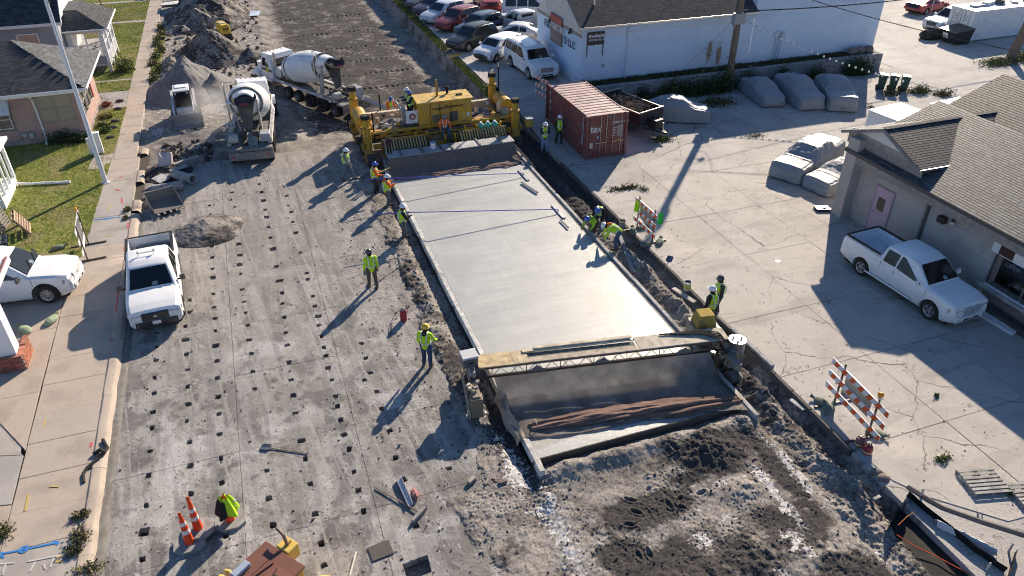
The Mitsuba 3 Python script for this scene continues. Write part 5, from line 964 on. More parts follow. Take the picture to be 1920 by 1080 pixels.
# ---- cars under grey covers
def covered(label, L, W, prof, loc, rot, seed, strap=True):
    h = Th('covered_car', label, 'covered car', 'cars under grey covers', loc, rot); f = np.array(prof); t = np.linspace(0, 1, 100); zt = np.interp(t, f[:, 0], f[:, 1]); rw = np.interp(t, f[:, 0], f[:, 2]); wf = .86+.14*np.sqrt(np.clip(1-(2*t-1)**6, 0, 1)); rings = []
    for i, ti in enumerate(t):
        w = W/2*wf[i]; x = L/2-L*ti; z = zt[i]; b = .1; a = min(.95, z-.1)
        hf = [(w*1.06, b), (w*1.04, b+.25*(a-b)), (w*1.01, b+.6*(a-b)), (w*.99, a), (w*(rw[i]+.45*(1-rw[i])), a+.5*(z-a)), (w*rw[i], z-.05), (w*rw[i]*.86, z), (w*rw[i]*.45, z+.015), (0, z+.02)]
        pts = np.array([(x, y, zz) for y, zz in hf]+[(x, -y, zz) for y, zz in hf[-2::-1]]); s = np.linspace(0, 1, len(pts)); tt = np.linspace(0, 1, 71); rings.append(np.stack([np.interp(tt, s, pts[:, k]) for k in range(3)], 1))
    P = np.array(rings)
    n1 = nz(P*[1, 1, 1]+seed*7, 1.7, 3, seed)-.5; n2 = nz(np.stack([P[..., 0]*2.2, P[..., 1]*.9+P[..., 2]*.7, P[..., 2]*.5], -1)+seed, 1.6, 3, seed+3)-.5
    d = P-np.array([0, 0, .7]); d[..., 0] *= .3; d /= np.linalg.norm(d, axis=-1, keepdims=True); n3 = nz(np.stack([P[..., 0]*5+P[..., 2]*3, P[..., 1]*5, P[..., 2]*1.2], -1)+seed, 1.3, 3, seed+9)-.5; fold = .05*n1+.08*n2+.085*n3+.03*np.abs(np.sin(P[..., 0]*5+4*n1+P[..., 1]*2)); P2 = P+d*fold[..., None]; P2[..., 2] = np.maximum(P2[..., 2], .06)
    caps = []
    for e, sg in ((0, 1), (-1, -1)):
        R = P2[e]; c = np.array([R[:, 0].mean()+sg*.05, 0, .1]); S = [R*(1-k)+c*k+np.array([sg*.09*math.sin(k*3.14), 0, 0]) for k in (0, .15, .4, .7, .97)]; caps.append(sheet(np.array(S)[::int(sg)]))
    h.add('cover', cat(sheet(P2), *caps), 'cover', (.215, .235, .26), 40)
    if strap:
        i = 23 if seed % 2 else 70; h.add('strap', tube(P2[i]+d[i]*.015, .018, 5), 'matte', (.36, .28, .25))
    for x in (L*.31, -L*.31):
        for s in (-1, 1): h.add('wheel', cyl((x, s*(W/2-.25), .3), (x, s*(W/2-.06), .3), .3, n=18), 'matte', (.05, .048, .045))
    return h
beetle = [(0, .62, .75), (.03, .85, .8), (.25, 1.0, .78), (.42, 1.42, .66), (.55, 1.5, .62), (.75, 1.35, .62), (.95, .95, .7), (1, .6, .7)]
suvp = [(0, .65, .82), (.04, .88, .86), (.27, .98, .84), (.42, 1.42, .7), (.6, 1.48, .7), (.68, 1.42, .72), (.74, 1.12, .84), (.97, 1.1, .84), (1, .7, .82)]
sedp = [(0, .5, .8), (.04, .72, .85), (.3, .84, .84), (.47, 1.2, .66), (.6, 1.26, .66), (.8, .92, .8), (.97, .84, .82), (1, .5, .8)]
truckp = [(0, .85, .9), (.03, .98, .9), (.3, 1.0, .9), (.39, 1.35, .76), (.55, 1.46, .72), (.7, 1.42, .72), (.97, 1.1, .82), (1, .7, .8)]
covered('rounded little car under a grey cover behind the trailer', 4.1, 1.6, beetle, (25.5, 40.2, .15), D(-27), 1, False)
covered('grey covered car on the left of the three by the retaining wall', 4.2, 1.65, sedp, (33.2, 41.9, .15), D(-100), 2)
covered('grey covered rounded car in the middle of the three by the retaining wall', 4.7, 1.85, suvp, (35.4, 40.8, .15), D(-103), 3)
covered('grey covered square-nosed truck on the right of the three', 4.8, 1.9, truckp, (37.6, 39.7, .15), D(-116), 5, False)
covered('grey covered pickup with a rope round its nose beside the tan shop', 5.4, 1.95, suvp, (28.7, 31.1, .15), D(-154), 7)
covered('low grey covered car with a bare front wheel next to the shop corner', 4.3, 1.7, sedp, (28.95, 28.7, .15), D(-166), 9)

# ---- concrete mixer trucks
def mixer(label, loc, rot, dirty, num, chute, sc=(1, 1, 1)):
    h = Th('mixer_truck', label, 'concrete mixer truck', 'concrete mixer trucks', loc, R=rz(rot)@np.diag(sc)); W_ = (.7, .71, .71); DB = (.07, .068, .065)
    mt = 'dirty' if dirty else 'gloss'
    h.add('chassis', bx(-5.3, 4.9, -.42, .42, .75, 1.05, .02), 'dirty', DB)
    h.add('cab', hull([(2.75, s*1.02, 1.0) for s in (-1, 1)]+[(2.75, s*1.0, 2.6) for s in (-1, 1)]+[(2.85, s*.92, 2.98) for s in (-1, 1)]+[(3.9, s*.9, 2.98) for s in (-1, 1)]+[(4.15, s*.98, 2.2) for s in (-1, 1)]+[(4.2, s*1.02, 1.0) for s in (-1, 1)]), 'gloss', W_, 25)
    h.add('hood', hull([(4.15, s*.82, 1.15) for s in (-1, 1)]+[(4.15, s*.78, 2.05) for s in (-1, 1)]+[(5.4, s*.66, 1.9) for s in (-1, 1)]+[(5.55, s*.6, 1.15) for s in (-1, 1)]), 'gloss', W_, 25)
    h.add('grille', bx(5.5, 5.6, -.5, .5, 1.0, 1.75, .03), 'metal', (.25, .25, .25)); h.add('front_bumper', bx(5.45, 5.75, -1.1, 1.1, .55, .9, .05), 'dirty', DB)
    fr = (3.95, 4.42)
    h.add('windscreen', hull([(4.21, s*.86, 2.12) for s in (-1, 1)]+[(3.96, s*.8, 2.85) for s in (-1, 1)]+[(4.19, s*.86, 2.12) for s in (-1, 1)]+[(3.94, s*.8, 2.85) for s in (-1, 1)]), 'tinted', smooth=False)
    h.add('rear_window', bx(2.725, 2.76, -.62, .62, 2.05, 2.62), 'tinted', smooth=False)
    for s in (-1, 1):
        h.add('side_window', hull([(3.15, s*1.025, 1.95), (4.0, s*1.025, 1.95), (3.2, s*.97, 2.6), (3.85, s*.97, 2.6), (3.15, s*1.0, 1.95), (4.0, s*1.0, 1.95)]), 'tinted', smooth=False)
        h.add('door_stripe', bx(2.8, 4.1, s*1.022-.006, s*1.022+.006, 1.62, 1.8), 'satin', (.03, .03, .03), False); h.add('door_mark', bx(3.2, 3.5, s*1.03-.006, s*1.03+.006, 1.55, 1.9), 'satin', (.6, .5, .04), False)
        h.add('fender', hull([(4.3, s*.75, .95), (4.3, s*1.2, .95), (5.3, s*.7, .95), (5.3, s*1.18, .9), (4.5, s*.75, 1.45), (4.5, s*1.2, 1.42), (5.1, s*.75, 1.45), (5.1, s*1.18, 1.4)]), 'gloss', W_, 30)
        h.add('mirror', bx(4.15, 4.25, s*1.32-.08, s*1.32+.08, 1.9, 2.5, .03), 'satin', BLACK); h.add('mirror_arm', tube([(4.1, s*1.0, 2.6), (4.2, s*1.3, 2.5)], .02, 5), 'matte', BLACK)
        h.add('step_tank', tube([(2.75, s*.85, .82), (4.1, s*.85, .82)], .3, 14), 'metal', (.35, .35, .35)); h.add('deck_edge', bx(-4.8, 2.4, s*1.12-.1, s*1.12+.14, 1.16, 1.26, .02), 'dirty' if dirty else 'satin', (.45, .45, .44))
        h.add('fender_panel', bx(-4.9, -.2, s*.75-.28, s*.75+.28, 1.12, 1.155), 'rough', (.2, .2, .19), False); h.add('splash_guard', bx(-4.8, -3.2, s*1.15-.06, s*1.15+.06, 1.27, 1.5, .02), 'rough', (.3, .3, .29))
        for x, r in ((4.75, .53), (.95, .47), (-.25, .47), (-1.75, .54), (-3.1, .54), (-4.55, .47)): wheel(h, x, s*1.02, r, .32 if r < .53 else .4, s, (.42, .42, .43) if x not in (-1.75, -3.1) else (.1, .1, .1), 8)
        h.add('exhaust', cyl((2.55, s*.8, 1.1), (2.55, s*.8, 3.2), .08, n=10), 'metal', (.4, .4, .4)) if s > 0 else None
    for k in range(5): h.add('clearance_lamp', cb((3.8, -.6+.3*k, 3.0), (.08, .1, .05), None, .01), 'gloss', (.6, .2, .02))
    h.add('water_tank', tube([(2.15, -.9, 1.75), (2.15, .9, 1.75)], .38, 18), 'satin', (.5, .52, .53))
    dr = np.array([[0, 0], [.75, .02], [.95, .12], [1.12, .9], [1.2, 1.7], [1.2, 2.5], [1.02, 3.5], [.72, 4.6], [.58, 5.0], [.5, 5.0], [.5, 4.6]]); th_ = math.radians(15)
    Rd = ry(-math.pi/2+0)@np.eye(3); ax = np.array([-math.cos(th_), 0, math.sin(th_)]); a_, b_, _ = frame(ax); Rm = np.stack([a_, b_, ax], 1); o = np.array([1.65, 0, 2.0])
    dm = lathe(dr, 40, Rm, o); nn = nz(dm.vertices, .9, 2)
    dk = h.add('drum', dm, 'dirty' if dirty else 'plaster', (.7, .71, .72), 30); h.add('drum_ring', lathe([(1.06, .6), (1.1, .62), (1.12, .74), (1.08, .76)], 40, Rm, o), 'matte', (.12, .11, .1), parent=dk); h.add('track_ring', lathe([(.84, 4.05), (.96, 4.05), (.94, 4.25), (.82, 4.25)], 36, Rm, o), 'dirty', (.16, .15, .14), parent=dk)
    ce = o+ax*5.05
    h.add('charge_hopper', sub(lathe([(0, -.05), (.42, .0), (.48, .05), (.7, .45), (.72, .5), (0, .5)], 26, ry(-.55), ce+[-.12, 0, .0]), lathe([(0, .08), (.4, .08), (.64, .49), (.66, .7), (0, .7)], 26, ry(-.55), ce+[-.12, 0, .0]), bx(ce[0]-.2, ce[0]+1.2, -1, 1, ce[2]+.32, ce[2]+1.2)), 'rough', (.07, .065, .06), 30); h.add('hopper_badge', cb((ce[0]-.74, 0, ce[2]+.08), (.03, .5, .16), ry(.45)), 'satin', (.42, .05, .05))
    for s in (-1, 1): h.add('pedestal', hull([(ce[0]+.5, s*.55, 1.1), (ce[0]+.9, s*.55, 1.1), (ce[0]+.15, s*.62, ce[2]+.1), (ce[0]+.35, s*.62, ce[2]+.1), (ce[0]+.5, s*.65, 1.1), (ce[0]+.9, s*.65, 1.1), (ce[0]+.15, s*.7, ce[2]+.1), (ce[0]+.35, s*.7, ce[2]+.1)]), 'dirty', (.4, .4, .39), False)
    h.add('discharge_chute', hull([(ce[0]-.2, s*.45, ce[2]-.2) for s in (-1, 1)]+[(ce[0]-.5, s*.2, 1.75) for s in (-1, 1)]+[(ce[0]-.05, s*.42, ce[2]-.35) for s in (-1, 1)]+[(ce[0]-.35, s*.18, 1.7) for s in (-1, 1)]), 'dirty', (.06, .055, .05), False)
    ld = h.add('ladder', cat(tube([(ce[0]+.25, 1.0, 1.2), (ce[0]+.25, 1.0, ce[2]+1.1)], .025, 6), tube([(ce[0]+.65, 1.0, 1.2), (ce[0]+.65, 1.0, ce[2]+1.1)], .025, 6), bx(ce[0]+.1, ce[0]+.75, .65, 1.0, ce[2]-.05, ce[2])), 'metal', (.55, .55, .55))
    for i in range(8): h.add('rung', cyl((ce[0]+.25, 1.0, 1.4+.27*i), (ce[0]+.65, 1.0, 1.4+.27*i), .02, n=6), 'metal', (.5, .5, .5), parent=ld)
    h.add('guard_rail', tube([(ce[0]+.1, 1.0, ce[2]), (ce[0]+.1, 1.0, ce[2]+1.1), (ce[0]+.7, 1.0, ce[2]+1.1), (ce[0]+.7, .5, ce[2]+1.1)], .022, 6), 'metal', (.5, .5, .5))
    # chute: a U trough made of segments
    P0 = np.array([ce[0]-.45, 0, 1.75]); P1 = np.array(chute, float); d = (P1-P0)/np.linalg.norm(P1-P0); sd = np.cross(d, [0, 0, 1]); sd /= np.linalg.norm(sd); up = np.cross(sd, d); A = np.linspace(0, math.pi, 9)
    for q0, q1 in ((0, .48), (.5, 1)):
        S = np.array([[P0+(P1-P0)*t+r*(-np.cos(a)*sd-np.sin(a)*up*.8) for a in A] for t, r in ((q0, .3-.05*q0), (q1, .3-.05*q1))]); Si = np.array([[P0+(P1-P0)*t+r*(-np.cos(a)*sd-np.sin(a)*up*.8) for a in A] for t, r in ((q0, .275-.05*q0), (q1, .275-.05*q1))])
        h.add('chute', cat(sheet(S), sheet(Si[::-1])), 'dirty', (.36, .36, .35), 40)
    h.add('rear_deck', bx(-5.5, -4.85, -1.2, 1.2, .95, 1.12, .03), 'rough' if dirty else 'dirty', (.2, .2, .19))
    for k in range(6): h.add('hydraulic_unit', cb((ce[0]-.1-.2*k, .35*(-1)**k, 1.35+.07*k), (.35, .3, .3), rz(k), .03), 'dirty', (.05, .048, .045)); h.add('rear_bumper', bx(-5.6, -5.5, -1.2, 1.2, .45, .95, .02), 'rough', (.24, .23, .22))
    for s in (-1, 1): h.add('tail_lamp', bx(-5.625, -5.6, s*.95-.12, s*.95+.12, .65, .78, .01), 'gloss', (.35, .02, .02)); h.add('mud_flap', bx(-5.1, -5.07, s*.9-.3, s*.9+.3, .2, .9), 'matte', BLACK, False)
    h.add('side_box', bx(-4.8, -3.9, -1.15, -.6, 1.27, 1.75, .03), 'dirty', (.34, .36, .38)); h.add('oil_tank', tube([(-4.6, .62, 1.55), (-4.6, 1.1, 1.55)], .28, 14), 'dirty', (.42, .42, .41)) 
    if num:
        h.add('number_board', bx(ce[0]+.1, ce[0]+.13, .75, 1.25, 1.75, 2.1, .01), 'satin', (.5, .5, .5)); t = meshkit.text_mesh(num, .2, .01, True); v = t.vertices; h.add('number', M(np.stack([ce[0]+.098-v[:, 2], 1.2-v[:, 0], 1.83+v[:, 1]], 1), t.faces), 'satin', (.03, .03, .03), False)
    return h
mixer('white mixer truck pouring beside the yellow paver, its drum side-on', (3.75, 53.6, -.28), D(118.5), False, None, (-7.4, -.9, .9), (1, 1, .89))
mixer('mixer truck seen from behind, drum and hopper splashed with concrete', (-.3, 46.3, 0), D(84), True, '231', (-5.35, -.25, .95), (.8, 1, .94))

# ---- skid steer and trench roller
sk = Th('skid_steer', 'white tracked skid steer lowering its bucket by the gravel heap', 'skid steer', loc=(-4.35, 51.2, 0), rot=D(-88))
sk.add('body', hull([(-1.35, s*.5, z) for s in (-1, 1) for z in (.45, 1.25)]+[(.75, s*.5, z) for s in (-1, 1) for z in (.45, .95)]+[(-.9, s*.5, 1.35) for s in (-1, 1)]), 'satin', (.62, .62, .62), 25)
sk.add('cab_roof', bx(-.75, .65, -.5, .5, 1.98, 2.06, .03), 'satin', (.55, .55, .55)); sk.add('cab_vent', bx(-.55, .1, -.35, .35, 2.065, 2.12, .02), 'satin', WHITE)
for x in (-.7, .6):
    for s in (-1, 1): sk.add('cab_post', bx(x-.04, x+.04, s*.46-.04, s*.46+.04, 1.0, 1.98), 'matte', (.06, .06, .065), False)
sk.add('windscreen', bx(.58, .6, -.42, .42, 1.02, 1.96), 'tinted', smooth=False)
for s in (-1, 1): sk.add('side_glass', bx(-.66, .56, s*.475-.008, s*.475+.008, 1.05, 1.94), 'tinted', smooth=False)
for s in (-1, 1):
    tp = [(-1.0, .08), (-.7, 0), (.55, 0), (.9, .15), (.95, .4), (.6, .62), (-.9, .62), (-1.2, .35)]; sk.add('track', yprism(tp, s*.7-.19, s*.7+.19), 'dirty', (.035, .034, .033), False)
    for k in range(3): sk.add('roller', cyl((-.6+.55*k, s*.88, .3), (-.6+.55*k, s*.91, .3), .17, n=12), 'dirty', (.12, .12, .12))
    sk.add('lift_arm', hull([(-1.2, s*.6, 1.35), (-1.2, s*.6, 1.6), (-1.2, s*.72, 1.35), (-1.2, s*.72, 1.6), (1.0, s*.6, .95), (1.0, s*.6, 1.15), (1.0, s*.72, .95), (1.0, s*.72, 1.15)]), 'satin', (.6, .6, .6), False); sk.add('lift_arm', hull([(.95, s*.6, 1.15), (1.15, s*.6, 1.05), (.95, s*.72, 1.15), (1.15, s*.72, 1.05), (1.3, s*.6, .35), (1.15, s*.6, .35), (1.3, s*.72, .35), (1.15, s*.72, .35)]), 'satin', (.58, .58, .58), False)
    sk.add('lamp', cyl((.62, s*.35, 1.9), (.7, s*.35, 1.9), .06, n=10), 'satin', (.6, .6, .6))
bk = [(1.35, .05), (2.0, .02), (2.02, .06), (1.5, .1), (1.42, .3), (1.5, .8), (1.44, .82), (1.34, .4)]
sk.add('bucket', cat(yprism(bk, -.95, .95), yprism([(1.36, .05), (2.0, .04), (1.5, .8)], -.97, -.94), yprism([(1.36, .05), (2.0, .04), (1.5, .8)], .94, .97)), 'dirty', (.28, .27, .26), False)
ro = Th('trench_roller', 'small yellow trench roller with dark drums beyond the dirt heaps', 'roller', loc=(-1.45, 71.2, 0), rot=D(-75))
for x in (-.55, .55): 
    ro.add('drum', cyl((x, -.45, .27), (x, .45, .27), .27, n=20), 'dirty', (.05, .048, .045))
    for k in range(10): a = k*.628; ro.add('pad', cb((x+.28*math.cos(a), 0, .27+.28*math.sin(a)), (.08, .86, .05), ry(-a)), 'dirty', (.045, .043, .04), False)
for x in (-.48, .48): ro.add('hood', bx(x-.42, x+.42, -.36, .36, .45, 1.25, .07), 'satin', (.6, .4, .04))
ro.add('frame', bx(-.9, .9, -.4, .4, .38, .5, .03), 'dirty', (.06, .06, .06)); ro.add('cap', bx(-.3, .3, -.28, .28, 1.25, 1.3, .02), 'satin', (.5, .44, .3)); ro.add('joint', cyl((0, 0, .4), (0, 0, 1.1), .1, n=10), 'matte', BLACK)
for k in range(3): ro.add('lettering', bx(.905, .912, -.24+.17*k, -.12+.17*k, .8, 1.0), 'matte', (.04, .04, .04), False)

# ================================================ yellow slipform paver
pv = Th('slipform_paver', 'big yellow slipform paver with four leg columns straddling the slab', 'paver')
PY, PD = (.52, .29, .025), (.38, .21, .025)
LEGS = [(5.62, 40.45), (14.5, 40.3), (5.5, 43.8), (14.15, 43.6)]
for i, (x, y) in enumerate(LEGS):
    top = 2.75 if i < 2 else 3.35; s = -1 if x < 10 else 1
    lk = pv.add('leg_column', cat(cyl((x, y, .75), (x, y, top-.75), .25, n=18), cyl((x, y, top-.75), (x, y, top-.25), .19, n=18)), 'dirty', PY)
    pv.add('collar', cyl((x, y, top-.8), (x, y, top-.7), .29, n=18), 'dirty', PD, parent=lk)
    pv.add('cap', cat(cyl((x, y, top-.25), (x, y, top), .21, n=16), *[cb((x+.22*math.cos(a), y+.22*math.sin(a), top-.12), (.05, .05, .24), rz(a)) for a in np.arange(10)*.628]), 'matte', (.035, .035, .04), parent=lk)
    for k in range(6): pv.add('pin_hole', cyl((x-.1, y-.255, .95+.18*k), (x-.1, y-.2, .95+.18*k), .03, n=8), 'matte', BLACK, parent=lk)
    # crawler
    tp = [(-.75, .14), (-.55, 0), (.55, 0), (.75, .14), (.75, .42), (.55, .56), (-.55, .56), (-.75, .42)]
    zt = -.05 if s < 0 else -.12
    ck = pv.add('crawler', mv(xprism(tp, -.2, .2), (x, y-.1, zt)), 'dirty', (.07, .06, .05), False)
    for k in range(9): pv.add('track_plate', bx(x-.22, x+.22, y-.78+.155*k, y-.68+.155*k, zt+.55, zt+.585), 'dirty', (.1, .09, .075), False, parent=ck)
    for k in range(3): pv.add('road_wheel', cyl((x+s*.2-.03, y-.55+.45*k, zt+.28), (x+s*.2+.05, y-.55+.45*k, zt+.28), .17, n=14), 'dirty', PD, parent=ck)
    pv.add('yoke', hull([(x-.26, y-.3, .45), (x+.26, y-.3, .45), (x-.26, y+.3, .45), (x+.26, y+.3, .45), (x-.2, y-.2, .85), (x+.2, y-.2, .85), (x-.2, y+.2, .85), (x+.2, y+.2, .85)]), 'dirty', PD, False)
    pv.add('valve_block', cb((x+s*.3, y-.1, 1.0), (.18, .4, .35), None, .02), 'dirty', (.3, .18, .03))
    for k in range(5):
        a = RNG.uniform(-.3, .3, 3); pv.add('hose', tube([(x+s*.25, y+a[0], 1.6), (x+s*.48, y+a[1], 1.2+.3*a[2]), (x+s*.42, y+a[2], .6), (x+s*.2, y+a[1], .45)], .022, 5), 'matte', BLACK)
# side tanks and side beams
for x, y0, y1, z in ((5.62, 41.3, 43.1, 2.0), (14.35, 41.2, 43.0, 2.0)):
    pv.add('side_tank', lathe([(0, 0), (.3, .02), (.4, .1), (.4, y1-y0-.1), (.3, y1-y0-.02), (0, y1-y0)], 24, rx(-math.pi/2), (x, y0, z)), 'dirty', PY, 30); pv.add('tank_band', cyl((x, (y0+y1)/2-.04, z), (x, (y0+y1)/2+.04, z), .41, n=24), 'dirty', PD)
    pv.add('side_beam', bx(x-.2, x+.2, 40.6, 43.6, 1.15, 1.6, .02), 'dirty', PD)
t = meshkit.text_mesh('C9', .2, .01, True); v = t.vertices; pv.add('lettering', M(np.stack([5.5+v[:, 0], 41.29-v[:, 2], 2.0+v[:, 1]], 1), t.faces), 'matte', BLACK, False)
# cross beams and deck
pv.add('front_beam', bx(5.8, 14.2, 43.45, 43.75, 1.25, 1.7, .02), 'dirty', (.6, .5, .35)); pv.add('rear_beam', bx(5.8, 14.3, 40.9, 41.2, 1.1, 1.55, .02), 'dirty', PY); pv.add('rear_rail', bx(5.9, 14.2, 40.55, 40.66, 1.5, 1.62, .015), 'dirty', PY)
pv.add('lower_beam', bx(5.9, 14.2, 40.15, 40.4, .75, 1.0, .02), 'dirty', PD); pv.add('mid_beam', bx(5.9, 14.2, 41.9, 42.1, 1.05, 1.4, .02), 'dirty', PD)
for x in np.linspace(6.3, 13.9, 12): pv.add('slot', bx(x-.14, x+.14, 40.885, 40.899, 1.26, 1.34), 'matte', BLACK, False)
for x in (6.9, 8.35, 9.0, 11.3, 12.0, 13.5): pv.add('post', bx(x-.07, x+.07, 40.0, 40.14, .5, 1.55, .01), 'dirty', PY)
for x in (6.3, 8.3, 12.2, 13.9): pv.add('cross_member', bx(x-.12, x+.12, 41.21, 43.44, 1.2, 1.45, .015), 'dirty', PD)
pv.add('auger_box', bx(6.0, 14.0, 42.1, 43.4, .35, .95, .02), 'dirty', (.12, .11, .1)); pv.add('auger', tube([(6.1, 42.8, .98), (13.9, 42.8, .98)], .17, 12), 'dirty', (.2, .19, .18))
pv.add('walkway', bx(6.2, 8.8, 41.25, 41.85, 1.5, 1.54), 'dirty', (.13, .13, .13), False); pv.add('walkway', bx(11.9, 14.1, 41.25, 41.85, 1.5, 1.54), 'dirty', (.13, .13, .13), False)
X, Y = grid(6.3, 8.9, 42.15, 43.4, .07); Z = 1.0+.45*np.clip(1-((X-7.5)/1.4)**2, 0, 1)*np.clip(1-((Y-42.75)/.75)**2, 0, 1)+.16*(nz(np.stack([X, Y], -1), 4., 3, 12)-.4)
Th('concrete_heap', 'heap of fresh concrete dumped in front of the paver', 'concrete heap').body(sheet(np.stack([X, Y, Z], -1)), 'rough', (.2, .2, .2), True)
# power unit
pu = pv.add('power_unit', bx(8.75, 11.9, 40.6, 42.0, 1.62, 2.95, .03), 'dirty', PY); pv.add('roof_plate', bx(8.65, 12.0, 40.5, 42.1, 2.955, 3.03, .015), 'dirty', (.58, .37, .07), parent=pu)
for a, b, z0, z1, c in [(8.85, 9.35, 2.3, 2.85, PY), (8.85, 9.35, 1.75, 2.26, PY), (9.45, 9.98, 1.7, 2.85, (.5, .3, .05)), (10.55, 11.05, 1.72, 2.3, (.06, .055, .05)), (11.25, 11.8, 1.75, 2.2, (.55, .33, .05)), (11.1, 11.45, 2.3, 2.85, PY), (11.48, 11.82, 2.3, 2.85, PY), (9.5, 9.95, 1.75, 2.25, (.09, .085, .08))]: pv.add('panel', bx(a, b, 40.575, 40.599, z0, z1, .008), 'dirty', c, parent=pu)
pv.add('warning_plate', bx(11.6, 11.75, 40.56, 40.574, 1.95, 2.15), 'satin', (.6, .6, .6), False, parent=pu)
for k, (s, x, z) in enumerate((('Guntert', 9.5, 2.5), ('Zimmerman', 10.25, 2.55))): 
    t = meshkit.text_mesh(s, .15, .008, True); v = t.vertices; pv.add('lettering', M(np.stack([x+v[:, 0]*.95+.2*v[:, 1], 40.565-v[:, 2], z+v[:, 1]], 1), t.faces), 'matte', (.16, .05, .03), False, parent=pu)
pv.add('exhaust_stack', cat(cyl((10.05, 41.4, 3.03), (10.05, 41.4, 3.75), .075, n=12), cyl((10.05, 41.4, 3.75), (10.05, 41.4, 4.0), .06, n=12)), 'dirty', PD, parent=pu); pv.add('air_cleaner', cat(cyl((10.75, 41.7, 3.03), (10.75, 41.7, 3.3), .07, n=12), lathe([(0, 0), (.13, 0), (.15, .08), (.08, .16), (0, .16)], 14, None, (10.75, 41.7, 3.3))), 'matte', BLACK, parent=pu)
for k in range(4): pv.add('roof_fitting', cb((11.2+.09*k, 41.2+.05*(-1)**k, 3.08), (.09, .12, .08), rz(k), .01), 'dirty', (.1, .08, .04), parent=pu)
pv.add('handrail', tube([(10.3, 42.05, 3.0), (10.3, 42.05, 3.45), (11.9, 42.05, 3.45), (11.9, 42.05, 3.0)], .022, 6), 'matte', BLACK); pv.add('handrail', tube([(11.1, 42.05, 3.0), (11.1, 42.05, 3.45)], .02, 6), 'matte', BLACK)
for x in (9.4, 9.95, 10.62): pv.add('grab_rail', tube([(x, 40.55, 1.7), (x, 40.45, 1.75), (x, 40.45, 2.8), (x, 40.55, 2.85)], .018, 6), 'matte', BLACK)
pv.add('strobe', cb((10.0, 40.5, 2.93), (.35, .1, .07), None, .02), 'gloss', (.55, .12, .03))
# operator stand
pv.add('stand_floor', bx(7.75, 8.74, 41.0, 42.3, 1.6, 1.66), 'dirty', (.12, .12, .12), False); pv.add('console', hull([(7.95, 41.2, 1.66), (8.3, 41.2, 1.66), (7.95, 41.9, 1.66), (8.3, 41.9, 1.66), (7.9, 41.2, 2.45), (8.1, 41.2, 2.6), (7.9, 41.9, 2.45), (8.1, 41.9, 2.6)]), 'dirty', (.3, .3, .3), False)
pv.add('white_panel', bx(8.05, 8.74, 40.93, 40.97, 1.75, 2.5, .005), 'satin', (.72, .72, .72)); pv.add('emblem', lathe([(0, 0), (.2, 0), (.2, .012), (0, .014)], 20, rx(math.pi/2), (8.42, 40.928, 2.15)), 'satin', (.25, .07, .06)); pv.add('emblem', lathe([(0, 0), (.1, 0), (.1, .012), (0, .014)], 20, rx(math.pi/2), (8.42, 40.912, 2.13)), 'satin', (.55, .5, .48))
pv.add('lower_panel', bx(8.0, 8.74, 40.935, 40.96, 1.2, 1.745), 'dirty', (.07, .065, .06), False)
for p in ([(7.8, 40.95, 1.66), (7.8, 40.95, 2.7), (7.8, 42.2, 2.7), (7.8, 42.2, 1.66)], [(7.8, 41.5, 1.66), (7.8, 41.5, 2.7)]): pv.add('handrail', tube(p, .022, 6), 'metal', (.45, .45, .45))
# seat bench, steps, jugs
pv.add('bench', bx(9.1, 11.9, 40.25, 40.56, 1.36, 1.42, .01), 'dirty', (.1, .09, .08)); pv.add('bench_front', bx(9.1, 11.9, 40.2, 40.245, 1.02, 1.35), 'dirty', PY, False)
for i in range(7): pv.add('slot', bx(9.25+.36*i, 9.48+.36*i, 40.185, 40.199, 1.12, 1.24), 'matte', BLACK, False)
st_ = pv.add('steps', cat(bx(9.95, 9.99, 39.5, 40.1, .3, 1.35), bx(10.55, 10.59, 39.5, 40.1, .3, 1.35)), 'dirty', PY, False)
for i in range(4): pv.add('tread', bx(9.99, 10.55, 39.55+.13*i, 39.72+.13*i, .45+.25*i, .49+.25*i), 'dirty', (.14, .13, .12), False, parent=st_)
pv.add('green_plate', bx(9.2, 9.94, 39.6, 40.15, 1.0, 1.03), 'dirty', (.09, .14, .07), False); pv.add('tool_box', bx(9.15, 9.9, 39.55, 39.75, .75, 1.0, .02), 'dirty', PD)
for k in range(3):
    jg = Th('water_jug', ['first green water jug in the yellow rack', 'middle green water jug in the yellow rack', 'last green water jug in the yellow rack'][k], 'jug', 'green jugs on the paver', (12.25+.42*k, 39.95, 1.15)); jg.add('body', lathe([(0, 0), (.18, 0), (.19, .05), (.19, .36), (.12, .45), (.07, .47), (0, .47)], 20), 'satin', (.08, .42, .34)); jg.add('cap', lathe([(0, .47), (.08, .47), (.08, .54), (0, .55)], 16), 'satin', (.62, .64, .64))
pv.add('jug_rack', cat(*[bx(12.0+.42*k, 12.06+.42*k, 39.72, 39.78, 1.05, 1.55) for k in range(4)], bx(12.0, 13.32, 39.7, 40.2, 1.1, 1.145), bx(12.0, 13.32, 39.72, 39.78, 1.3, 1.34)), 'dirty', PY, False)
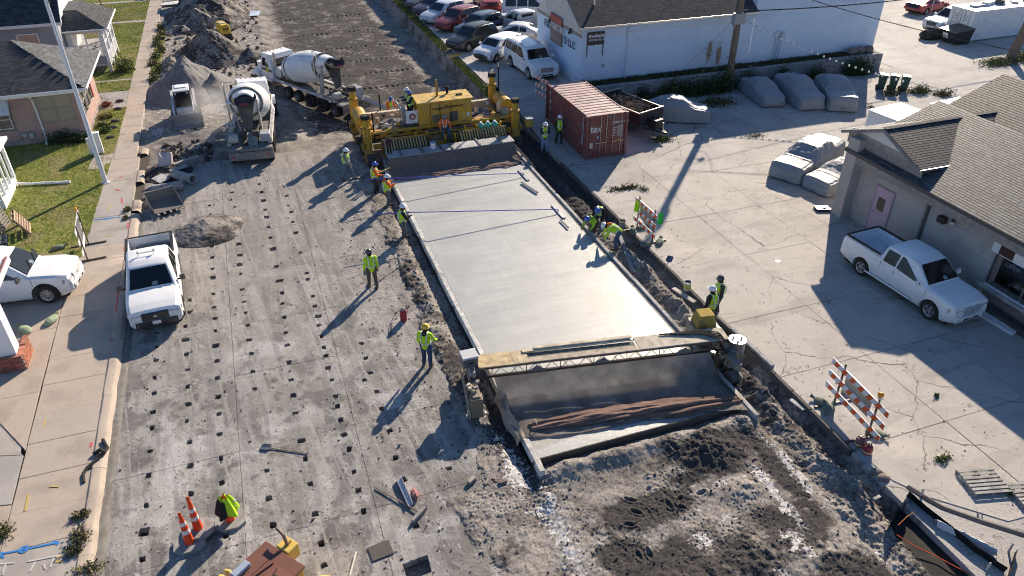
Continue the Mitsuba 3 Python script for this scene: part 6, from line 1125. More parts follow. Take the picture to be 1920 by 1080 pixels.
# tamper comb and finishing pan
for i in range(44):
    x = 6.45+.165*i
    if 8.9 < x < 10.75: continue
    pv.add('tine', hull([(x-.03, 39.66, 1.42), (x+.03, 39.66, 1.42), (x-.03, 39.72, 1.42), (x+.03, 39.72, 1.42), (x-.03, 39.2, 1.0), (x+.03, 39.2, 1.0), (x-.03, 39.27, .98), (x+.03, 39.27, .98)]), 'dirty', (.45, .33, .14) if i % 3 else (.55, .45, .28), False)
pv.add('comb_bar', bx(6.3, 8.9, 39.66, 39.78, 1.42, 1.5, .01), 'dirty', PD); pv.add('comb_back', bx(6.3, 13.8, 39.85, 39.9, .4, 1.3), 'dirty', (.16, .11, .04), False)
for k in range(7): pv.add('pan_plate', bx(6.32+1.055*k, 7.36+1.055*k, 38.05, 38.98, 1.0, 1.05, .01), 'dirty', (.32, .32, .33) if k != 4 else (.44, .44, .45))
for x in (7.1, 8.3, 9.4, 10.0, 11.6, 12.9): pv.add('pan_brace', bx(x-.05, x+.05, 38.1, 39.1, 1.052, 1.1), 'dirty', (.09, .09, .09), False)
pv.add('pan', bx(6.33, 13.6, 39.0, 40.0, .3, .36), 'dirty', (.2, .2, .2), False)
for x, y, z in ((6.1, 40.8, 2.6), (6.45, 38.7, 1.9), (6.58, 38.6, 1.9), (14.25, 42.6, 3.9), (7.1, 43.9, 2.6)): pv.add('mast', cyl((x, y, .9), (x, y, z), .045, n=8), 'matte', BLACK); pv.add('sensor', cb((x, y, z), (.12, .12, .16), None, .02), 'matte', (.06, .06, .06))
pv.add('mast_pole', cyl((14.25, 42.6, 3.9), (14.25, 42.6, 4.25), .035, n=8), 'metal', (.5, .5, .5))
for i in range(16):
    x = RNG.uniform(6.2, 13.6); y = RNG.uniform(41.3, 42.0); pv.add('hose', tube([(x, y, 1.5), (x+RNG.uniform(.2, .6), y+RNG.uniform(-.2, .2), 1.62), (x+RNG.uniform(.7, 1.4), y+RNG.uniform(-.3, .3), 1.5)], .025, 5), 'matte', BLACK)
for i in range(20):
    x = RNG.choice([RNG.uniform(6.1, 8.6), RNG.uniform(12, 14)]); pv.add('fitting', cb((x, RNG.uniform(40.9, 43.2), 1.6+RNG.uniform(0, .12)), tuple(RNG.uniform(.1, .28, 3)), rz(RNG.uniform(0, 3)), .012), 'dirty', [PY, (.3, .25, .18), (.5, .5, .48), (.08, .08, .08)][i % 4])
pv.add('control_box', bx(13.95, 14.35, 40.95, 41.2, 1.5, 1.95, .02), 'dirty', (.3, .36, .3)); pv.add('corner_tank', lathe([(0, 0), (.2, 0), (.22, .06), (.22, .5), (.12, .62), (0, .64)], 18, None, (14.0, 41.6, 1.55)), 'satin', (.62, .5, .34))
pc = Th('fuel_can', 'dark red plastic can hung on the left end of the paver', 'fuel can', loc=(6.75, 39.9, 1.0)); pc.add('body', bx(-.22, .22, -.12, .12, 0, .36, .06), 'satin', (.3, .02, .1)); pc.add('spout', cyl((.1, 0, .36), (.16, 0, .46), .03, n=8), 'satin', BLACK)
# side cart and bucket by the right crawler
ct = Th('grade_sensor_box', 'yellow and black sensor box on a stand at the right of the paver', 'sensor box', loc=(15.35, 40.2, .05)); ct.add('box', bx(-.2, .2, -.2, .2, .9, 1.35, .03), 'dirty', (.55, .38, .06)); ct.add('top', bx(-.24, .24, -.24, .24, 1.36, 1.44, .02), 'satin', (.4, .42, .4))
for a in (-.15, .15):
    for b in (-.15, .15): ct.add('leg', cyl((a, b, .9), (a*1.6, b*1.6, 0), .025, n=6), 'matte', (.12, .1, .08))

# ================================================ people
def chain(pairs):
    """Union of tapered bones, each the hull of the spheres at its two ends."""
    hs = []
    for a, ra, b, rb in pairs:
        sa = trimesh.creation.icosphere(subdivisions=1); v = np.asarray(sa.vertices)
        hs.append(m3.Manifold.hull_points(np.vstack([v*ra+np.asarray(a), v*rb+np.asarray(b)]).astype(np.float32)))
    q = hs[0]
    for k in hs[1:]: q = q+k
    return q
def soften(q, edge, it=6):
    m = clean(from_man(q.refine_to_length(edge))); trimesh.smoothing.filter_taubin(m, iterations=it); return m
SKIN = (.3, .17, .11); HIVIS, HIORG, REF = (.46, .72, .03), (.8, .16, .03), (.6, .62, .6)
NAVY, GREYT, DENIM, BROWN = (.02, .023, .035), (.13, .13, .125), (.07, .1, .17), (.095, .08, .065)
def person(label, loc, rot, jacket, legs, hat, pose='stand', vest=True, arms=((.18, .12, -.3), (.18, .12, -.3)), forearm=None, lean=0., turn=0., step=.1, sleeves=True, hood=None, skin=SKIN, group=None, head_down=.15, squat=0., scale=1.04, vestcol=None):
    """Facing +x in its own frame. arms: per side the elbow's offset from the shoulder (forward, outward, up) in metres; forearm: hand's offset from the elbow."""
    h = Th('person', label, 'person', group, loc, rot); S = scale
    if pose == 'sit': hipz, knees = .5, 'sit'
    elif pose == 'kneel': hipz, knees = .52, 'kneel'
    else: hipz, knees = .93-squat, 'stand'
    hip = np.array([0, 0, hipz]); up = np.array([math.sin(lean), 0, math.cos(lean)]); fwd = np.array([math.cos(lean), 0, -math.sin(lean)]); lat = np.array([math.sin(turn)*-.3, 1, 0]); lat /= np.linalg.norm(lat)
    ch = hip+up*.36; nk = hip+up*.53; hd = nk+up*.15+fwd*(.03+head_down*.2); J = {}
    J['sh'] = [ch+up*.12+lat*s*.19 for s in (1, -1)]
    fa = forearm or [(.2, -.03, -.14), (.2, -.03, -.14)]
    J['el'] = [J['sh'][i]+np.array([arms[i][0], (1, -1)[i]*arms[i][1], arms[i][2]])*.95 for i in (0, 1)]
    J['ha'] = [J['el'][i]+np.array([fa[i][0], (1, -1)[i]*fa[i][1], fa[i][2]]) for i in (0, 1)]
    J['hp'] = [hip+np.array([0, s*.1, -.02]) for s in (1, -1)]; J['kn'], J['an'] = [], []
    for i, s in enumerate((1, -1)):
        if knees == 'sit': k = J['hp'][i]+[.42, s*.06, .02]; a = k+[.02, 0, -.43]
        elif knees == 'kneel':
            if i == 0: k = np.array([.38, .14, .48]); a = np.array([.28, .16, .08])
            else: k = np.array([.12, -.14, .06]); a = np.array([-.32, -.14, .08])
        else:
            o = step*(1 if i == 0 else -1); k = np.array([o*.55+.04+squat*1.0, s*(.115+squat*.2), .5-squat*.3]); a = np.array([o, s*.13, .09])
        J['kn'].append(k); J['an'].append(a)
    toe = [a+np.array([.17, s*.02, -.05]) if not (knees == 'kneel' and i == 1) else a+np.array([-.1, 0, -.03]) for i, (a, s) in enumerate(zip(J['an'], (1, -1)))]
    # body: one continuous surface from head to hands and feet
    B = [(hip, .12, ch, .13), (ch, .135, nk, .06), (nk-up*.02, .055, hd-up*.03, .055)]
    B += [(hd-up*.06+fwd*.015, .07, hd+up*.055-fwd*.012, .093), (hd-up*.03+fwd*.09, .014, hd-up*.05+fwd*.1, .017), (hd+up*.02+fwd*.075, .022, hd-up*.08+fwd*.06, .03)]
    B += [(hd+lat*s*.088-up*.02, .014, hd+lat*s*.092+up*.02, .016) for s in (1, -1)]
    for i, s in enumerate((1, -1)):
        B += [(J['sh'][i], .062, J['el'][i], .046), (J['el'][i], .045, J['ha'][i], .031), (J['hp'][i], .095, J['kn'][i], .062), (J['kn'][i], .06, J['an'][i], .043), (J['an'][i], .045, toe[i], .035)]
    q = chain(B); d = [J['ha'][i]-J['el'][i] for i in (0, 1)]; H = []
    for i, s in enumerate((1, -1)):
        w = d[i]/(np.linalg.norm(d[i])+1e-9); sd = np.cross(w, [0, 0, 1.]); sd = sd/(np.linalg.norm(sd)+1e-9) if np.linalg.norm(sd) > .2 else np.array([0, 1., 0]); dn = np.cross(sd, w); p = J['ha'][i]
        H.append((p, .03, p+w*.07, .034))
        for f in range(4):
            b = p+w*.075+sd*(.03-.02*f); L = (.036, .042, .04, .03)[f]; m_ = b+w*L*.9-dn*.01*s*0+np.array([0, 0, -.008]); H += [(b, .0105, m_, .0095), (m_, .0095, m_+w*L*.5+np.array([0, 0, -.022]), .0085)]
        t0 = p+w*.02+sd*.034; t1 = t0+sd*.028+w*.028; H += [(t0, .0125, t1, .011), (t1, .011, t1+w*.028-sd*.006, .009)]
    m = clean(from_man((q+chain(H)).refine_to_length(.035))); trimesh.smoothing.filter_taubin(m, iterations=2); m.vertices *= S
    h.body(m, 'matte', skin, True)
    def add(n, qq, mat, c, e=.05, it=5, lab=None): mm = soften(qq, e, it); mm.vertices *= S; return h.add(n, mm, mat, c, True)
    jc = jacket
    tor = [(hip+up*.0, .165, ch, .175), (ch, .175, ch+up*.12, .135), (ch+up*.12+lat*.14, .09, ch+up*.12-lat*.14, .09), (nk-up*.06, .09, nk-up*.01, .075)]
    sl = [(J['sh'][i], .085, J['el'][i], .066) for i in (0, 1)]+[(J['el'][i], .066, J['ha'][i]-d[i]*.12, .05) for i in (0, 1)]
    add('jacket', chain(tor+(sl if sleeves else [(J['sh'][i], .088, J['sh'][i]*.5+J['el'][i]*.5, .075) for i in (0, 1)])), 'matte', jc, .045, 4)
    if vest:
        vq = chain([(hip+up*.04, .178, ch, .19), (ch, .19, ch+up*.10, .15), (ch+up*.115+lat*.11, .097, ch+up*.115-lat*.11, .097)])
        vc = vestcol or HIVIS; add('vest', vq, 'matte', vc, .05, 4)
        base = .178
    else: base = .165
    # reflective bands hug the torso
    def band(c, r0, w): 
        a, b, _ = frame(up); P = [c+(r0)*(math.cos(t)*a+math.sin(t)*b) for t in np.linspace(0, 2*np.pi, 25)]; Q = [p+up*w for p in P]; Po = [c+(r0+.006)*(math.cos(t)*a+math.sin(t)*b) for t in np.linspace(0, 2*np.pi, 25)]; Qo = [p+up*w for p in Po]
        return M(np.array(sheet(np.array([P, Po, Qo, Q])).vertices)*S, sheet(np.array([P, Po, Qo, Q])).faces)
    rr = .188 if vest else .176
    if jc in (HIVIS, HIORG) or vest:
        h.add('reflective_band', band(hip+up*.12, rr+.004, .05), 'satin', REF); 
        for s in (1, -1): h.add('reflective_strip', mv(tube(np.array([hip+up*.14+lat*s*.09+fwd*(rr-.01), ch+up*.02+lat*s*.1+fwd*(rr-.006), ch+up*.2+lat*s*.11+fwd*.06, ch+up*.2+lat*s*.11-fwd*.06, ch+up*.02+lat*s*.1-fwd*(rr-.006), hip+up*.14+lat*s*.09-fwd*(rr-.01)])*S, .022, 5)), 'satin', REF)
        if not vest:
            for i in (0, 1):
                mid = J['el'][i]*.45+J['sh'][i]*.55; h.add('sleeve_band', tube(np.array([mid, mid+(J['el'][i]-J['sh'][i])*.12])*S, .082*S, 12), 'satin', REF)
    lg = [(J['hp'][i], .112, J['kn'][i], .082) for i in (0, 1)]+[(J['kn'][i], .082, J['an'][i]+[0, 0, .03], .068) for i in (0, 1)]+[(J['hp'][0], .13, J['hp'][1], .13)]
    add('trousers', chain(lg), 'matte', legs, .05, 4)
    for i in (0, 1): add('boot', chain([(J['an'][i]+[0, 0, .04], .06, J['an'][i]-[.03, 0, .03], .058), (J['an'][i]-[.0, 0, .03], .055, toe[i], .048)]), 'matte', (.13, .1, .075), .05, 2)
    add('glove', chain([(J['ha'][i]-d[i]*.1, .036, J['ha'][i]+d[i]/np.linalg.norm(d[i])*.05, .045) for i in (0, 1)][:1]), 'matte', (.2, .19, .17), .05, 1)
    if hood is not None: add('hood', chain([(nk-fwd*.05, .09, nk-fwd*.1+up*.0, .08), (nk, .085, nk+up*.08-fwd*.03, .08)]), 'matte', hood)
    hc = hd+up*.045; a_ = np.stack([fwd, lat-up*(lat@up), up], 1); shell = lathe([(.132, 0), (.134, .015), (.128, .05), (.105, .1), (.06, .132), (.02, .142), (0, .143)], 20); brim = lathe([(.125, .004), (.15, .0), (.152, .012), (.128, .018)], 20)
    hv = np.asarray(brim.vertices).copy(); hv[:, 0] += .045*(hv[:, 0] > .05)*(hv[:, 0]/.15); brim = M(hv, brim.faces)
    hm = mv(cat(shell, brim, *[tube([(-.12, y, .05), (-.06, y, .128), (.03, y, .135), (.11, y, .07)], .008, 4) for y in (-.035, 0, .035)]), hc, a_); hm.vertices *= S
    h.add('hard_hat', hm, 'gloss', hat, 40)
    hr = lathe([(.09, -.07), (.1, -.02), (.098, .03), (.06, .05)], 14); hr = mv(hr, hd-fwd*.018, a_); hr.vertices *= S; h.add('hair', hr, 'matte', (.02, .016, .013), True)
    for s in (-1, 1): h.add('eye', sph((hd+fwd*.083+lat*s*.033+up*.005)*S, .011, 1), 'satin', (.03, .025, .02), True)
    h.J = {k: ((rz(rot)@(np.array(v)*S).reshape(-1, 3).T).T+np.array(loc)) for k, v in J.items()}
    return h
WH, BLU, YLW, BKH = (.74, .75, .76), (.03, .09, .4), (.62, .42, .03), (.04, .04, .045)
hang = ((.02, .07, -.3), (.02, .07, -.3)); hangf = [(.06, .01, -.25), (.06, .01, -.25)]
p9 = person('worker in a lime hi-vis jacket and dark hard hat standing alone on the old road', (3.32, 27.1, .0), D(95), HIVIS, BROWN, BKH, vest=False, arms=hang, forearm=hangf, step=.12)
p10 = person('worker in a yellow hard hat and lime jacket with dark hood, back to the camera', (4.2, 21.15, .02), D(55), HIVIS, (.045, .065, .13), YLW, vest=False, arms=((.02, .1, -.3), (.1, .1, -.28)), forearm=[(.1, .0, -.22), (.18, 0, -.1)], hood=(.015, .018, .03), step=.02, scale=1.05)
person('worker in grey work clothes and lime vest walking by the left leg of the paver', (4.05, 38.3, .0), D(-25), (.2, .2, .2), (.14, .16, .19), WH, step=.26, arms=((-.05, .08, -.28), (.12, .06, -.28)), forearm=[(.1, 0, -.22), (.2, 0, -.12)])
p6 = person('worker in a blue hard hat and lime vest over orange sleeves with a wooden handle', (5.2, 36.2, -.1), D(-5), HIORG, (.03, .03, .035), BLU, arms=((.1, .08, -.27), (.12, .06, -.27)), forearm=[(.24, -.02, .0), (.24, -.04, -.02)])
p7 = person('worker in a white hard hat and orange hooded jacket facing the slab', (5.5, 34.5, -.12), D(10), HIORG, GREYT, WH, arms=((.15, .06, -.22), (.15, .06, -.22)), forearm=[(.2, -.05, .12), (.2, -.05, .1)], hood=HIORG)
p8 = person('worker in a white hard hat and lime vest sweeping a long blue float pole', (5.52, 30.95, -.12), D(5), (.03, .03, .033), (.12, .12, .125), WH, arms=((.1, .1, -.25), (.12, .08, -.25)), forearm=[(.22, -.1, .06), (.2, -.08, .06)], scale=1.06)
person('worker in a white hard hat and lime vest with pale jeans by the red container', (15.62, 38.25, .02), D(-100), (.03, .035, .045), (.2, .28, .4), WH, arms=((.12, .03, -.26), (.12, .03, -.26)), forearm=[(.1, -.12, .08), (.1, -.12, .08)])
person('worker in a white hard hat, lime vest and dark trousers against the red container', (16.75, 38.8, .12), D(-88), (.03, .035, .03), (.05, .055, .06), WH, arms=hang, forearm=[(.08, -.05, -.2), (.08, -.05, -.2)])
person('crouching worker in a blue hard hat and lime jacket at the right form', (14.25, 28.35, .0), D(-150), (.36, .56, .05), (.06, .06, .065), BLU, pose='kneel', vest=False, lean=.75, head_down=.5, arms=((.12, .06, -.26), (.12, .06, -.26)), forearm=[(.18, -.03, -.15), (.18, -.03, -.15)])
person('bending worker in a blue hard hat and black sleeves at the right form', (14.75, 28.75, .02), D(-130), (.02, .02, .022), (.05, .05, .055), BLU, lean=.8, squat=.18, head_down=.5, arms=((.1, .05, -.28), (.1, .05, -.28)), forearm=[(.16, -.02, -.18), (.16, -.02, -.18)])
person('bending worker in a white hard hat, lime jacket and orange collar with blue jeans', (14.62, 26.55, .02), D(160), HIVIS, DENIM, WH, vest=False, lean=1.0, head_down=.4, squat=.05, arms=((.12, .06, -.28), (.12, .06, -.28)), forearm=[(.14, -.03, -.22), (.14, -.03, -.22)], hood=HIORG)
person('worker in a white hard hat and lime vest standing at the bridge engine', (15.2, 19.75, .05), D(110), (.03, .03, .034), (.17, .16, .14), WH, arms=((-.02, .12, -.28), (.02, .12, -.28)), forearm=[(.12, .02, -.2), (.16, .05, -.16)], scale=1.08)
person('worker in a dark hard hat and lime vest standing on the lot by the drum', (15.95, 20.35, .1), D(165), (.05, .05, .055), (.06, .06, .065), BKH, arms=hang, forearm=hangf)
person('worker in an orange shirt and blue jeans sitting on the bench of the yellow paver', (10.12, 40.32, .95), D(-92), HIORG, (.06, .09, .14), (.2, .2, .2), pose='sit', vest=False, arms=((.1, .12, -.25), (.1, .12, -.25)), forearm=[(.2, -.02, -.12), (.2, -.02, -.12)], lean=.12, head_down=.45)
person('paver operator in a blue hard hat and lime vest', (8.5, 41.45, 1.66), D(185), (.03, .035, .05), NAVY, BLU, arms=((.14, .05, -.24), (.14, .05, -.24)), forearm=[(.26, -.03, .02), (.26, -.03, .02)])
person('paver operator in a white hard hat behind the one in blue', (8.5, 42.1, 1.66), D(190), (.04, .05, .08), NAVY, WH, arms=((.14, .05, -.24), (.14, .05, -.24)), forearm=[(.26, -.03, .02), (.26, -.03, .02)])
person('worker in a blue hard hat and orange jacket guiding the mixer chute', (8.15, 47.0, -.35), D(-60), HIORG, (.3, .28, .25), BLU, arms=((.08, .1, -.26), (.08, .1, -.26)), forearm=[(.2, .0, -.1), (.2, .0, -.1)], lean=.3, vestcol=HIVIS)

# ================================================ site objects
def mound(name, label, c, rx_, ry_, h, seed, mat='dirt', col=None, uvb=(.5, 0), rough=.25, power=1.25, rot=0., n=(64, 110), cat_='dirt pile', group='piles along the road', peak=(0, 0)):
    R, A = np.meshgrid(np.linspace(0, 1, n[0]), np.linspace(0, 2*np.pi, n[1]), indexing='ij')
    wob = 1+.35*(nz(np.stack([np.cos(A)*1.2, np.sin(A)*1.2], -1)+seed, 1., 3, seed)-.5)
    x = R*np.cos(A)*rx_*wob+peak[0]*(1-R)**2*rx_; y = R*np.sin(A)*ry_*wob+peak[1]*(1-R)**2*ry_
    P = np.stack([x, y, 0*x], -1); f1, f2, f3 = nz(P+seed, .8, 4, seed)-.5, nz(P+seed, 3., 3, seed+1)-.5, nz(P+seed, 11., 2, seed+2)-.5
    z = h*np.clip(1-R, 0, 1)**power*(1+.8*f1)*(R < 1)+rough*(f2*.6+f3*.3+.1)*sst(1.0, .85, R)*(.4+h*.3)-.04*R
    z = np.maximum(z, -.06-.25*(R > .999)); Z = np.stack([x, y, z], -1) ; Z = Z@rz(rot).T+np.array([c[0], c[1], c[2] if len(c) > 2 else 0.])
    m = sheet(Z); t = Th(name, label, cat_, group)
    t.body(m, mat, col, True, uv=None if col is not None else np.stack([uvb[0]+.004*Z[..., 0]+.3*f2, uvb[1]+.004*Z[..., 1]], -1).reshape(-1, 2)); return t
mound('dirt_pile', 'dark dirt heap at the top with rubble at its foot', (-2.7, 80.0, 0), 4.0, 6.8, 3.4, 3, rough=.5)
mound('dirt_pile', 'dark earth heap behind the gravel heap', (-2.6, 65.2, 0), 3.6, 3.4, 2.5, 5, rough=.4, peak=(.0, -.2))
mound('dirt_pile', 'low dark spoil tail on the right of the earth heap', (.3, 63.8, 0), 1.6, 1.3, .9, 8, rough=.4)
mound('dirt_pile', 'small grey brown dirt heap at the left beside the weedy verge', (-5.5, 63.2, 0), 1.4, 2.6, .9, 9, rough=.4, uvb=(.35, .1))
mound('gravel_pile', 'pale grey gravel heap behind the skid steer', (-4.1, 57.6, 0), 3.2, 4.4, 2.1, 11, 'rough', (.22, .215, .21), rough=.12, power=1.1, cat_='gravel pile', peak=(-.05, .1))
mound('gravel_pile', 'lower shoulder of gravel on the right of the gravel heap', (-2.5, 56.3, 0), 1.7, 2.6, 1.2, 12, 'rough', (.2, .195, .19), rough=.12, power=1.1, cat_='gravel pile')
mound('dirt_pile', 'small scooped dirt heap beside the white work pickup', (-3.35, 34.9, 0), 1.9, 1.7, .6, 14, rough=.3, uvb=(.4, .1), power=.8)
mound('dirt_pile', 'low dark dirt heap under the tipped bucket by the kerb', (-5.7, 38.6, 0), .9, 2.0, .45, 15, rough=.3, uvb=(.5, 0))
mound('dirt_pile', 'dark muddy debris heap beside the concrete pipes', (-5.3, 42.6, 0), 1.5, 1.6, .45, 16, rough=.6, uvb=(1., 0))
# clods and stones
def clods(name, label, regions, n, s0, s1, cols, seed, zf=hz, mat='rough'):
    r = np.random.default_rng(seed); base = trimesh.creation.icosphere(subdivisions=1); bv, bf = np.asarray(base.vertices), np.asarray(base.faces); V, F, C = [], [], []
    tot = sum(a[4] for a in regions)
    for x0, x1, y0, y1, w in regions:
        k = int(n*w/tot); X, Y = r.uniform(x0, x1, k), r.uniform(y0, y1, k)
        keep = nz(np.stack([X, Y], -1), 1.3, 2, seed) > r.uniform(.25, .6, k); X, Y = X[keep], Y[keep]; Z = np.maximum(zf(X[:, None], Y[:, None])[:, 0], -5)
        for x, y, z in zip(X, Y, Z):
            if z < -.2 and zf is hz and x < 5: z = 0.
            s = s0*(s1/s0)**(r.random()**2.2); v = bv*s*r.uniform(.6, 1.2, 3)*(1+.3*r.normal(0, .6, (len(bv), 1))); a = r.uniform(0, 6.28); v = v@rz(a).T+[x, y, z+s*.25]; F.append(bf+len(bv)*len(V)); V.append(v); C.append(np.tile(np.array(cols[r.integers(0, len(cols))])*r.uniform(.7, 1.2), (len(bv), 1)))
    k = key_for(name); put(k, M(np.vstack(V), np.vstack(F)), mat, np.vstack(C), False); labels[k] = {'label': label, 'kind': 'stuff'}
DK = [(.06, .054, .05), (.09, .08, .07), (.13, .115, .1), (.17, .155, .135)]
clods('dirt_clods', 'loose clods of dirt around the slab and trench', [(3.6, 14, 5.5, 15, 3.2), (4.3, 5.9, 15, 36, 2.2), (14, 15.8, 8, 40, 2.6), (2.5, 4.6, 12, 34, .8)], 11000, .007, .04, DK, 21)
clods('rubble_bits', 'crumbs of concrete and dirt on the drilled road', [(-6.1, 4.4, 8, 40, 1)], 2600, .008, .04, [(.1, .095, .085), (.3, .28, .25), (.07, .065, .06), (.42, .4, .37)], 22, lambda X, Y: 0*X)
clods('hole_crumbs', 'crumbs broken from the rims of the drilled holes', [(x-.3, x+.3, y-.3, y+.3, 1) for x, y in HOLES], 1500, .007, .028, [(.16, .15, .135), (.1, .095, .085), (.24, .225, .2)], 25, lambda X, Y: 0*X)
clods('spoil_lumps', 'lumps of spoil on the dirt heaps and haul road', [(-6.5, 1.5, 58, 90, 1), (-5.8, -3, 40, 47, .5)], 1500, .03, .2, DK, 23, lambda X, Y: hz(X, Y)+.02)
clods('lot_grit', 'grit and pebbles strewn on the concrete lot', [(16, 21, 9, 33, 1)], 1100, .007, .03, [(.12, .11, .1), (.25, .22, .2)], 24, lambda X, Y: 0*X+.15)
# broken slabs and rubble
RUB = np.random.default_rng(5)
def rubble(label, c, s, n_, R):
    t = Th('concrete_slab', label, 'broken slab', 'broken concrete by the dirt heaps'); p = RUB.uniform(-1, 1, (14, 3))*np.array(s)/2; t.body(mv(hull(p), c, R), 'rough', tuple(np.array([.26, .25, .24])*RUB.uniform(.8, 1.3)), False)
RL = ['flat', 'jagged', 'tilted', 'thick', 'long', 'small', 'upended', 'wedge-shaped', 'cracked', 'half-buried', 'leaning', 'squat', 'angular', 'thin']
for k in range(14):
    x, y = RUB.uniform(-6, -1.6), RUB.uniform(72.5, 76.5); rubble(f'{RL[k]} piece of broken concrete at the foot of the far dirt heap', (x, y, .35+RUB.uniform(0, .4)), (RUB.uniform(.6, 1.5), RUB.uniform(.5, 1.1), RUB.uniform(.3, .7)), 0, rz(RUB.uniform(0, 3))@rx(RUB.normal(0, .5)))
Th('timber', 'pale timber leaning on the broken slabs below the far heap', 'timber').body(cb((-2.6, 75.4, 1.0), (2.6, .14, .1), rz(-.5)@ry(.5), .01), 'rough', (.6, .57, .52))
Th('green_bin', 'dark green skip beside the far dirt heap', 'skip').body(hull([(-5.2, 84, 0), (-3.6, 84, 0), (-5.2, 86, 0), (-3.6, 86, 0), (-5.4, 83.7, 1.6), (-3.4, 83.7, 1.6), (-5.4, 86.3, 1.6), (-3.4, 86.3, 1.6)]), 'satin', (.03, .1, .07), False)
Th('tarpaulin', 'blue tarpaulin spread over a heap at the top of the picture', 'tarpaulin').body(cloth(lambda U, V: np.stack([-10.5+6*U, 90+3.*V, .15+.9*np.sin(np.pi*U)*np.sin(np.pi*V)**.5+.25*nz(np.stack([U*6, V*4], -1), 1.5, 3)], -1), 40, 24), 'satin', (.07, .13, .3), True)
for k in range(6): rubble(f'{RL[k]} reddish block in the heap under the blue tarpaulin', (-9.3+.7*k, 88.9+RUB.uniform(-.4, .3), .35), (.8, .6, .6), 0, rz(k))
Th('white_sheet', 'white plastic sheet lying by the far end of the pavement', 'plastic sheet').body(cloth(lambda U, V: np.stack([-7.2+2.6*U+.4*V, 85.4+1.2*V+.4*U, .1+.18*nz(np.stack([U*5, V*5], -1), 1.2, 3)], -1), 26, 16), 'matte', (.62, .64, .66), True)
Th('puddle_sheet', 'pale blue sheet at the right of the far dirt heap', 'plastic sheet').body(cloth(lambda U, V: np.stack([.7+1.2*U+.3*V, 78.2+2.*V, .06+.05*nz(np.stack([U*5, V*5], -1), 1.2, 3)], -1), 16, 16), 'satin', (.5, .56, .62), True)
# pipes and forms
for k, (c, a, l) in enumerate([((-5.2, 40.05, .24), D(2), 'grey concrete pipe lying crosswise by the kerb'), ((-4.45, 41.1, .3), D(-48), 'grey concrete pipe with its dark open end toward the camera')]):
    t = Th('concrete_pipe', l, 'pipe', 'concrete pipes', c, a); t.body(mv(lathe([(.2, -.72), (.24, -.72), (.245, .5), (.27, .52), (.27, .75), (.21, .75), (.2, .5), (.2, -.72)], 24), (0, 0, 0), ry(math.pi/2)), 'rough', (.4, .39, .37), 40)
Th('pink_form', 'pinkish white moulded foam block on the debris heap', 'foam block').body(sub(cb((-5.35, 43.2, .55), (.75, .3, .8), rz(-.3)@rx(-.4), .03), sph((-5.35, 43.15, 1.0), .3, 2)), 'matte', (.5, .43, .42), False)
for k, (c, s, a, col) in enumerate([((-4.3, 43.3, .3), (1.6, .25, .12), .55, (.36, .34, .31)), ((-4.1, 42.8, .35), (1.7, .08, .4), .5, (.3, .29, .28)), ((-5.6, 41.2, .3), (.7, .6, .06), .8, (.5, .5, .5)), ((-5.0, 41.6, .25), (1.1, .3, .1), -.1, (.42, .4, .37)), ((-4.7, 42.3, .3), (1.0, .22, .1), .5, (.5, .48, .44))]):
    Th('form_piece', ['pale ridged form lying on the debris heap', 'grey steel form standing on edge in the debris', 'white square plate leaning by the pipes', 'short pale board across the debris heap', 'whitish board beside the ridged form'][k], 'form').body(cb(c, s, rz(a)@rx(.3 if k == 2 else .1), .01), 'rough', col)
bkt = Th('digger_bucket', 'worn steel digger bucket lying tipped on dark dirt by the kerb', 'bucket', loc=(-5.25, 37.9, .1), rot=D(-70)); bkt.add('shell', cat(yprism([(-.6, 0), (.6, .05), (.62, .1), (.0, .12), (-.5, .3), (-.55, .8), (-.62, .8)], -.7, .7), yprism([(-.6, 0), (.6, .05), (-.55, .8)], -.73, -.7), yprism([(-.6, 0), (.6, .05), (-.55, .8)], .7, .73)), 'dirty', (.16, .15, .14), False)
for k in range(5): bkt.add('tooth', cb((.72, -.6+.3*k, .06), (.2, .1, .05)), 'dirty', (.3, .29, .27), False)
# ---- channelizer cones
def cone(label, p, top=1.3, base=True, tilt=None, z=0):
    t = Th('traffic_cone', label, 'traffic cone', 'orange channelizer cones', (p[0], p[1], z)); R = rx(tilt) if tilt else None
    ns = [(.115, .13), (.1, .45), (.085, .6), (.078, .75), (.065, .88), (.055, top-.06), (.035, top)]; prof = [(0, .08)]+[(r, zz) for r, zz in [(.135, .08), (.12, .35), (.108, .5), (.095, .65), (.085, .8), (.07, .95), (.045, top)]]+[(0, top)]
    t.add('tube', mv(lathe(prof, 20), (0, 0, 0), R), 'satin', (.75, .07, .015), 40); 
    for z0, z1 in ((.5, .64), (.82, .94)): r0, r1 = np.interp([z0, z1], [.08, .35, .5, .65, .8, .95, top], [.135, .12, .108, .095, .085, .07, .045]); t.add('reflective_collar', mv(lathe([(r0, z0), (r0+.006, z0), (r1+.006, z1), (r1, z1)], 20), (0, 0, 0), R), 'satin', (.68, .66, .66), 40)
    t.add('handle', mv(cat(cb((0, 0, top+.05), (.09, .03, .1), None, .01)), (0, 0, 0), R), 'satin', (.75, .1, .02))
    t.add('base', prism(Polygon([(-.42, -.2), (-.2, -.36), (.2, -.36), (.42, -.2), (.42, .2), (.2, .36), (-.2, .36), (-.42, .2)]), .1), 'rough', (.34, .34, .33), False); return t
cone('taller orange and white cone standing on a stacked base', (-3.75, 16.10, 0.00), z=.09)
Th('spare_base', 'spare black cone base lying under the taller cone', 'cone base', loc=(-3.84, 15.98, 0.00)).body(mv(prism(Polygon([(-.42, -.2), (-.2, -.36), (.2, -.36), (.42, -.2), (.42, .2), (.2, .36), (-.2, .36), (-.42, .2)]), .085), (0, 0, 0.002), rx(.03)), 'matte', (.07, .07, .07), False)
cone('orange and white cone in front of the taller one', (-4.00, 15.77, 0.00), top=1.2)
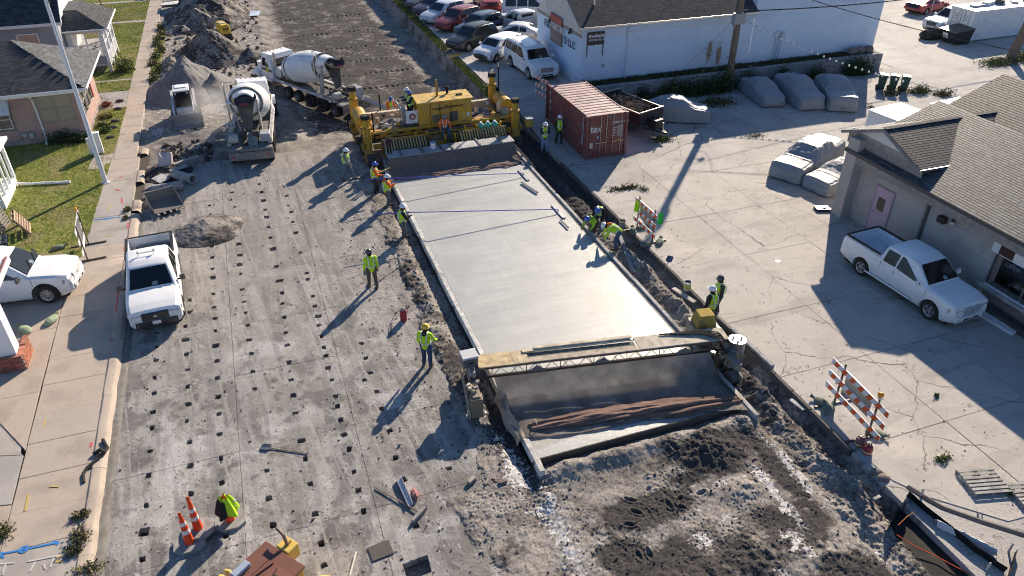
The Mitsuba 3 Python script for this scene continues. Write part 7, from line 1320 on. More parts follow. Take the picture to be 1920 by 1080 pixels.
cone('orange cone half covered by a hi-vis vest', (-2.89, 16.20, 0.00), top=1.0)
vs = Th('hivis_vest', 'lime and black hi-vis jacket draped over the cone', 'jacket', loc=(-2.89, 16.20, 0.00)); 
cl = lambda U, V: np.stack([(.1+.2*V+.05*np.sin(U*31))*np.cos(U*6.28), (.1+.17*V+.05*np.sin(U*31))*np.sin(U*6.28), 1.04-.62*V**1.3+.05*np.sin(U*19)*V], -1)
vs.add('shell', cloth(cl, 48, 14), 'matte', HIVIS, True); vs.add('dark_lining', cloth(lambda U, V: cl(.45+.3*U, V)*[1.06, 1.06, 1.0]-[0, 0, .02], 24, 14), 'matte', (.02, .02, .022), True); vs.add('reflective_strip', cloth(lambda U, V: cl(U*.4, .5+.12*V)*[1.05, 1.05, 1.0], 24, 4), 'satin', REF, True)
# ---- machine at the bottom border
mc = Th('drilling_machine', 'brown decked yellow machine cut off by the bottom border', 'machine', loc=(-2.35, 13.1, 0), rot=D(38))
mc.add('deck', bx(-2.0, 1.15, -.75, .72, .85, .93, .015), 'satin', (.17, .075, .05)); mc.add('deck_seam', bx(-2, 1.15, .18, .2, .931, .934), 'matte', (.03, .02, .02), False); mc.add('deck_plate', bx(-1.9, .75, -.7, -.1, .931, .945, .004), 'satin', (.2, .09, .06)); mc.add('frame', bx(-1.95, 1.1, -.7, .68, .35, .849, .02), 'dirty', (.45, .3, .05))
for k in range(11): mc.add('scallop', tube([(-1.9+.19*k, .74, .75), (-1.9+.19*k, .86, .82), (-1.9+.19*k, .98, .75)], .07, 10), 'satin', (.55, .4, .1))
mc.add('head_block', bx(1.17, 1.55, -.1, .35, .5, .95, .02), 'satin', (.6, .42, .1)); mc.add('lever', tube([(1.35, .1, .95), (1.4, .25, 1.2), (1.45, .55, 1.22)], .045, 8), 'dirty', (.2, .1, .06)); mc.add('latch', cb((1.38, .12, .98), (.25, .05, .05), None, .01), 'dirty', (.4, .28, .08))
for k in range(3): mc.add('ring', tube([(.2-.5*k+.1*math.cos(a), -.86+.1*math.sin(a), .8) for a in np.linspace(0, 6.1, 12)], .035, 7), 'satin', (.6, .42, .1))
mc.add('grey_box', bx(-.1, .4, .42, .62, .934, 1.06, .015), 'satin', (.3, .36, .44)); mc.add('hose', tube([(.5, -.35, .95), (.3, -.6, 1.1), (-.2, -.7, 1.12), (-.7, -.55, 1.0)], .06, 10), 'matte', BLACK); mc.add('handle_outline', tube([(.75, .0, .95), (.2, .1, .95), (-.2, -.15, .95), (.1, -.4, .95), (.7, -.2, .95)], .018, 6), 'matte', (.05, .03, .03))
for x in (-1.6, 0, .8):
    for y in (-.5, .5): mc.add('wheel', cyl((x, y-.08, .2), (x, y+.08, .2), .2, n=16), 'matte', RUBBER)
    mc.add('bolt', cyl((x+.2, .45, .93), (x+.2, .45, .95), .025, n=8), 'metal', (.5, .5, .5))
tk = Th('yellow_tank', 'round pale yellow cover at the bottom border', 'machine cover', loc=(-.72, 12.6, 0)); tk.add('cover', lathe([(0, 0), (.5, 0), (.55, .3), (.5, .55), (.3, .66), (0, .68)], 28), 'satin', (.6, .42, .16), 40); tk.add('ring', tube([(.2*math.cos(a), .2*math.sin(a), .69) for a in np.linspace(0, 6.2, 18)], .03, 7), 'satin', (.62, .45, .2))
# ---- light pole, utility poles, wires
lp = Th('lamp_post', 'tall white tapered lamp post at the edge of the pavement', 'lamp post', loc=(-8.43, 42.05, .13))
lp.add('shaft', lathe([(0, .02), (.13, .02), (.125, 1), (.1, 6), (.085, 9.5), (.08, 10.4), (0, 10.42)], 16), 'satin', (.62, .65, .68), 40); lp.add('base_plate', cat(lathe([(0, 0), (.24, 0), (.24, .04), (0, .045)], 8), *[cyl((.2*math.cos(a), .2*math.sin(a), .04), (.2*math.cos(a), .2*math.sin(a), .1), .025, n=6) for a in (0.8, 2.4, 3.9, 5.5)]), 'satin', (.55, .58, .6)); lp.add('arm', tube([(0, 0, 10.2), (.8, 0, 10.6), (2.2, 0, 10.8)], .05, 8), 'satin', (.6, .62, .65)); lp.add('lamp_head', hull([(2.1, -.12, 10.75), (2.1, .12, 10.75), (2.9, -.14, 10.78), (2.9, .14, 10.78), (2.3, 0, 10.92), (2.8, 0, 10.92)]), 'satin', (.4, .42, .43)); lp.add('hand_hole', cyl((.1, -.06, 9.35), (.14, -.09, 9.35), .05, n=10), 'metal', (.3, .3, .3))
up = Th('utility_pole', 'wooden utility pole with crossarm and transformers in front of the white wall', 'utility pole', loc=(32.05, 44.2, .1))
up.add('pole', lathe([(0, 0), (.25, 0), (.23, 3), (.2, 8), (.17, 12.0), (0, 12.05)], 16), 'rough', (.24, .17, .12), 40)
up.add('crossarm', cb((0, 0, 11.4), (2.4, .1, .12), rz(.6)), 'rough', (.25, .19, .14), False)
for k, (a, z) in enumerate(((.6, 10.2), (3.4, 10.2), (2.0, 10.5))): up.add('transformer', lathe([(0, 0), (.22, 0), (.24, .05), (.24, .75), (.15, .85), (0, .87)], 16, None, (.42*math.cos(a), .42*math.sin(a), z)), 'satin', (.36, .38, .38))
for s in (-1, -.4, .4, 1): up.add('insulator', lathe([(0, 0), (.05, 0), (.07, .08), (.04, .16), (0, .17)], 10, None, (1.1*s*math.cos(.6), 1.1*s*math.sin(.6), 11.46)), 'gloss', (.3, .3, .3))
up.add('lamp_arm', tube([(0, 0, 6.6), (.6, -.1, 6.75)], .03, 6), 'metal', (.5, .5, .5)); up.add('floodlight', cb((.7, -.1, 6.75), (.35, .22, .16), ry(.4), .03), 'satin', (.5, .5, .5)); up.add('meter_can', bx(-.35, -.2, -.1, .1, 4.3, 5.1, .03), 'satin', (.36, .35, .33)); up.add('cabinet', bx(-.5, .35, -.35, .1, 4.6, 5.3, .03), 'satin', (.3, .3, .29)); up.add('junction', cb((.3, -.05, 5.4), (.7, .12, .12), None, .02), 'matte', (.05, .05, .05)); up.add('conduit', cyl((-.2, 0, .1), (-.15, 0, 5.2), .04, n=8), 'satin', (.3, .3, .28))
ip = Th('utility_pole', 'leaning weathered pole wrapped in dry vines at the right border', 'utility pole', loc=(57.3, 42.8, .1)); ip.add('pole', tube([(0, 0, 0), (.25, 0, 1.5), (.7, .1, 4), (1.6, .2, 9)], [.42, .33, .22, .17], 14), 'rough', (.2, .16, .12)); 
def wire(label, p0, p1, sag, r=.014, n=26, name='overhead_wire', col=(.05, .05, .052)):
    t = np.linspace(0, 1, n); P = np.outer(1-t, p0)+np.outer(t, p1); P[:, 2] -= sag*4*t*(1-t); tt = Th(name, label, 'wire', 'overhead wires'); tt.body(tube(P, r, 5), 'matte', col); return P
wire('thick black cable running right from the utility pole', (32.2, 44.2, 5.5), (74, 48, 6.0), .9, .04)
wire('thin wire above the black cable at the right', (32.2, 44.2, 7.2), (74, 47, 7.6), .9, .02)
wire('wire running down from the utility pole toward the tan shop roof', (32.2, 44.1, 7.6), (45, 28.4, 5.0), .5, .025)
wire('pale service wires looping from the pole to the white wall', (32.1, 44.2, 6.2), (35.4, 45.8, 9.0), .5, .02, col=(.5, .47, .47))
wire('thin guy wire slanting left from the utility pole', (32, 44.2, 5.2), (28.3, 44.9, 1.4), .0, .01)
for k in range(2): wire(['nearer of two wires high across the street', 'farther of two wires high across the street'][k], (-38, 63.5+5*k, 11.), (70, 117+5*k, 11.), 1.0, .045)
P = wire('cord of the string of bulbs hanging from the utility pole', (32.3, 44.1, 5.0), (39.5, 32.2, 2.9), .55, .012, 34)
sl_ = Th('string_lights', 'string of small white bulbs hanging from the utility pole to the tan shop', 'string lights')
for p in P[1::1]: sl_.add('bulb', sph(p-[0, 0, .05], .07, 1), 'satin', (.75, .75, .72), True)
# ---- container
ctn = Th('shipping_container', 'dark red corrugated shipping container standing on the lot', 'shipping container', loc=(18.55, 39.15, .13), rot=D(0))
CR = (.19, .062, .055); L2, W2, H2 = 3.03, 1.22, 2.6
def corr(n, a0, a1, d):
    xs = []; p = (a1-a0)/n
    for i in range(n): s = a0+i*p; xs += [(s, 0), (s+p*.3, 0), (s+p*.42, d), (s+p*.72, d), (s+p*.84, 0)]
    return xs+[(a1, 0)]
for s in (-1, 1):
    c = corr(20, -L2+.1, L2-.1, -.035); ctn.add('side_panel', sheet(np.array([[(s*(W2-.01+o), y, z) for y, o in c] for z in (.16, H2-.1)])), 'dirty', CR, False)
    ctn.add('top_rail', bx(s*W2-.05, s*W2+.03, -L2, L2, H2-.12, H2, .01), 'dirty', (.17, .05, .045)); ctn.add('bottom_rail', bx(s*W2-.05, s*W2+.03, -L2, L2, .02, .17, .01), 'dirty', CR)
c = corr(14, -L2+.12, L2-.12, -.03); ctn.add('roof_panel', sheet(np.array([[(x, y, H2-.02+o) for y, o in c] for x in (-W2+.03, W2-.03)])), 'dirty', (.42, .27, .26), False)
for s in (-1, 1):
    for yy in (-1, 1): ctn.add('corner_post', bx(s*W2-.09, s*W2+.035, yy*L2-.09, yy*L2+.035, 0, H2+.01, .008), 'dirty', CR); ctn.add('corner_casting', bx(s*W2-.14, s*W2+.045, yy*L2-.14, yy*L2+.045, H2-.11, H2+.02, .01), 'dirty', (.2, .08, .07))
ctn.add('header', bx(-W2+.04, W2-.04, -L2-.03, -L2+.06, H2-.16, H2), 'dirty', CR, False); ctn.add('sill', bx(-W2+.04, W2-.04, -L2-.03, -L2+.06, .02, .16), 'dirty', CR, False); ctn.add('back_panel', bx(-W2, W2, L2-.04, L2, .1, H2-.05), 'dirty', CR, False)
for s in (-1, 1):
    dr2 = ctn.add('door', bx(min(s*.01, s*(W2-.1)), max(s*.01, s*(W2-.1)), -L2+.0, -L2+.05, .17, H2-.17, .01), 'dirty', CR)
    for k in range(5): ctn.add('rib', bx(min(s*.06, s*(W2-.16)), max(s*.06, s*(W2-.16)), -L2-.012, -L2-.001, .32+.44*k, .36+.44*k+.22), 'dirty', (.17, .055, .048), False, parent=dr2)
    for x in ((.05, .42) if s < 0 else (.36, .86)): ctn.add('lock_rod', cyl((s*x, -L2-.055, .05), (s*x, -L2-.055, H2-.05), .024, n=8), 'metal', (.42, .38, .38), parent=dr2); ctn.add('rod_handle', cb((s*(x+.14), -L2-.06, .95), (.34, .03, .04)), 'metal', (.42, .38, .38), False, parent=dr2)
def ctext(s, x, z, h, col=(.62, .6, .6), key='lettering', b=True): t = meshkit.text_mesh(s, h, .004, b); v = t.vertices; ctn.add(key, M(np.stack([x+v[:, 0], -L2-.03-v[:, 2], z+v[:, 1]], 1), t.faces), 'satin', col, False)
ctext('tex', -1.06, 1.62, .36); ctext('TGHU', .22, 2.02, .11); ctext('349133 8', .6, 2.02, .11)
for k in range(4): ctext(['30,480', '2,200', '28,280', '33.2'][k], .3, 1.72-.15*k, .07)
ctn.add('data_plate', bx(.66, .98, -L2-.028, -L2-.013, 1.2, 1.9), 'satin', (.3, .25, .27), False); ctn.add('yellow_label', bx(.72, .92, -L2-.028, -L2-.013, .92, 1.08), 'satin', (.4, .3, .06), False); ctn.add('blue_label', bx(-.62, -.48, -L2-.028, -L2-.013, 1.22, 1.36), 'satin', (.3, .36, .42), False); ctn.add('white_plate', bx(-1.06, -.86, -L2-.028, -L2-.013, .68, 1.0), 'satin', (.5, .42, .36), False)
for k, s in enumerate('tex'): t = meshkit.text_mesh(s, .34, .004, True); v = t.vertices; ctn.add('lettering', M(np.stack([-W2-.036-v[:, 2], 2.55+0*v[:, 0]-v[:, 0]*.9, 2.0-.42*k+v[:, 1]], 1), t.faces), 'satin', (.6, .58, .57), False)
for y, z, h in ((-2.55, 1.6, 1.9), (-2.4, 1.9, .5), (-2.4, 1.1, .7)): ctn.add('marking', bx(-W2-.04, -W2-.032, y-.03, y+.03, z-h/2, z+h/2-.1), 'satin', (.42, .38, .38), False)
# ---- dump trailer with branches
tr = Th('dump_trailer', 'black dump trailer loaded with dry branches beside the red container', 'trailer', loc=(22.1, 40.0, .13), rot=D(-72)); BK2 = (.022, .022, .024)
tr.add('floor', bx(-1.9, 1.75, -.98, .98, .7, .78), 'satin', BK2, False)
for s in (-1, 1):
    tr.add('side', bx(-1.9, 1.75, s*1.0-.025, s*1.0+.025, .72, 1.5), 'satin', BK2, False); tr.add('top_rail', bx(-1.92, 1.78, s*1.0-.045, s*1.0+.045, 1.5, 1.57, .01), 'metal', (.4, .38, .36)); tr.add('mid_rail', bx(-1.9, 1.75, s*1.045-.02, s*1.045+.02, .78, .86), 'metal', (.3, .3, .3), False)
    for k in range(6): tr.add('stake', bx(-1.85+.7*k, -1.79+.7*k, s*1.03-.02, s*1.03+.02, .86, 1.49), 'satin', (.03, .03, .032), False)
    for x in (-.5, .25): wheel(tr, x, s*1.12, .33, .22, s, (.4, .22, .2), 6)
tr.add('front_board', bx(1.72, 1.78, -.98, .98, .72, 1.6), 'satin', BK2, False); tr.add('front_rail', bx(1.7, 1.8, -1.0, 1.0, 1.57, 1.63, .01), 'metal', (.45, .43, .4)); tr.add('tailgate', bx(-1.95, -1.9, -.98, .98, .72, 1.75), 'satin', BK2, False); tr.add('tail_rail', bx(-1.97, -1.88, -1.0, 1.0, 1.75, 1.81, .01), 'metal', (.42, .4, .38))
tr.add('tongue', cat(tube([(1.7, -.5, .55), (3.1, 0, .5)], .06, 6), tube([(1.7, .5, .55), (3.1, 0, .5)], .06, 6)), 'satin', BK2); tr.add('pump_box', bx(1.85, 2.5, -.35, .35, .6, 1.15, .03), 'satin', BK2); tr.add('jack', cyl((2.75, 0, .05), (2.75, 0, 1.1), .045, n=8), 'metal', (.5, .5, .5)); tr.add('jack_foot', cb((2.75, 0, .03), (.25, .2, .05)), 'metal', (.5, .5, .5), False)
bs = [tube(np.cumsum(np.vstack([[RUB.uniform(-1.5, 1.0), RUB.uniform(-.7, .7), 1.15+RUB.uniform(0, .45)], RUB.normal(0, .22, (3, 3))*[1, 1, .5]]), 0), RUB.uniform(.008, .022), 4) for _ in range(230)]
lb = Th('branches', 'heap of dry branches in the black trailer', 'branches', loc=(22.1, 40.0, .13), rot=D(-72), kind='stuff'); del labels[lb.k]['category']; lb.body(cat(*bs), 'matte', (.25, .2, .15), False)
# ---- barricades
def barricade(label, a, b, boards=(.5, 1.0, 1.5), over=.45, light=None, panel=True, side=1, h=1.75):
    a, b = np.array(a), np.array(b); d = b-a; d[2] = 0; L = np.linalg.norm(d); rot = math.atan2(d[1], d[0]); t = Th('road_barricade', label, 'barricade', 'orange and white road barricades', a, rot)
    for x in (0, L):
        t.add('post', bx(x-.025, x+.025, -.025, .025, 0.07, h), 'satin', (.05, .035, .03), False); t.add('foot', bx(x-.03, x+.03, -.75, .75, .0, .06), 'satin', (.06, .05, .045), False)
    for z in boards:
        k = t.add('board', bx(-over, L+over, -.075, -.045, z-.11, z+.11, .004), 'satin', (.72, .71, .7)); pl = sbox(-over+.004, z-.105, L+over-.004, z+.105)
        n_ = int((L+2*over)/.42)
        for i in range(n_+1):
            x = -over+.1+.42*i; q = Polygon([(x, z-.11), (x+.2, z-.11), (x+.2+.12*side, z+.11), (x+.12*side, z+.11)]).intersection(pl)
            if not q.is_empty: t.add('stripe', mv(yprism(q, -.081, -.0755)), 'satin', (.72, .12, .03), False, parent=k)
    if panel: t.add('sign_back', bx(L*.12, L*.88, -.04, -.034, boards[1]-.25, boards[2]+.1), 'metal', (.5, .52, .54), False)
    if light is not None:
        x = light*L; w = t.add('warning_light', lathe([(0, 0), (.09, 0), (.1, .03), (.1, .07), (.09, .1), (0, .1)], 18, rx(math.pi/2), (x, .02, h+.12)), 'gloss', (.8, .3, .01)); t.add('battery_case', bx(x-.07, x+.07, -.05, .05, h-.06, h+.03, .01), 'satin', (.6, .58, .55), parent=w)
    return t
barricade('orange and white barricade with an amber light at the lot edge', (16.82, 14.36, 0.15), (16.69, 12.65, 0.15), light=1.0, over=.55)
barricade('orange and white barricade with lime and green jackets hung on it', (16.25, 27.76, 0.15), (16.26, 26.28, 0.15), over=.3)
barricade('barricade standing in the lane behind the red container', (18.16, 45.75, 0.45), (18.34, 44.83, 0.40), over=.35)
barricade('barricade seen edge on beside the lawn with an amber light', (-8.51, 34.91, 0.15), (-8.39, 33.35, 0.15), over=.3, light=0.)
for c, r, l, p in ((HIVIS, 0, 'lime vest hung on the left end of the jacket barricade', (1191, 405)), ((.03, .42, .06), 1, 'bright green jacket hung on the right end of the jacket barricade', (1230, 405))):
    q = (16.25, 27.76, 0.15) if r == 0 else (16.26, 26.28, 0.15)
    Th('hung_jacket', l, 'jacket', loc=(q[0]+(-.12 if r == 0 else .3), q[1]-.05, .15)).body(cloth(lambda U, V: np.stack([(-.14+.28*U)*(.75+.25*V), -.14*np.sin(np.pi*U)-.05*np.sin(U*17)*V+.05, 1.5-.5*V+.12*np.sin(np.pi*U)*(1-V)], -1), 22, 16), 'matte', c, True)
# ---- sandbags
def sandbag(label, p, a=0., s=1., col=(.3, .36, .24)):
    v = trimesh.creation.icosphere(subdivisions=3).vertices; f = trimesh.creation.icosphere(subdivisions=3).faces
    w = np.array(v)*[.34, .2, .13]; w *= (1+.35*(nz(w*1.0+p[0], 4., 3)-.5))[:, None]; w[:, 2] = np.maximum(w[:, 2], -.07)+.07
    t = Th('sandbag', label, 'sandbag', 'green sandbags', p, a); t.body(M(w*s, f), 'rough', col, True); t.add('tie', hull([(.3*s, -.05, .08), (.3*s, .05, .08), (.46*s, -.1, .12), (.46*s, .1, .12), (.46*s, 0, .2), (.32*s, 0, .14)]), 'rough', tuple(np.array(col)*.9), False)
for lab, p, a in [('pale green sandbag left by the porch pillar', (-10.08, 28.33, 0.15), 2.2), ('pale green sandbag farther from the porch pillar', (-9.22, 28.70, 0.15), 1.2), ('green sandbag on the left foot of the amber light barricade', (16.39, 14.14, 0.15), .4), ('green sandbag behind the amber light barricade', (17.68, 14.61, 0.15), -.5),
                  ('sandbag at the nearer foot of the amber light barricade', (16.42, 14.50, 0.15), 2.), ('sandbag under the right post of the amber light barricade', (17.08, 12.69, 0.15), -.8), ('sandbag at the left foot of the jacket barricade', (16.52, 27.72, 0.15), .3), ('sandbag in front of the jacket barricade', (15.91, 27.49, 0.15), 1.2), ('grey green sandbag at the right foot of the jacket barricade', (15.88, 26.20, 0.15), .2), ('sandbag behind the right foot of the jacket barricade', (16.59, 26.16, 0.15), .9),
                  ('sandbag by the far barricade behind the container', (17.82, 45.46, 0.40), 0.), ('second sandbag by the far barricade', (17.98, 44.30, 0.40), .5), ('sandbag by the edge-on barricade near the truck hood', (-9.79, 35.00, 0.15), .2)]:
    sandbag(lab, p, a, 1.0 if lab.startswith('pale') else .9, (.32, .4, .26) if lab.startswith('pale') else (.17, .2, .16))
# ---- bins, dumpster, container and truck at the top right
for k in range(3):
    t = Th('wheelie_bin', ['dark green wheelie bin, left of three', 'dark green wheelie bin, middle of three', 'dark green wheelie bin, right of three'][k], 'wheelie bin', 'green bins', (42.35+.62*k, 40.5-.42*k, .14), D(-40))
    t.add('body', hull([(s*.2, u*.25, 0.08) for s in (-1, 1) for u in (-1, 1)]+[(s*.27, u*.32, 1.0) for s in (-1, 1) for u in (-1, 1)]), 'satin', (.02, .065, .05), False); t.add('lid', hull([(-.3, -.34, 1.0), (-.3, .34, 1.0), (.3, -.34, 1.02), (.3, .34, 1.02), (-.28, -.3, 1.1), (-.28, .3, 1.1), (.28, -.3, 1.08), (.28, .3, 1.08)]), 'satin', (.05, .09, .075), False); t.add('handle', tube([(-.32, -.25, 1.0), (-.4, 0, 1.02), (-.32, .25, 1.0)], .02, 6), 'satin', (.02, .05, .04))
    for s in (-1, 1): t.add('wheel', cyl((-.22, s*.26-.03, .13), (-.22, s*.26+.03, .13), .13, n=14), 'matte', BLACK)
du = Th('dumpster', 'black dumpster with a white notice against the white container', 'dumpster', loc=(57.0, 48.2, .14), rot=D(175)); du.add('body', hull([(-.8, -.85, .1), (-.8, .85, .1), (.6, -.85, .1), (.6, .85, .1), (-.9, -.95, 1.25), (-.9, .95, 1.25), (.95, -.95, 1.0), (.95, .95, 1.0)]), 'satin', (.025, .025, .026), False); du.add('lid', hull([(-.92, -.97, 1.26), (-.92, .97, 1.26), (.98, -.97, 1.02), (.98, .97, 1.02), (-.92, -.97, 1.33), (-.92, .97, 1.33), (.98, -.97, 1.08), (.98, .97, 1.08)]), 'satin', (.05, .048, .045), False)
du.add('notice', cb((.81, -.2, .65), (.02, .6, .45), ry(.35)), 'satin', (.6, .6, .6), False); du.add('label', cb((.84, .6, .75), (.02, .18, .2), ry(.35)), 'satin', (.4, .3, .05), False)
wc = Th('white_container', 'long white container with junk on its roof at the top right', 'container', loc=(64.0, 49.15, .14), rot=D(1))
wc.add('body', bx(-6, 6, -1.22, 1.22, .1, 2.5, .02), 'satin', (.66, .68, .7)); wc.add('roof', bx(-6.05, 6.05, -1.27, 1.27, 2.5, 2.56), 'satin', (.7, .7, .7), False)
for k in range(40): wc.add('side_rib', bx(-5.9+.3*k, -5.8+.3*k, -1.25, -1.221, .2, 2.4), 'satin', (.62, .65, .68), False)
for k in range(4): wc.add('door_bar', cyl((-6.06, -.85+.55*k, .2), (-6.06, -.85+.55*k, 2.45), .025, n=6), 'metal', (.4, .4, .4))
wc.add('door_line', bx(-6.02, -6.001, -.02, .02, .2, 2.4), 'matte', (.1, .1, .1), False)
for k in range(6): 
    for s in (-1, 1): wc.add('mark', bx(-6.015, -6.001, s*.5-.15, s*.5+.15, 1.1+.18*k, 1.17+.18*k), 'satin', (.3, .3, .32), False) if k != 2 else None
for k in range(7): 
    t = Th('roof_junk', ['grey ladder section', 'white panel', 'dark rolled mat', 'pale box', 'black pipe bundle', 'white frame', 'dark crate'][k]+' lying on the white container roof', 'junk', loc=(59.6+1.4*k, 49.15+.3*math.sin(k), 2.72)); t.body(cb((0, 0, .05+.05*(k % 3)), (1.3-.1*k, .5+.1*(k % 3), .16+.12*(k % 3)), rz(.3*k), .02), 'satin', [(.3, .3, .3), (.65, .65, .65), (.07, .065, .06), (.5, .48, .45), (.04, .04, .04), (.6, .6, .62), (.09, .07, .05)][k])
vehicle('white pickup with dark bonnet parked behind the dumpster', WP, 'pickup', (60.3, 51.6, .14), D(-174), 'pickup truck', name='pickup_truck', plate=False)
jk = Th('scrap_heap', 'dark heap of scrap beside the dumpster', 'scrap', loc=(56.2, 49.9, .14)); s_ = sph((0, 0, .3), .9, 3, (1.1, .8, .7)); jk.body(M(s_.vertices*(1+.6*(nz(s_.vertices, 2.5, 3)-.5)[:, None]), s_.faces), 'rough', (.03, .03, .03), False)
wsn = Th('small_sign', 'small white sign on a post behind the red coupe', 'sign', loc=(62.6, 56.4, .14)); wsn.add('post', cyl((0, 0, 0), (0, 0, 2.6), .04, n=8), 'metal', (.4, .4, .4)); wsn.add('plate', bx(-.35, .35, -.03, .0, 1.9, 2.8), 'satin', (.6, .62, .66), False); wsn.add('mark', bx(-.2, .2, -.036, -.031, 2.2, 2.5), 'satin', (.15, .2, .35), False)
# ---- small things near the slab
def pail(label, p, r, h, col, lidc=None, full=None): 
    t = Th('bucket', label, 'bucket', None, p); t.add('body', lathe([(0, 0), (r*.88, 0), (r*.93, h*.5), (r*.97, h*.9), (r*1.04, h*.91), (r*1.04, h), (r*.98, h), (r*.94, h*.3), (0, h*.3)], 22), 'satin', col, 40); t.add('contents', lathe([(0, h*.86), (r*.95, h*.86), (r*.95, h*.8), (0, h*.8)], 18), 'matte', full or (.08, .08, .08)); t.add('handle', tube([(r, 0, h*.9), (r*.9, r*.6, h*1.05), (0, r*1.1, h*1.1), (-r*.9, r*.6, h*1.05), (-r, 0, h*.9)], .008, 5), 'metal', (.4, .4, .4)); return t
pail('white bucket standing on the pan plates behind the paver', (8.96, 38.5, 1.06), .16, .38, (.62, .64, .68), full=(.1, .2, .45))
pail('white bucket with a yellow label at the lot edge', (15.79, 22.32, 0.12), .16, .4, (.6, .6, .56)).add('label', lathe([(.157, .1), (.162, .1), (.162, .28), (.157, .28)], 22), 'satin', (.5, .48, .08))
pail('grey muddy bucket beside the jacket barricade', (15.62, 28.10, 0.12), .16, .42, (.22, .21, .2))
pail('dark muddy bucket by the sensor box', (15.6, 38.9, -.05), .18, .4, (.06, .06, .09))
sp_ = Th('sprayer', 'red cylinder sprayer with a thin hose on the dirt', 'sprayer', loc=(4.02, 24.31, 0.02)); sp_.add('tank', lathe([(0, 0), (.13, 0), (.14, .04), (.14, .44), (.1, .5), (0, .52)], 20), 'satin', (.3, .02, .03)); sp_.add('collar', lathe([(.09, .49), (.1, .5), (.09, .57), (.04, .6), (0, .6)], 16), 'matte', (.3, .25, .24)); sp_.add('hose', tube([(.0, .05, .55), (-.25, .15, .3), (-.45, .1, .05), (-.5, -.1, .03), (-.55, -.35, .03), (-.7, -.7, .03), (-.72, -.95, .03)], .012, 6), 'matte', BLACK); sp_.add('wand', tube([(.5, .1, .05), (1.25, .15, .1)], .015, 6), 'metal', (.4, .38, .35))
def shovel(label, a, b, head=.26, flat=True, hc=(.25, .24, .23), sc=(.35, .3, .22), name='shovel', cat_='shovel'):
    a, b = np.array(a, float), np.array(b, float); d = (b-a)/np.linalg.norm(b-a); s = np.cross(d, [0, 0, 1.]); s /= np.linalg.norm(s); n = np.cross(s, d); t = Th(name, label, cat_)
    t.add('shaft', cyl(a, b, .019, n=8), 'rough', sc); P = []
    for u, w, z in ((0, .05, 0), (.05, head*.5, .01), (.25, head*.5, .0), (.34, head*.38, -.01)):
        for k in (-1, 0, 1): P.append(b+d*u+s*k*w+n*(z+.02*abs(k)))
    q = np.array(P).reshape(4, 3, 3); t.add('blade', cat(sheet(q), sheet(q[::-1]-n*.006)), 'metal', hc, False); t.add('grip', cyl(a-s*.06, a+s*.06, .02, n=8), 'matte', (.06, .06, .06)); return t
shovel('shovel lying on the drilled road', (-0.49, 18.17, 0.03), (-1.57, 18.80, 0.03))
shovel('square shovel standing against the lot edge', (15.22, 23.49, 0.10), (15.75, 23.93, 0.55), .28)
shovel('shovel stuck in the dirt by the slab', (4.61, 28.28, 0.02), (4.54, 28.50, 0.60))
rk = Th('concrete_rake', 'long handled wooden tamp lying on the drilled road', 'tool'); rk.add('handle', cyl((1.28, 16.04, 0.04), (2.32, 14.66, 0.06), .022, n=8), 'rough', (.33, .26, .22)); rk.add('head', hull([np.array(p)+[0, 0, z] for p in ((2.03, 14.43, 0.00), (2.08, 14.35, 0.00), (2.51, 14.79, 0.00), (2.58, 14.73, 0.00)) for z in (.01, .13)]), 'rough', (.36, .34, .31), False)
fb = Th('steel_channel', 'bright steel channel lying beside the wooden tamp', 'steel channel'); p0, p1 = np.array((2.03, 16.11, 0.03)), np.array((2.14, 15.00, 0.03)); d = p1-p0; s = np.cross(d/np.linalg.norm(d), [0, 0, 1.]); fb.body(cat(*[hull([p+s*o+[0, 0, z] for p in (p0, p1) for o in ab for z in zz]) for ab, zz in (((-.09, .09), (0, .02)), ((-.09, -.07), (.02, .1)), ((.07, .09), (.02, .1)))]), 'metal', (.5, .5, .52), False)
pk = Th('pink_rag', 'crumpled pink and dark rag beside the steel channel', 'rag', loc=(2.36, 15.36, 0.02)); s_ = sph((0, 0, .07), .16, 3, (.7, 1.4, .6)); pk.body(M(s_.vertices*(1+.8*(nz(s_.vertices, 9., 3)-.5)[:, None]), s_.faces), 'matte', (.36, .17, .16), True)
def block(name, label, p, s, a, col, cat_='block', z=None): Th(name, label, cat_).body(cb((p[0], p[1], p[2]+s[2]/2), s, rz(a), .008), 'rough', col)
block('timber_block', 'short cut block of wood on the dirt', (4.12, 15.31, 0.03), (.3, .14, .1), .5, (.42, .38, .32)); block('timber_block', 'small stick of wood right of the cut block', (4.55, 15.11, 0.03), (.26, .06, .05), .9, (.36, .33, .28)); block('brick', 'loose brick on the dirt near the slab end', (5.00, 14.92, 0.03), (.26, .13, .1), .1, (.24, .19, .17), 'brick'); block('timber_block', 'tiny wood block by the red rag', (2.39, 17.58, 0.02), (.12, .07, .07), .9, (.45, .41, .35))
Th('pole', 'thin white pole at the bottom border', 'pole').body(cyl((0.05, 13.20, 0.05), (0.35, 13.88, 0.08), .025, n=8), 'satin', (.6, .56, .5))
block('manhole_frame', 'square iron frame set in the road', (1.00, 13.74, -0.02), (.62, .5, .06), .12, (.1, .095, .09), 'frame')
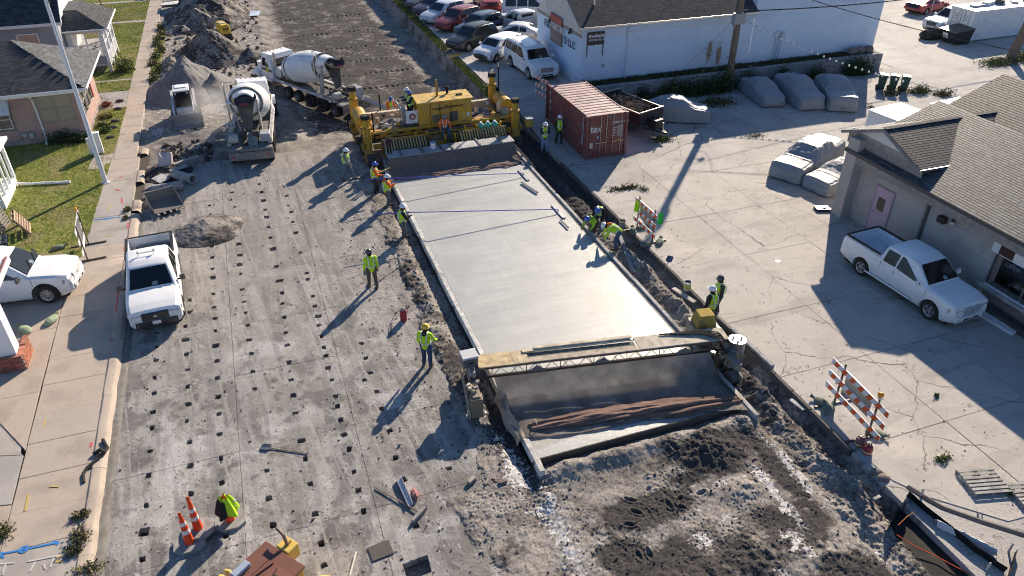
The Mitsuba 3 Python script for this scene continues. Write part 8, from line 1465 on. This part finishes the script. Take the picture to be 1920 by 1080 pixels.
# planks and boards along the trench
for lab, a, b, w, h, c in [('long grey board lying in the trench by the kneeling crew', (15.26, 27.72, 0.12), (14.27, 24.25, 0.12), .18, .06, (.3, .3, .31)), ('pale plank by the lot edge above the bridge', (15.30, 22.61, 0.10), (15.60, 21.36, 0.10), .22, .05, (.55, .51, .46)), ('grey steel form along the lot edge right of the drum', (15.95, 19.20, 0.10), (16.05, 16.73, 0.10), .16, .14, (.36, .36, .37)), ('second grey form beside the lot edge', (15.81, 20.99, 0.10), (15.91, 19.14, 0.10), .14, .12, (.22, .21, .2)), ('short white board in the dirt by the barricade', (15.65, 15.13, 0.02), (15.76, 14.52, 0.02), .16, .05, (.5, .5, .5)),
                          ('grey board in the trench near the silt fence', (15.18, 10.61, 0.00), (15.51, 10.65, 0.00), .1, .04, (.4, .4, .4)), ('slim trowel float lying on the slab edge', (12.67, 34.15, 0.33), (13.01, 32.66, 0.33), .12, .06, (.3, .3, .32)), ('steel straightedge on the slab near the second float', (12.98, 29.55, 0.33), (13.03, 28.61, 0.33), .08, .05, (.34, .34, .35))]:
    a, b = np.array(a), np.array(b); d = b-a; L = np.linalg.norm(d); Th('plank', lab, 'board').body(cb((a+b)/2+[0, 0, h/2], (L, w, h), rz(math.atan2(d[1], d[0])), .008), 'rough', c)
# bull floats
def bullfloat(label, a, mid, b, fl):
    t = Th('bull_float', label, 'bull float', 'bull floats with blue poles'); t.add('pole', tube([a, mid, b], .022, 8), 'satin', (.03, .05, .42)); b = np.array(b); t.add('bracket', cyl(b, (b[0]+.05, b[1], .35), .03, n=6), 'metal', (.3, .3, .3)); t.add('blade', cb((b[0]+.05, b[1]+.0, .32), (.2, fl, .05), rz(.0), .012), 'metal', (.36, .36, .38))
bullfloat('bull float with its long blue pole held by the worker in the lime vest', (4.2, 31.2, 1.35), (6.1, 31.0, 1.22), (13.2, 30.4, .45), 1.5); bullfloat('farther bull float with a blue pole near the paver', (4.6, 35.3, 1.25), (6.5, 35.2, 1.1), (13.05, 35.0, .45), 1.4)
Th('tool_handle', 'yellow wooden handle held by the worker in the blue hard hat', 'tool').body(cyl((5.35, 36.05, 1.15), (6.15, 36.9, 1.0), .018, n=6), 'rough', (.5, .4, .1))
# pallets
def pallet(label, c, a, R=None, col=(.42, .41, .38), n=7, w=1.15, d=1.0):
    t = Th('pallet', label, 'pallet', None, c, a) if R is None else Th('pallet', label, 'pallet', None, c, 0, R=R)
    for i in range(n): t.add('slat', bx(-w/2, w/2, -d/2+i*d/n, -d/2+i*d/n+d/n*.66, .105, .125, .003), 'rough', tuple(np.array(col)*RUB.uniform(.85, 1.15)))
    for x in (-w/2+.03, 0, w/2-.03): t.add('stringer', bx(x-.02, x+.02, -d/2, d/2, .02, .105), 'rough', tuple(np.array(col)*.8), False)
    for y in (-d/2+.05, 0, d/2-.05): t.add('base_slat', bx(-w/2, w/2, y-.05, y+.05, 0, .02), 'rough', tuple(np.array(col)*.8), False)
pallet('grey weathered pallet lying on the lot by the silt fence', (18.68, 9.94, 0.16), D(-14)); pallet('second grey pallet cut off by the right border', (19.64, 9.05, 0.16), D(-14))
pallet('orange brown pallet leaning upright behind the white truck', (-11.6, 37.3, .65), 0, R=rz(D(100))@rx(D(62)), col=(.42, .3, .22)); pallet('grey pallet stacked against the sun room wall', (-12.6, 37.9, .7), 0, R=rz(D(80))@rx(D(80)), col=(.3, .28, .25)); pallet('dark grey pallet lying behind the white truck', (-12.7, 36.6, .16), D(8), col=(.26, .24, .22))
# gas cans
for k, p in enumerate(((16.28, 12.49, 0.15), (16.27, 12.14, 0.15))):
    t = Th('fuel_can', ['dusty red fuel can, left of two at the lot edge', 'red fuel can, right of two at the lot edge'][k], 'fuel can', 'red fuel cans', p); t.add('body', lathe([(0, 0), (.15, 0), (.155, .03), (.155, .2), (.12, .28), (.05, .31), (0, .31)], 20), 'dirty' if k == 0 else 'satin', (.24, .06, .06) if k == 0 else (.3, .03, .04)); t.add('cap', cyl((0, 0, .31), (0, 0, .37), .045, n=10), 'metal', (.3, .28, .27)); t.add('handle', tube([(-.1, 0, .28), (-.08, 0, .38), (.08, 0, .38), (.1, 0, .28)], .012, 6), 'metal', (.25, .22, .2)); t.add('label', lathe([(.1555, .05), (.158, .05), (.158, .12), (.1555, .12)], 20), 'satin', (.5, .42, .2))
# silt fence pit
sf = Th('silt_fence', 'black silt fence and tarpaulin around the pit at the lower right', 'silt fence')
def fence(name, pts, z0, z1, col, lean=.1): 
    pts = np.array(pts); t = np.linspace(0, 1, len(pts)); T_ = np.linspace(0, 1, 26); q = np.stack([np.interp(T_, t, pts[:, k]) for k in (0, 1)], 1); V = np.linspace(0, 1, 7); w = nz(np.concatenate([q, 0*q[:, :1]], 1), 2.3, 3)-.5
    sf.add(name, sheet(np.array([[(x+lean*v*0+.12*w[i]*v, y-lean*v+.1*w[i]*(1-v), z0+(z1-z0)*v+.05*w[i]) for v in V] for i, (x, y) in enumerate(q)])), 'matte', col, True)
fence('fabric', [(14.61, 9.55, 0.00)[:2], (15.38, 9.97, 0.00)[:2], (16.11, 10.35, 0.00)[:2]], -.4, .42, (.012, .012, .013)); fence('fabric', [(16.15, 10.40, 0.00)[:2], (16.26, 9.46, 0.00)[:2], (16.39, 8.34, 0.00)[:2], (16.64, 7.43, 0.00)[:2]], -.4, .36, (.012, .012, .013)); fence('fabric', [(17.46, 7.81, 0.00)[:2], (16.57, 7.28, 0.00)[:2]], -.4, .35, (.014, .014, .015))
sf.add('tarp', cloth(lambda U, V: (np.array((15.17, 9.81, -0.20))*(1-U)[..., None]+np.array((14.12, 8.04, -0.20))*U[..., None])*(1-V)[..., None]+(np.array((16.18, 10.35, -0.15))*(1-U)[..., None]+np.array((16.60, 7.26, -0.10))*U[..., None])*V[..., None]+np.stack([0*U, 0*U, .12*nz(np.stack([U*4, V*3], -1), 1.3, 3)], -1), 30, 24), 'matte', (.03, .027, .025), True)
for p, h in (((16.54, 10.17, 0.00), .45), ((17.33, 7.82, 0.00), .5), ((16.25, 7.57, 0.00), .45)): sf.add('stake', bx(p[0]-.025, p[0]+.025, p[1]-.02, p[1]+.02, -.2, h), 'rough', (.5, .48, .44), False)
sf.add('orange_cord', tube([(14.90, 9.36, 0.05), (15.10, 8.93, 0.02), (15.39, 8.49, 0.02), (15.65, 8.00, 0.02), (15.92, 7.55, 0.02)], .014, 6), 'matte', (.6, .09, .03)); sf.add('edge_cord', tube([(14.97, 9.46, 0.30), (15.35, 9.57, 0.36), (15.70, 9.64, 0.36)], .01, 5), 'matte', (.5, .2, .05))
Th('plastic_wrap', 'crumpled white plastic wrap along the silt fence', 'plastic wrap').body(cloth(lambda U, V: np.array((16.09, 9.23, 0.10))*(1-U)[..., None]+np.array((16.87, 7.90, 0.10))*U[..., None]+np.stack([.1*V, .22*V-.1, .18*np.sin(np.pi*V)+.1*nz(np.stack([U*9, V*3], -1), 1.6, 3)], -1), 60, 10), 'satin', (.5, .5, .5), True)
for k, (p, s) in enumerate((((15.98, 11.40, 0.00), .18), ((16.02, 11.11, 0.00), .2))): s_ = sph((0, 0, .1), s, 2, (1, .8, .7)); Th('stone', ['grey stone at the corner of the lot', 'pinkish stone at the corner of the lot'][k], 'stone', loc=p).body(M(s_.vertices*(1+.4*(nz(s_.vertices+k, 4., 3)-.5)[:, None]), s_.faces), 'rough', ((.2, .19, .18), (.27, .2, .18))[k], False)
Th('asphalt_curb', 'dark asphalt lip along the lower right edge of the lot', kind='structure').body(tube([(16.46, 10.61, 0.05), (16.66, 9.99, 0.06), (16.81, 9.63, 0.05), (17.49, 8.84, 0.05), (18.33, 7.99, 0.05)], .13, 8), 'rough', (.11, .105, .1))
Th('lot_edge_strip', 'dark broken edge of the concrete lot', kind='structure').body(cat(*[bx(15.82+.02*RUB.random(), 15.955, y, y+.98, -.25, .14+.02*RUB.random(), .02) for y in np.arange(12.4, 36, 1.0)]), 'rough', (.13, .12, .11), False)
Th('wheel_stop', 'white painted bar on the ground in front of the white pickup', 'parking bar').body(hull([np.array(p)+[0, 0, z] for p in ((25.80, 16.85, 0.15), (26.16, 16.92, 0.15), (25.93, 15.22, 0.15), (26.26, 15.32, 0.15)) for z in (0., .1)]), 'satin', (.62, .63, .64), False)
Th('doormat', 'black folded mat with a white scrap at the shop corner', 'mat').body(cat(cb((26.0, 26.4, .22), (.75, .5, .12), rz(-.3), .03), cb((26.02, 26.35, .3), (.2, .1, .03), rz(-.5))), 'satin', (.025, .025, .027), False)
# pavement markings and other flat print
def stroke(h, name, pts, w, col, z=.157):
    q = LineString([p[:2] for p in pts]).buffer(w, cap_style=2); 
    for g in getattr(q, 'geoms', [q]): h.add(name, prism(g, .0035, z), 'matte', col, False)
pm = Th('spray_marks', 'sprayed utility marks on the pavement', kind='structure'); BLP, REDP, YEP, WHP = (.05, .2, .5), (.5, .12, .12), (.5, .36, .12), (.5, .48, .44)
stroke(pm, 'blue_arrow', [(-8.87, 17.02, 0.15), (-7.43, 16.92, 0.15)], .03, BLP); stroke(pm, 'blue_arrow', [(-7.60, 17.00, 0.15), (-7.43, 16.92, 0.15), (-7.47, 16.84, 0.15)], .03, BLP); stroke(pm, 'blue_arrow', [(-8.76, 16.85, 0.15), (-8.89, 17.01, 0.15), (-8.83, 17.08, 0.15)], .03, BLP); stroke(pm, 'blue_ring', [(np.array((-8.30, 16.98, 0.15))+[.1*math.cos(a), .1*math.sin(a), 0]) for a in np.linspace(0, 6.2, 14)], .03, BLP)
stroke(pm, 'blue_arrow', [(-8.56, 37.49, 0.15), (-7.13, 37.40, 0.15)], .035, BLP); stroke(pm, 'blue_arrow', [(-8.07, 37.44, 0.15), (-7.79, 37.46, 0.15)], .08, BLP)
for pts in ([(-8.83, 16.66, 0.15), (-8.45, 16.58, 0.15)], [(-8.68, 16.61, 0.15), (-8.69, 16.26, 0.15)], [(-8.13, 16.50, 0.15), (-7.23, 16.42, 0.15)], [(-7.94, 16.43, 0.15), (-8.02, 16.13, 0.15)], [(-7.71, 16.26, 0.15), (-7.64, 16.08, 0.15)], [(-7.49, 16.40, 0.15), (-7.52, 16.09, 0.15)]): stroke(pm, 'white_mark', pts, .022, WHP)
for pts in ([(-7.42, 16.38, 0.15), (-7.26, 16.39, 0.15)], [(-7.42, 16.25, 0.15), (-7.24, 16.19, 0.15)], [(-8.52, 19.13, 0.15), (-8.51, 18.47, 0.15)], [(-8.27, 28.13, 0.15), (-8.31, 27.63, 0.15)], [(-8.56, 22.53, 0.15), (-8.56, 22.18, 0.15)], [(-8.04, 35.50, 0.15), (-7.47, 35.57, 0.15)], [(-7.98, 19.26, 0.15), (-7.72, 19.17, 0.15)], [(-7.99, 38.44, 0.15), (-7.95, 39.11, 0.15)]): stroke(pm, 'yellow_mark', pts, .03, YEP)
for pts in ([(-7.19, 17.49, 0.15), (-7.13, 17.55, 0.15)], [(-7.00, 20.65, 0.15), (-6.98, 20.85, 0.15)], [(-6.88, 30.45, 0.15), (-6.86, 28.60, 0.15)], [(-7.86, 40.94, 0.15), (-7.59, 40.70, 0.15)], [(-7.46, 39.72, 0.15), (-7.39, 39.04, 0.15)], [(-7.77, 42.46, 0.15), (-7.62, 42.55, 0.15)], [(-6.95, 36.63, 0.15), (-6.91, 36.04, 0.15)], [(-6.95, 33.79, 0.15), (-6.91, 33.98, 0.15)]): stroke(pm, 'red_mark', pts, .045, REDP)
stroke(pm, 'red_ring', [(-6.87, 26.75, 0.15), (-6.77, 26.46, 0.15)], .06, REDP)
# scrap black pipe on the kerb
bp = Th('black_scrap', 'tangle of black pipe and rubber strips on the kerb', 'scrap pipe'); 
for pts, r in (([(-6.64, 20.82, 0.20), (-6.46, 20.36, 0.20), (-6.53, 20.17, 0.22), (-6.77, 20.05, 0.20)], .055), ([(-6.67, 19.99, 0.20), (-7.00, 19.69, 0.17), (-7.08, 19.43, 0.16), (-7.02, 19.07, 0.16)], .05), ([(-6.86, 20.21, 0.20), (-6.65, 20.29, 0.26), (-6.53, 20.17, 0.22)], .07), ([(-7.00, 19.65, 0.16), (-6.83, 19.64, 0.16)], .03)): bp.add('strip', tube(pts, r, 7), 'matte', (.035, .034, .032))
cp_ = Th('white_post', 'short white pedestal beside the lamp post', 'pedestal', loc=(-9.2, 46.5, .13)); cp_.add('left_slab', bx(-.42, -.1, -.1, .1, 0, 1.0, .02), 'satin', (.62, .63, .62)); cp_.add('right_slab', bx(-.08, .32, -.12, .12, .05, 1.25, .02), 'satin', (.66, .67, .66)); cp_.add('cap', bx(-.12, .36, -.16, .16, 1.251, 1.3, .01), 'satin', WHITE)
Th('drain_cover', 'round iron cover on the lot', 'drain cover', loc=(20.80, 22.93, 0.15)).body(lathe([(0, 0), (.13, 0), (.13, .012), (0, .014)], 18), 'dirty', (.07, .065, .06))
Th('orange_board', 'orange board lying across the cut verge', 'board').body(hull([(14.55, 56.4, .86), (15.6, 56.6, .93), (14.7, 55.6, .86), (15.75, 55.9, .93), (14.55, 56.4, .89), (15.6, 56.6, .96), (14.7, 55.6, .89), (15.75, 55.9, .96)]), 'satin', (.62, .36, .08), False)
Th('fence_pole', 'thin red brown post on the far lawn', 'post').body(cyl((-10.9, 76, .1), (-11.2, 76.2, 3.2), .06, n=8), 'satin', (.25, .09, .06))
# ---- plants
def shrub(label, c, r, n, size, cols, cat_='shrub', name='shrub', flat=1., stem=True, group=None, seed=1, up=.0):
    g = np.random.default_rng(seed); t = Th(name, label, cat_, group, c); r = np.array(r, float)
    cl = g.normal(0, 1, (9, 3)); cl /= np.linalg.norm(cl, axis=1)[:, None]; cl *= g.uniform(.25, .75, (9, 1)); cl[:, 2] = np.abs(cl[:, 2])
    p = cl[g.integers(0, 9, n)]+g.normal(0, .3, (n, 3)); p[:, 2] = np.abs(p[:, 2])*flat; p = p*r
    a = g.normal(0, 1, (n, 3)); a[:, 2] += up; a /= np.linalg.norm(a, axis=1)[:, None]; b = np.cross(a, g.normal(0, 1, (n, 3))); b /= np.linalg.norm(b, axis=1)[:, None]; s = size*g.uniform(.5, 1.4, (n, 1))
    V = np.stack([p-b*s*.4, p+a*s*.5+b*0, p+b*s*.4, p+a*s*1.1], 1)[:, [0, 1, 2, 1, 3, 2]]; V = np.stack([p, p+a*s*.5+b*s*.35, p+a*s*1.1, p+a*s*.5-b*s*.35], 1).reshape(-1, 3); i = np.arange(n)*4; F = np.vstack([np.stack([i, i+1, i+2], 1), np.stack([i, i+2, i+3], 1)])
    C = np.repeat(np.asarray(cols)[g.integers(0, len(cols), n)]*g.uniform(.6, 1.25, (n, 1)), 4, 0); k = key_for(t.k+'__foliage'); put(k, mv(M(V, F), t.t), 'leafy', C, False)
    if stem: t.add('stem', cat(*[tube([(0, 0, -.05), tuple(q*r*.4), tuple(q*r*.9)], .012, 4) for q in cl[:6]]), 'matte', (.1, .075, .05))
G1 = [(.05, .085, .025), (.08, .12, .035), (.11, .14, .05)]; G2 = [(.03, .05, .02), (.05, .07, .03)]; G3 = [(.16, .15, .06), (.22, .18, .09), (.12, .12, .045)]
shrub('yellow green bush at the porch corner of the grey house', (-8.85, 63.2, .15), (.85, .9, .95), 1900, .11, G1+[(.2, .2, .07)], seed=2); shrub('dark shrub under the pink house window', (-11.2, 49.0, .15), (1.1, .5, .75), 1900, .1, G2, seed=3); shrub('small dark shrub by the downpipe of the pink house', (-10.3, 48.9, .15), (.7, .4, .4), 700, .09, G2, seed=31)
for k, (p, rr, cc, l) in enumerate([((-9.47, 55.12, 0.15), (.4, .4, .45), [(.28, .08, .07), (.2, .1, .06)], 'red leaved plant in the bed beside the pink house'), ((-9.36, 52.73, 0.15), (.5, .35, .35), G3, 'dry tan tuft in the bed beside the pink house'), ((-9.34, 51.12, 0.15), (.6, .35, .3), G1, 'low green plant in the bed beside the pink house'), ((-9.15, 50.00, 0.15), (.5, .35, .35), G1, 'round green plant near the corner of the pink house')]): shrub(l, p, rr, 420, .1, cc, 'plant', 'bed_plant', seed=40+k)
for k, p in enumerate(((-8.73, 55.87, 0.15), (-8.71, 54.19, 0.15), (-8.71, 51.79, 0.15), (-8.75, 50.62, 0.15), (-8.73, 48.92, 0.15))): 
    s_ = sph((0, 0, .05), .22, 2, (1.2, .8, .5)); Th('edging_stone', ['first', 'second', 'third', 'fourth', 'last'][k]+' dark edging stone of the bed along the pavement', 'stone', loc=p).body(M(s_.vertices*(1+.4*(nz(s_.vertices+k, 4., 3)-.5)[:, None]), s_.faces), 'rough', (.1, .09, .085), False)
for k, (p, rr, l) in enumerate([((-6.95, 17.71, 0.15), (.3, .22, .18), 'weed in the pavement joint by the kerb'), ((-6.89, 16.96, 0.15), (.3, .4, .2), 'dry weed clump beside the kerb'), ((-6.98, 16.51, 0.15), (.25, .25, .15), 'withered weed at the kerb'), ((-6.64, 15.67, 0.10), (.6, .25, .2), 'brown weeds at the bottom of the kerb'), ((-8.92, 17.73, 0.15), (.3, .5, .3), 'green plant at the left border'), ((-7.05, 38.04, 0.15), (.15, .3, .15), 'weed in the kerb joint below the pipes'), ((-7.11, 37.16, 0.15), (.12, .25, .1), 'small weed by the blue pavement arrow')]): shrub(l, p, rr, 380, .07, G3+G1[:1]+[(.12, .09, .07)], 'weed', 'weed', seed=60+k)
for k in range(9): shrub(['tall', 'ragged', 'dry', 'yellowish', 'bushy', 'sparse', 'leafy', 'brown-tipped', 'short'][k]+' weed clump on the verge by the dirt piles', (-6.75+.25*math.sin(k*2), 60.5+1.9*k, .1), (.4, .8, .45), 420, .12, G3+G1, 'weed', 'weed', seed=80+k)
for k, (x, y, w, h, n, l) in enumerate([(27.2, 44.2, 1.3, 1.3, 1500, 'sunlit vines spilling over the retaining wall'), (29.2, 43.9, 1.4, 1.35, 2000, 'thick weeds at the retaining wall left of the pole'), (31.0, 43.7, 1.3, 1.4, 2000, 'dense dark weeds at the foot of the utility pole'), (33.4, 43.9, 1.0, 1.3, 1300, 'ivy on the retaining wall right of the pole'), (25.3, 44.2, .9, .9, 800, 'thin weeds at the retaining wall behind the container'), (36.6, 44.1, .7, 1.2, 700, 'weeds on the wall behind the covered cars'), (39.6, 44.0, .8, 1.1, 800, 'dark weeds on the wall right of the covered cars'), (43.0, 43.8, 1.6, 1.5, 2600, 'big dark ivy mass at the end of the retaining wall'), (29.6, 41.8, 1.6, .35, 1200, 'low weeds in front of the covered little car')]):
    shrub(l, (x, y, .1), (w, .55 if k != 8 else 1.2, h), n, .13, (G1 if k == 0 else G2+G1[:1] if k != 8 else G3+G2), 'weeds', 'wall_weeds', seed=100+k)
shrub('vine climbing the base of the utility pole', (32.0, 44.15, .6), (.35, .3, 2.2), 700, .12, G1, 'vine', 'pole_vine', seed=120)
for k, (x, z, l) in enumerate([(30.2, 2.6, 'left dry pampas plume above the wall'), (31.0, 2.2, 'right dry pampas plume above the wall')]):
    t = Th('pampas_plume', l, 'pampas grass', 'pampas plumes', (x, 44.5, .1)); t.add('stalk', cat(*[tube([(-.5-.1*j, -.5, 0), (-.2, -.1, z*.6), (0, 0, z)], .014, 4) for j in range(3)]), 'matte', (.3, .28, .12)); q = RUB.normal(0, 1, (260, 3))*[.07, .07, .32]+[.1, 0, z+.2]; t.add('plume', cat(*[cb(p, (.02, .02, .16), rx(RUB.normal(0, .4))@ry(RUB.normal(.3, .4))) for p in q]), 'matte', (.36, .28, .2), False)
for k, (p, rr, c, n, l) in enumerate([((44.6, 39.0, .1), (1.1, .6, .5), G3+G1, 900, 'dry grass clump in front of the green bins'), ((45.6, 38.0, .1), (.9, .5, .4), G3, 600, 'yellow grass tuft right of the bins'), ((42.3, 39.4, .1), (.9, .5, .35), G3+G2, 600, 'brown grass tuft left of the bins'), ((38.9, 37.6, .1), (.4, .3, .25), G2, 260, 'small weed in front of the covered truck'), ((55.6, 42.3, .1), (2.2, .9, .5), G3+G1, 1700, 'dry grass island at the foot of the leaning pole'), ((59.0, 42.6, .1), (1.8, .9, .6), G3+G1, 1500, 'grass at the right of the leaning pole'), ((18.37, 11.11, 0.15), (.35, .15, .12), G1, 260, 'grass tuft in a joint of the lot'), ((19.14, 9.35, 0.15), (.2, .2, .15), G1, 160, 'weed between the two pallets'), ((20.45, 13.50, 0.15), (.12, .1, .08), G1, 90, 'tiny weed in the lot near the barricade'), ((17.51, 31.93, 0.15), (1.1, .35, .1), G3, 380, 'weedy edge of the lot near the container'), ((18.55, 31.49, 0.15), (.4, .3, .12), G1, 200, 'tuft at the corner of the pale concrete bay'), ((28.62, 35.93, 0.15), (.8, .4, .12), G3, 260, 'flat weed clump on the lot'), ((22.91, 37.33, 0.15), (.9, .5, .25), G1+G3, 500, 'weeds under the trailer tongue')]): shrub(l, p, rr, n, .12 if n > 300 else .07, c, 'weeds', 'weed_clump', stem=False, seed=140+k)
shrub('bare twiggy sapling on the lawn beside the grey house', (-8.75, 71.5, .15), (.5, .5, 1.3), 60, .06, G3, 'sapling', 'sapling', seed=170)

# ================================================ dust raised by the skid steer
gz, gy, gx = np.meshgrid(np.linspace(-1, 1, 20), np.linspace(-1, 1, 40), np.linspace(-1, 1, 32), indexing='ij')
dens = np.clip(1-np.sqrt(gx**2+gy**2+gz**2), 0, 1)**1.3*np.clip(2.2*nz(np.stack([gx, gy, gz], -1), 2.1, 3, 71)-.55, 0, 1)
dT = T().translate([-2.5, 50.2, 1.15]).scale([2.3, 3.6, 1.2])
scene['dust_medium'] = {'type': 'heterogeneous', 'albedo': {'type': 'rgb', 'value': [.93, .91, .88]}, 'scale': .55,
    'sigma_t': {'type': 'gridvolume', 'grid': mi.VolumeGrid(np.ascontiguousarray(dens[..., None].astype(np.float32))), 'to_world': dT @ T().translate([-1, -1, -1]).scale(2)}}
USED.add('dust_cloud'); scene['dust_cloud'] = {'type': 'cube', 'to_world': dT, 'bsdf': {'type': 'null'}, 'interior': {'type': 'ref', 'id': 'dust_medium'}}
labels['dust_cloud'] = {'label': 'pale dust hanging beside the skid steer', 'kind': 'stuff'}
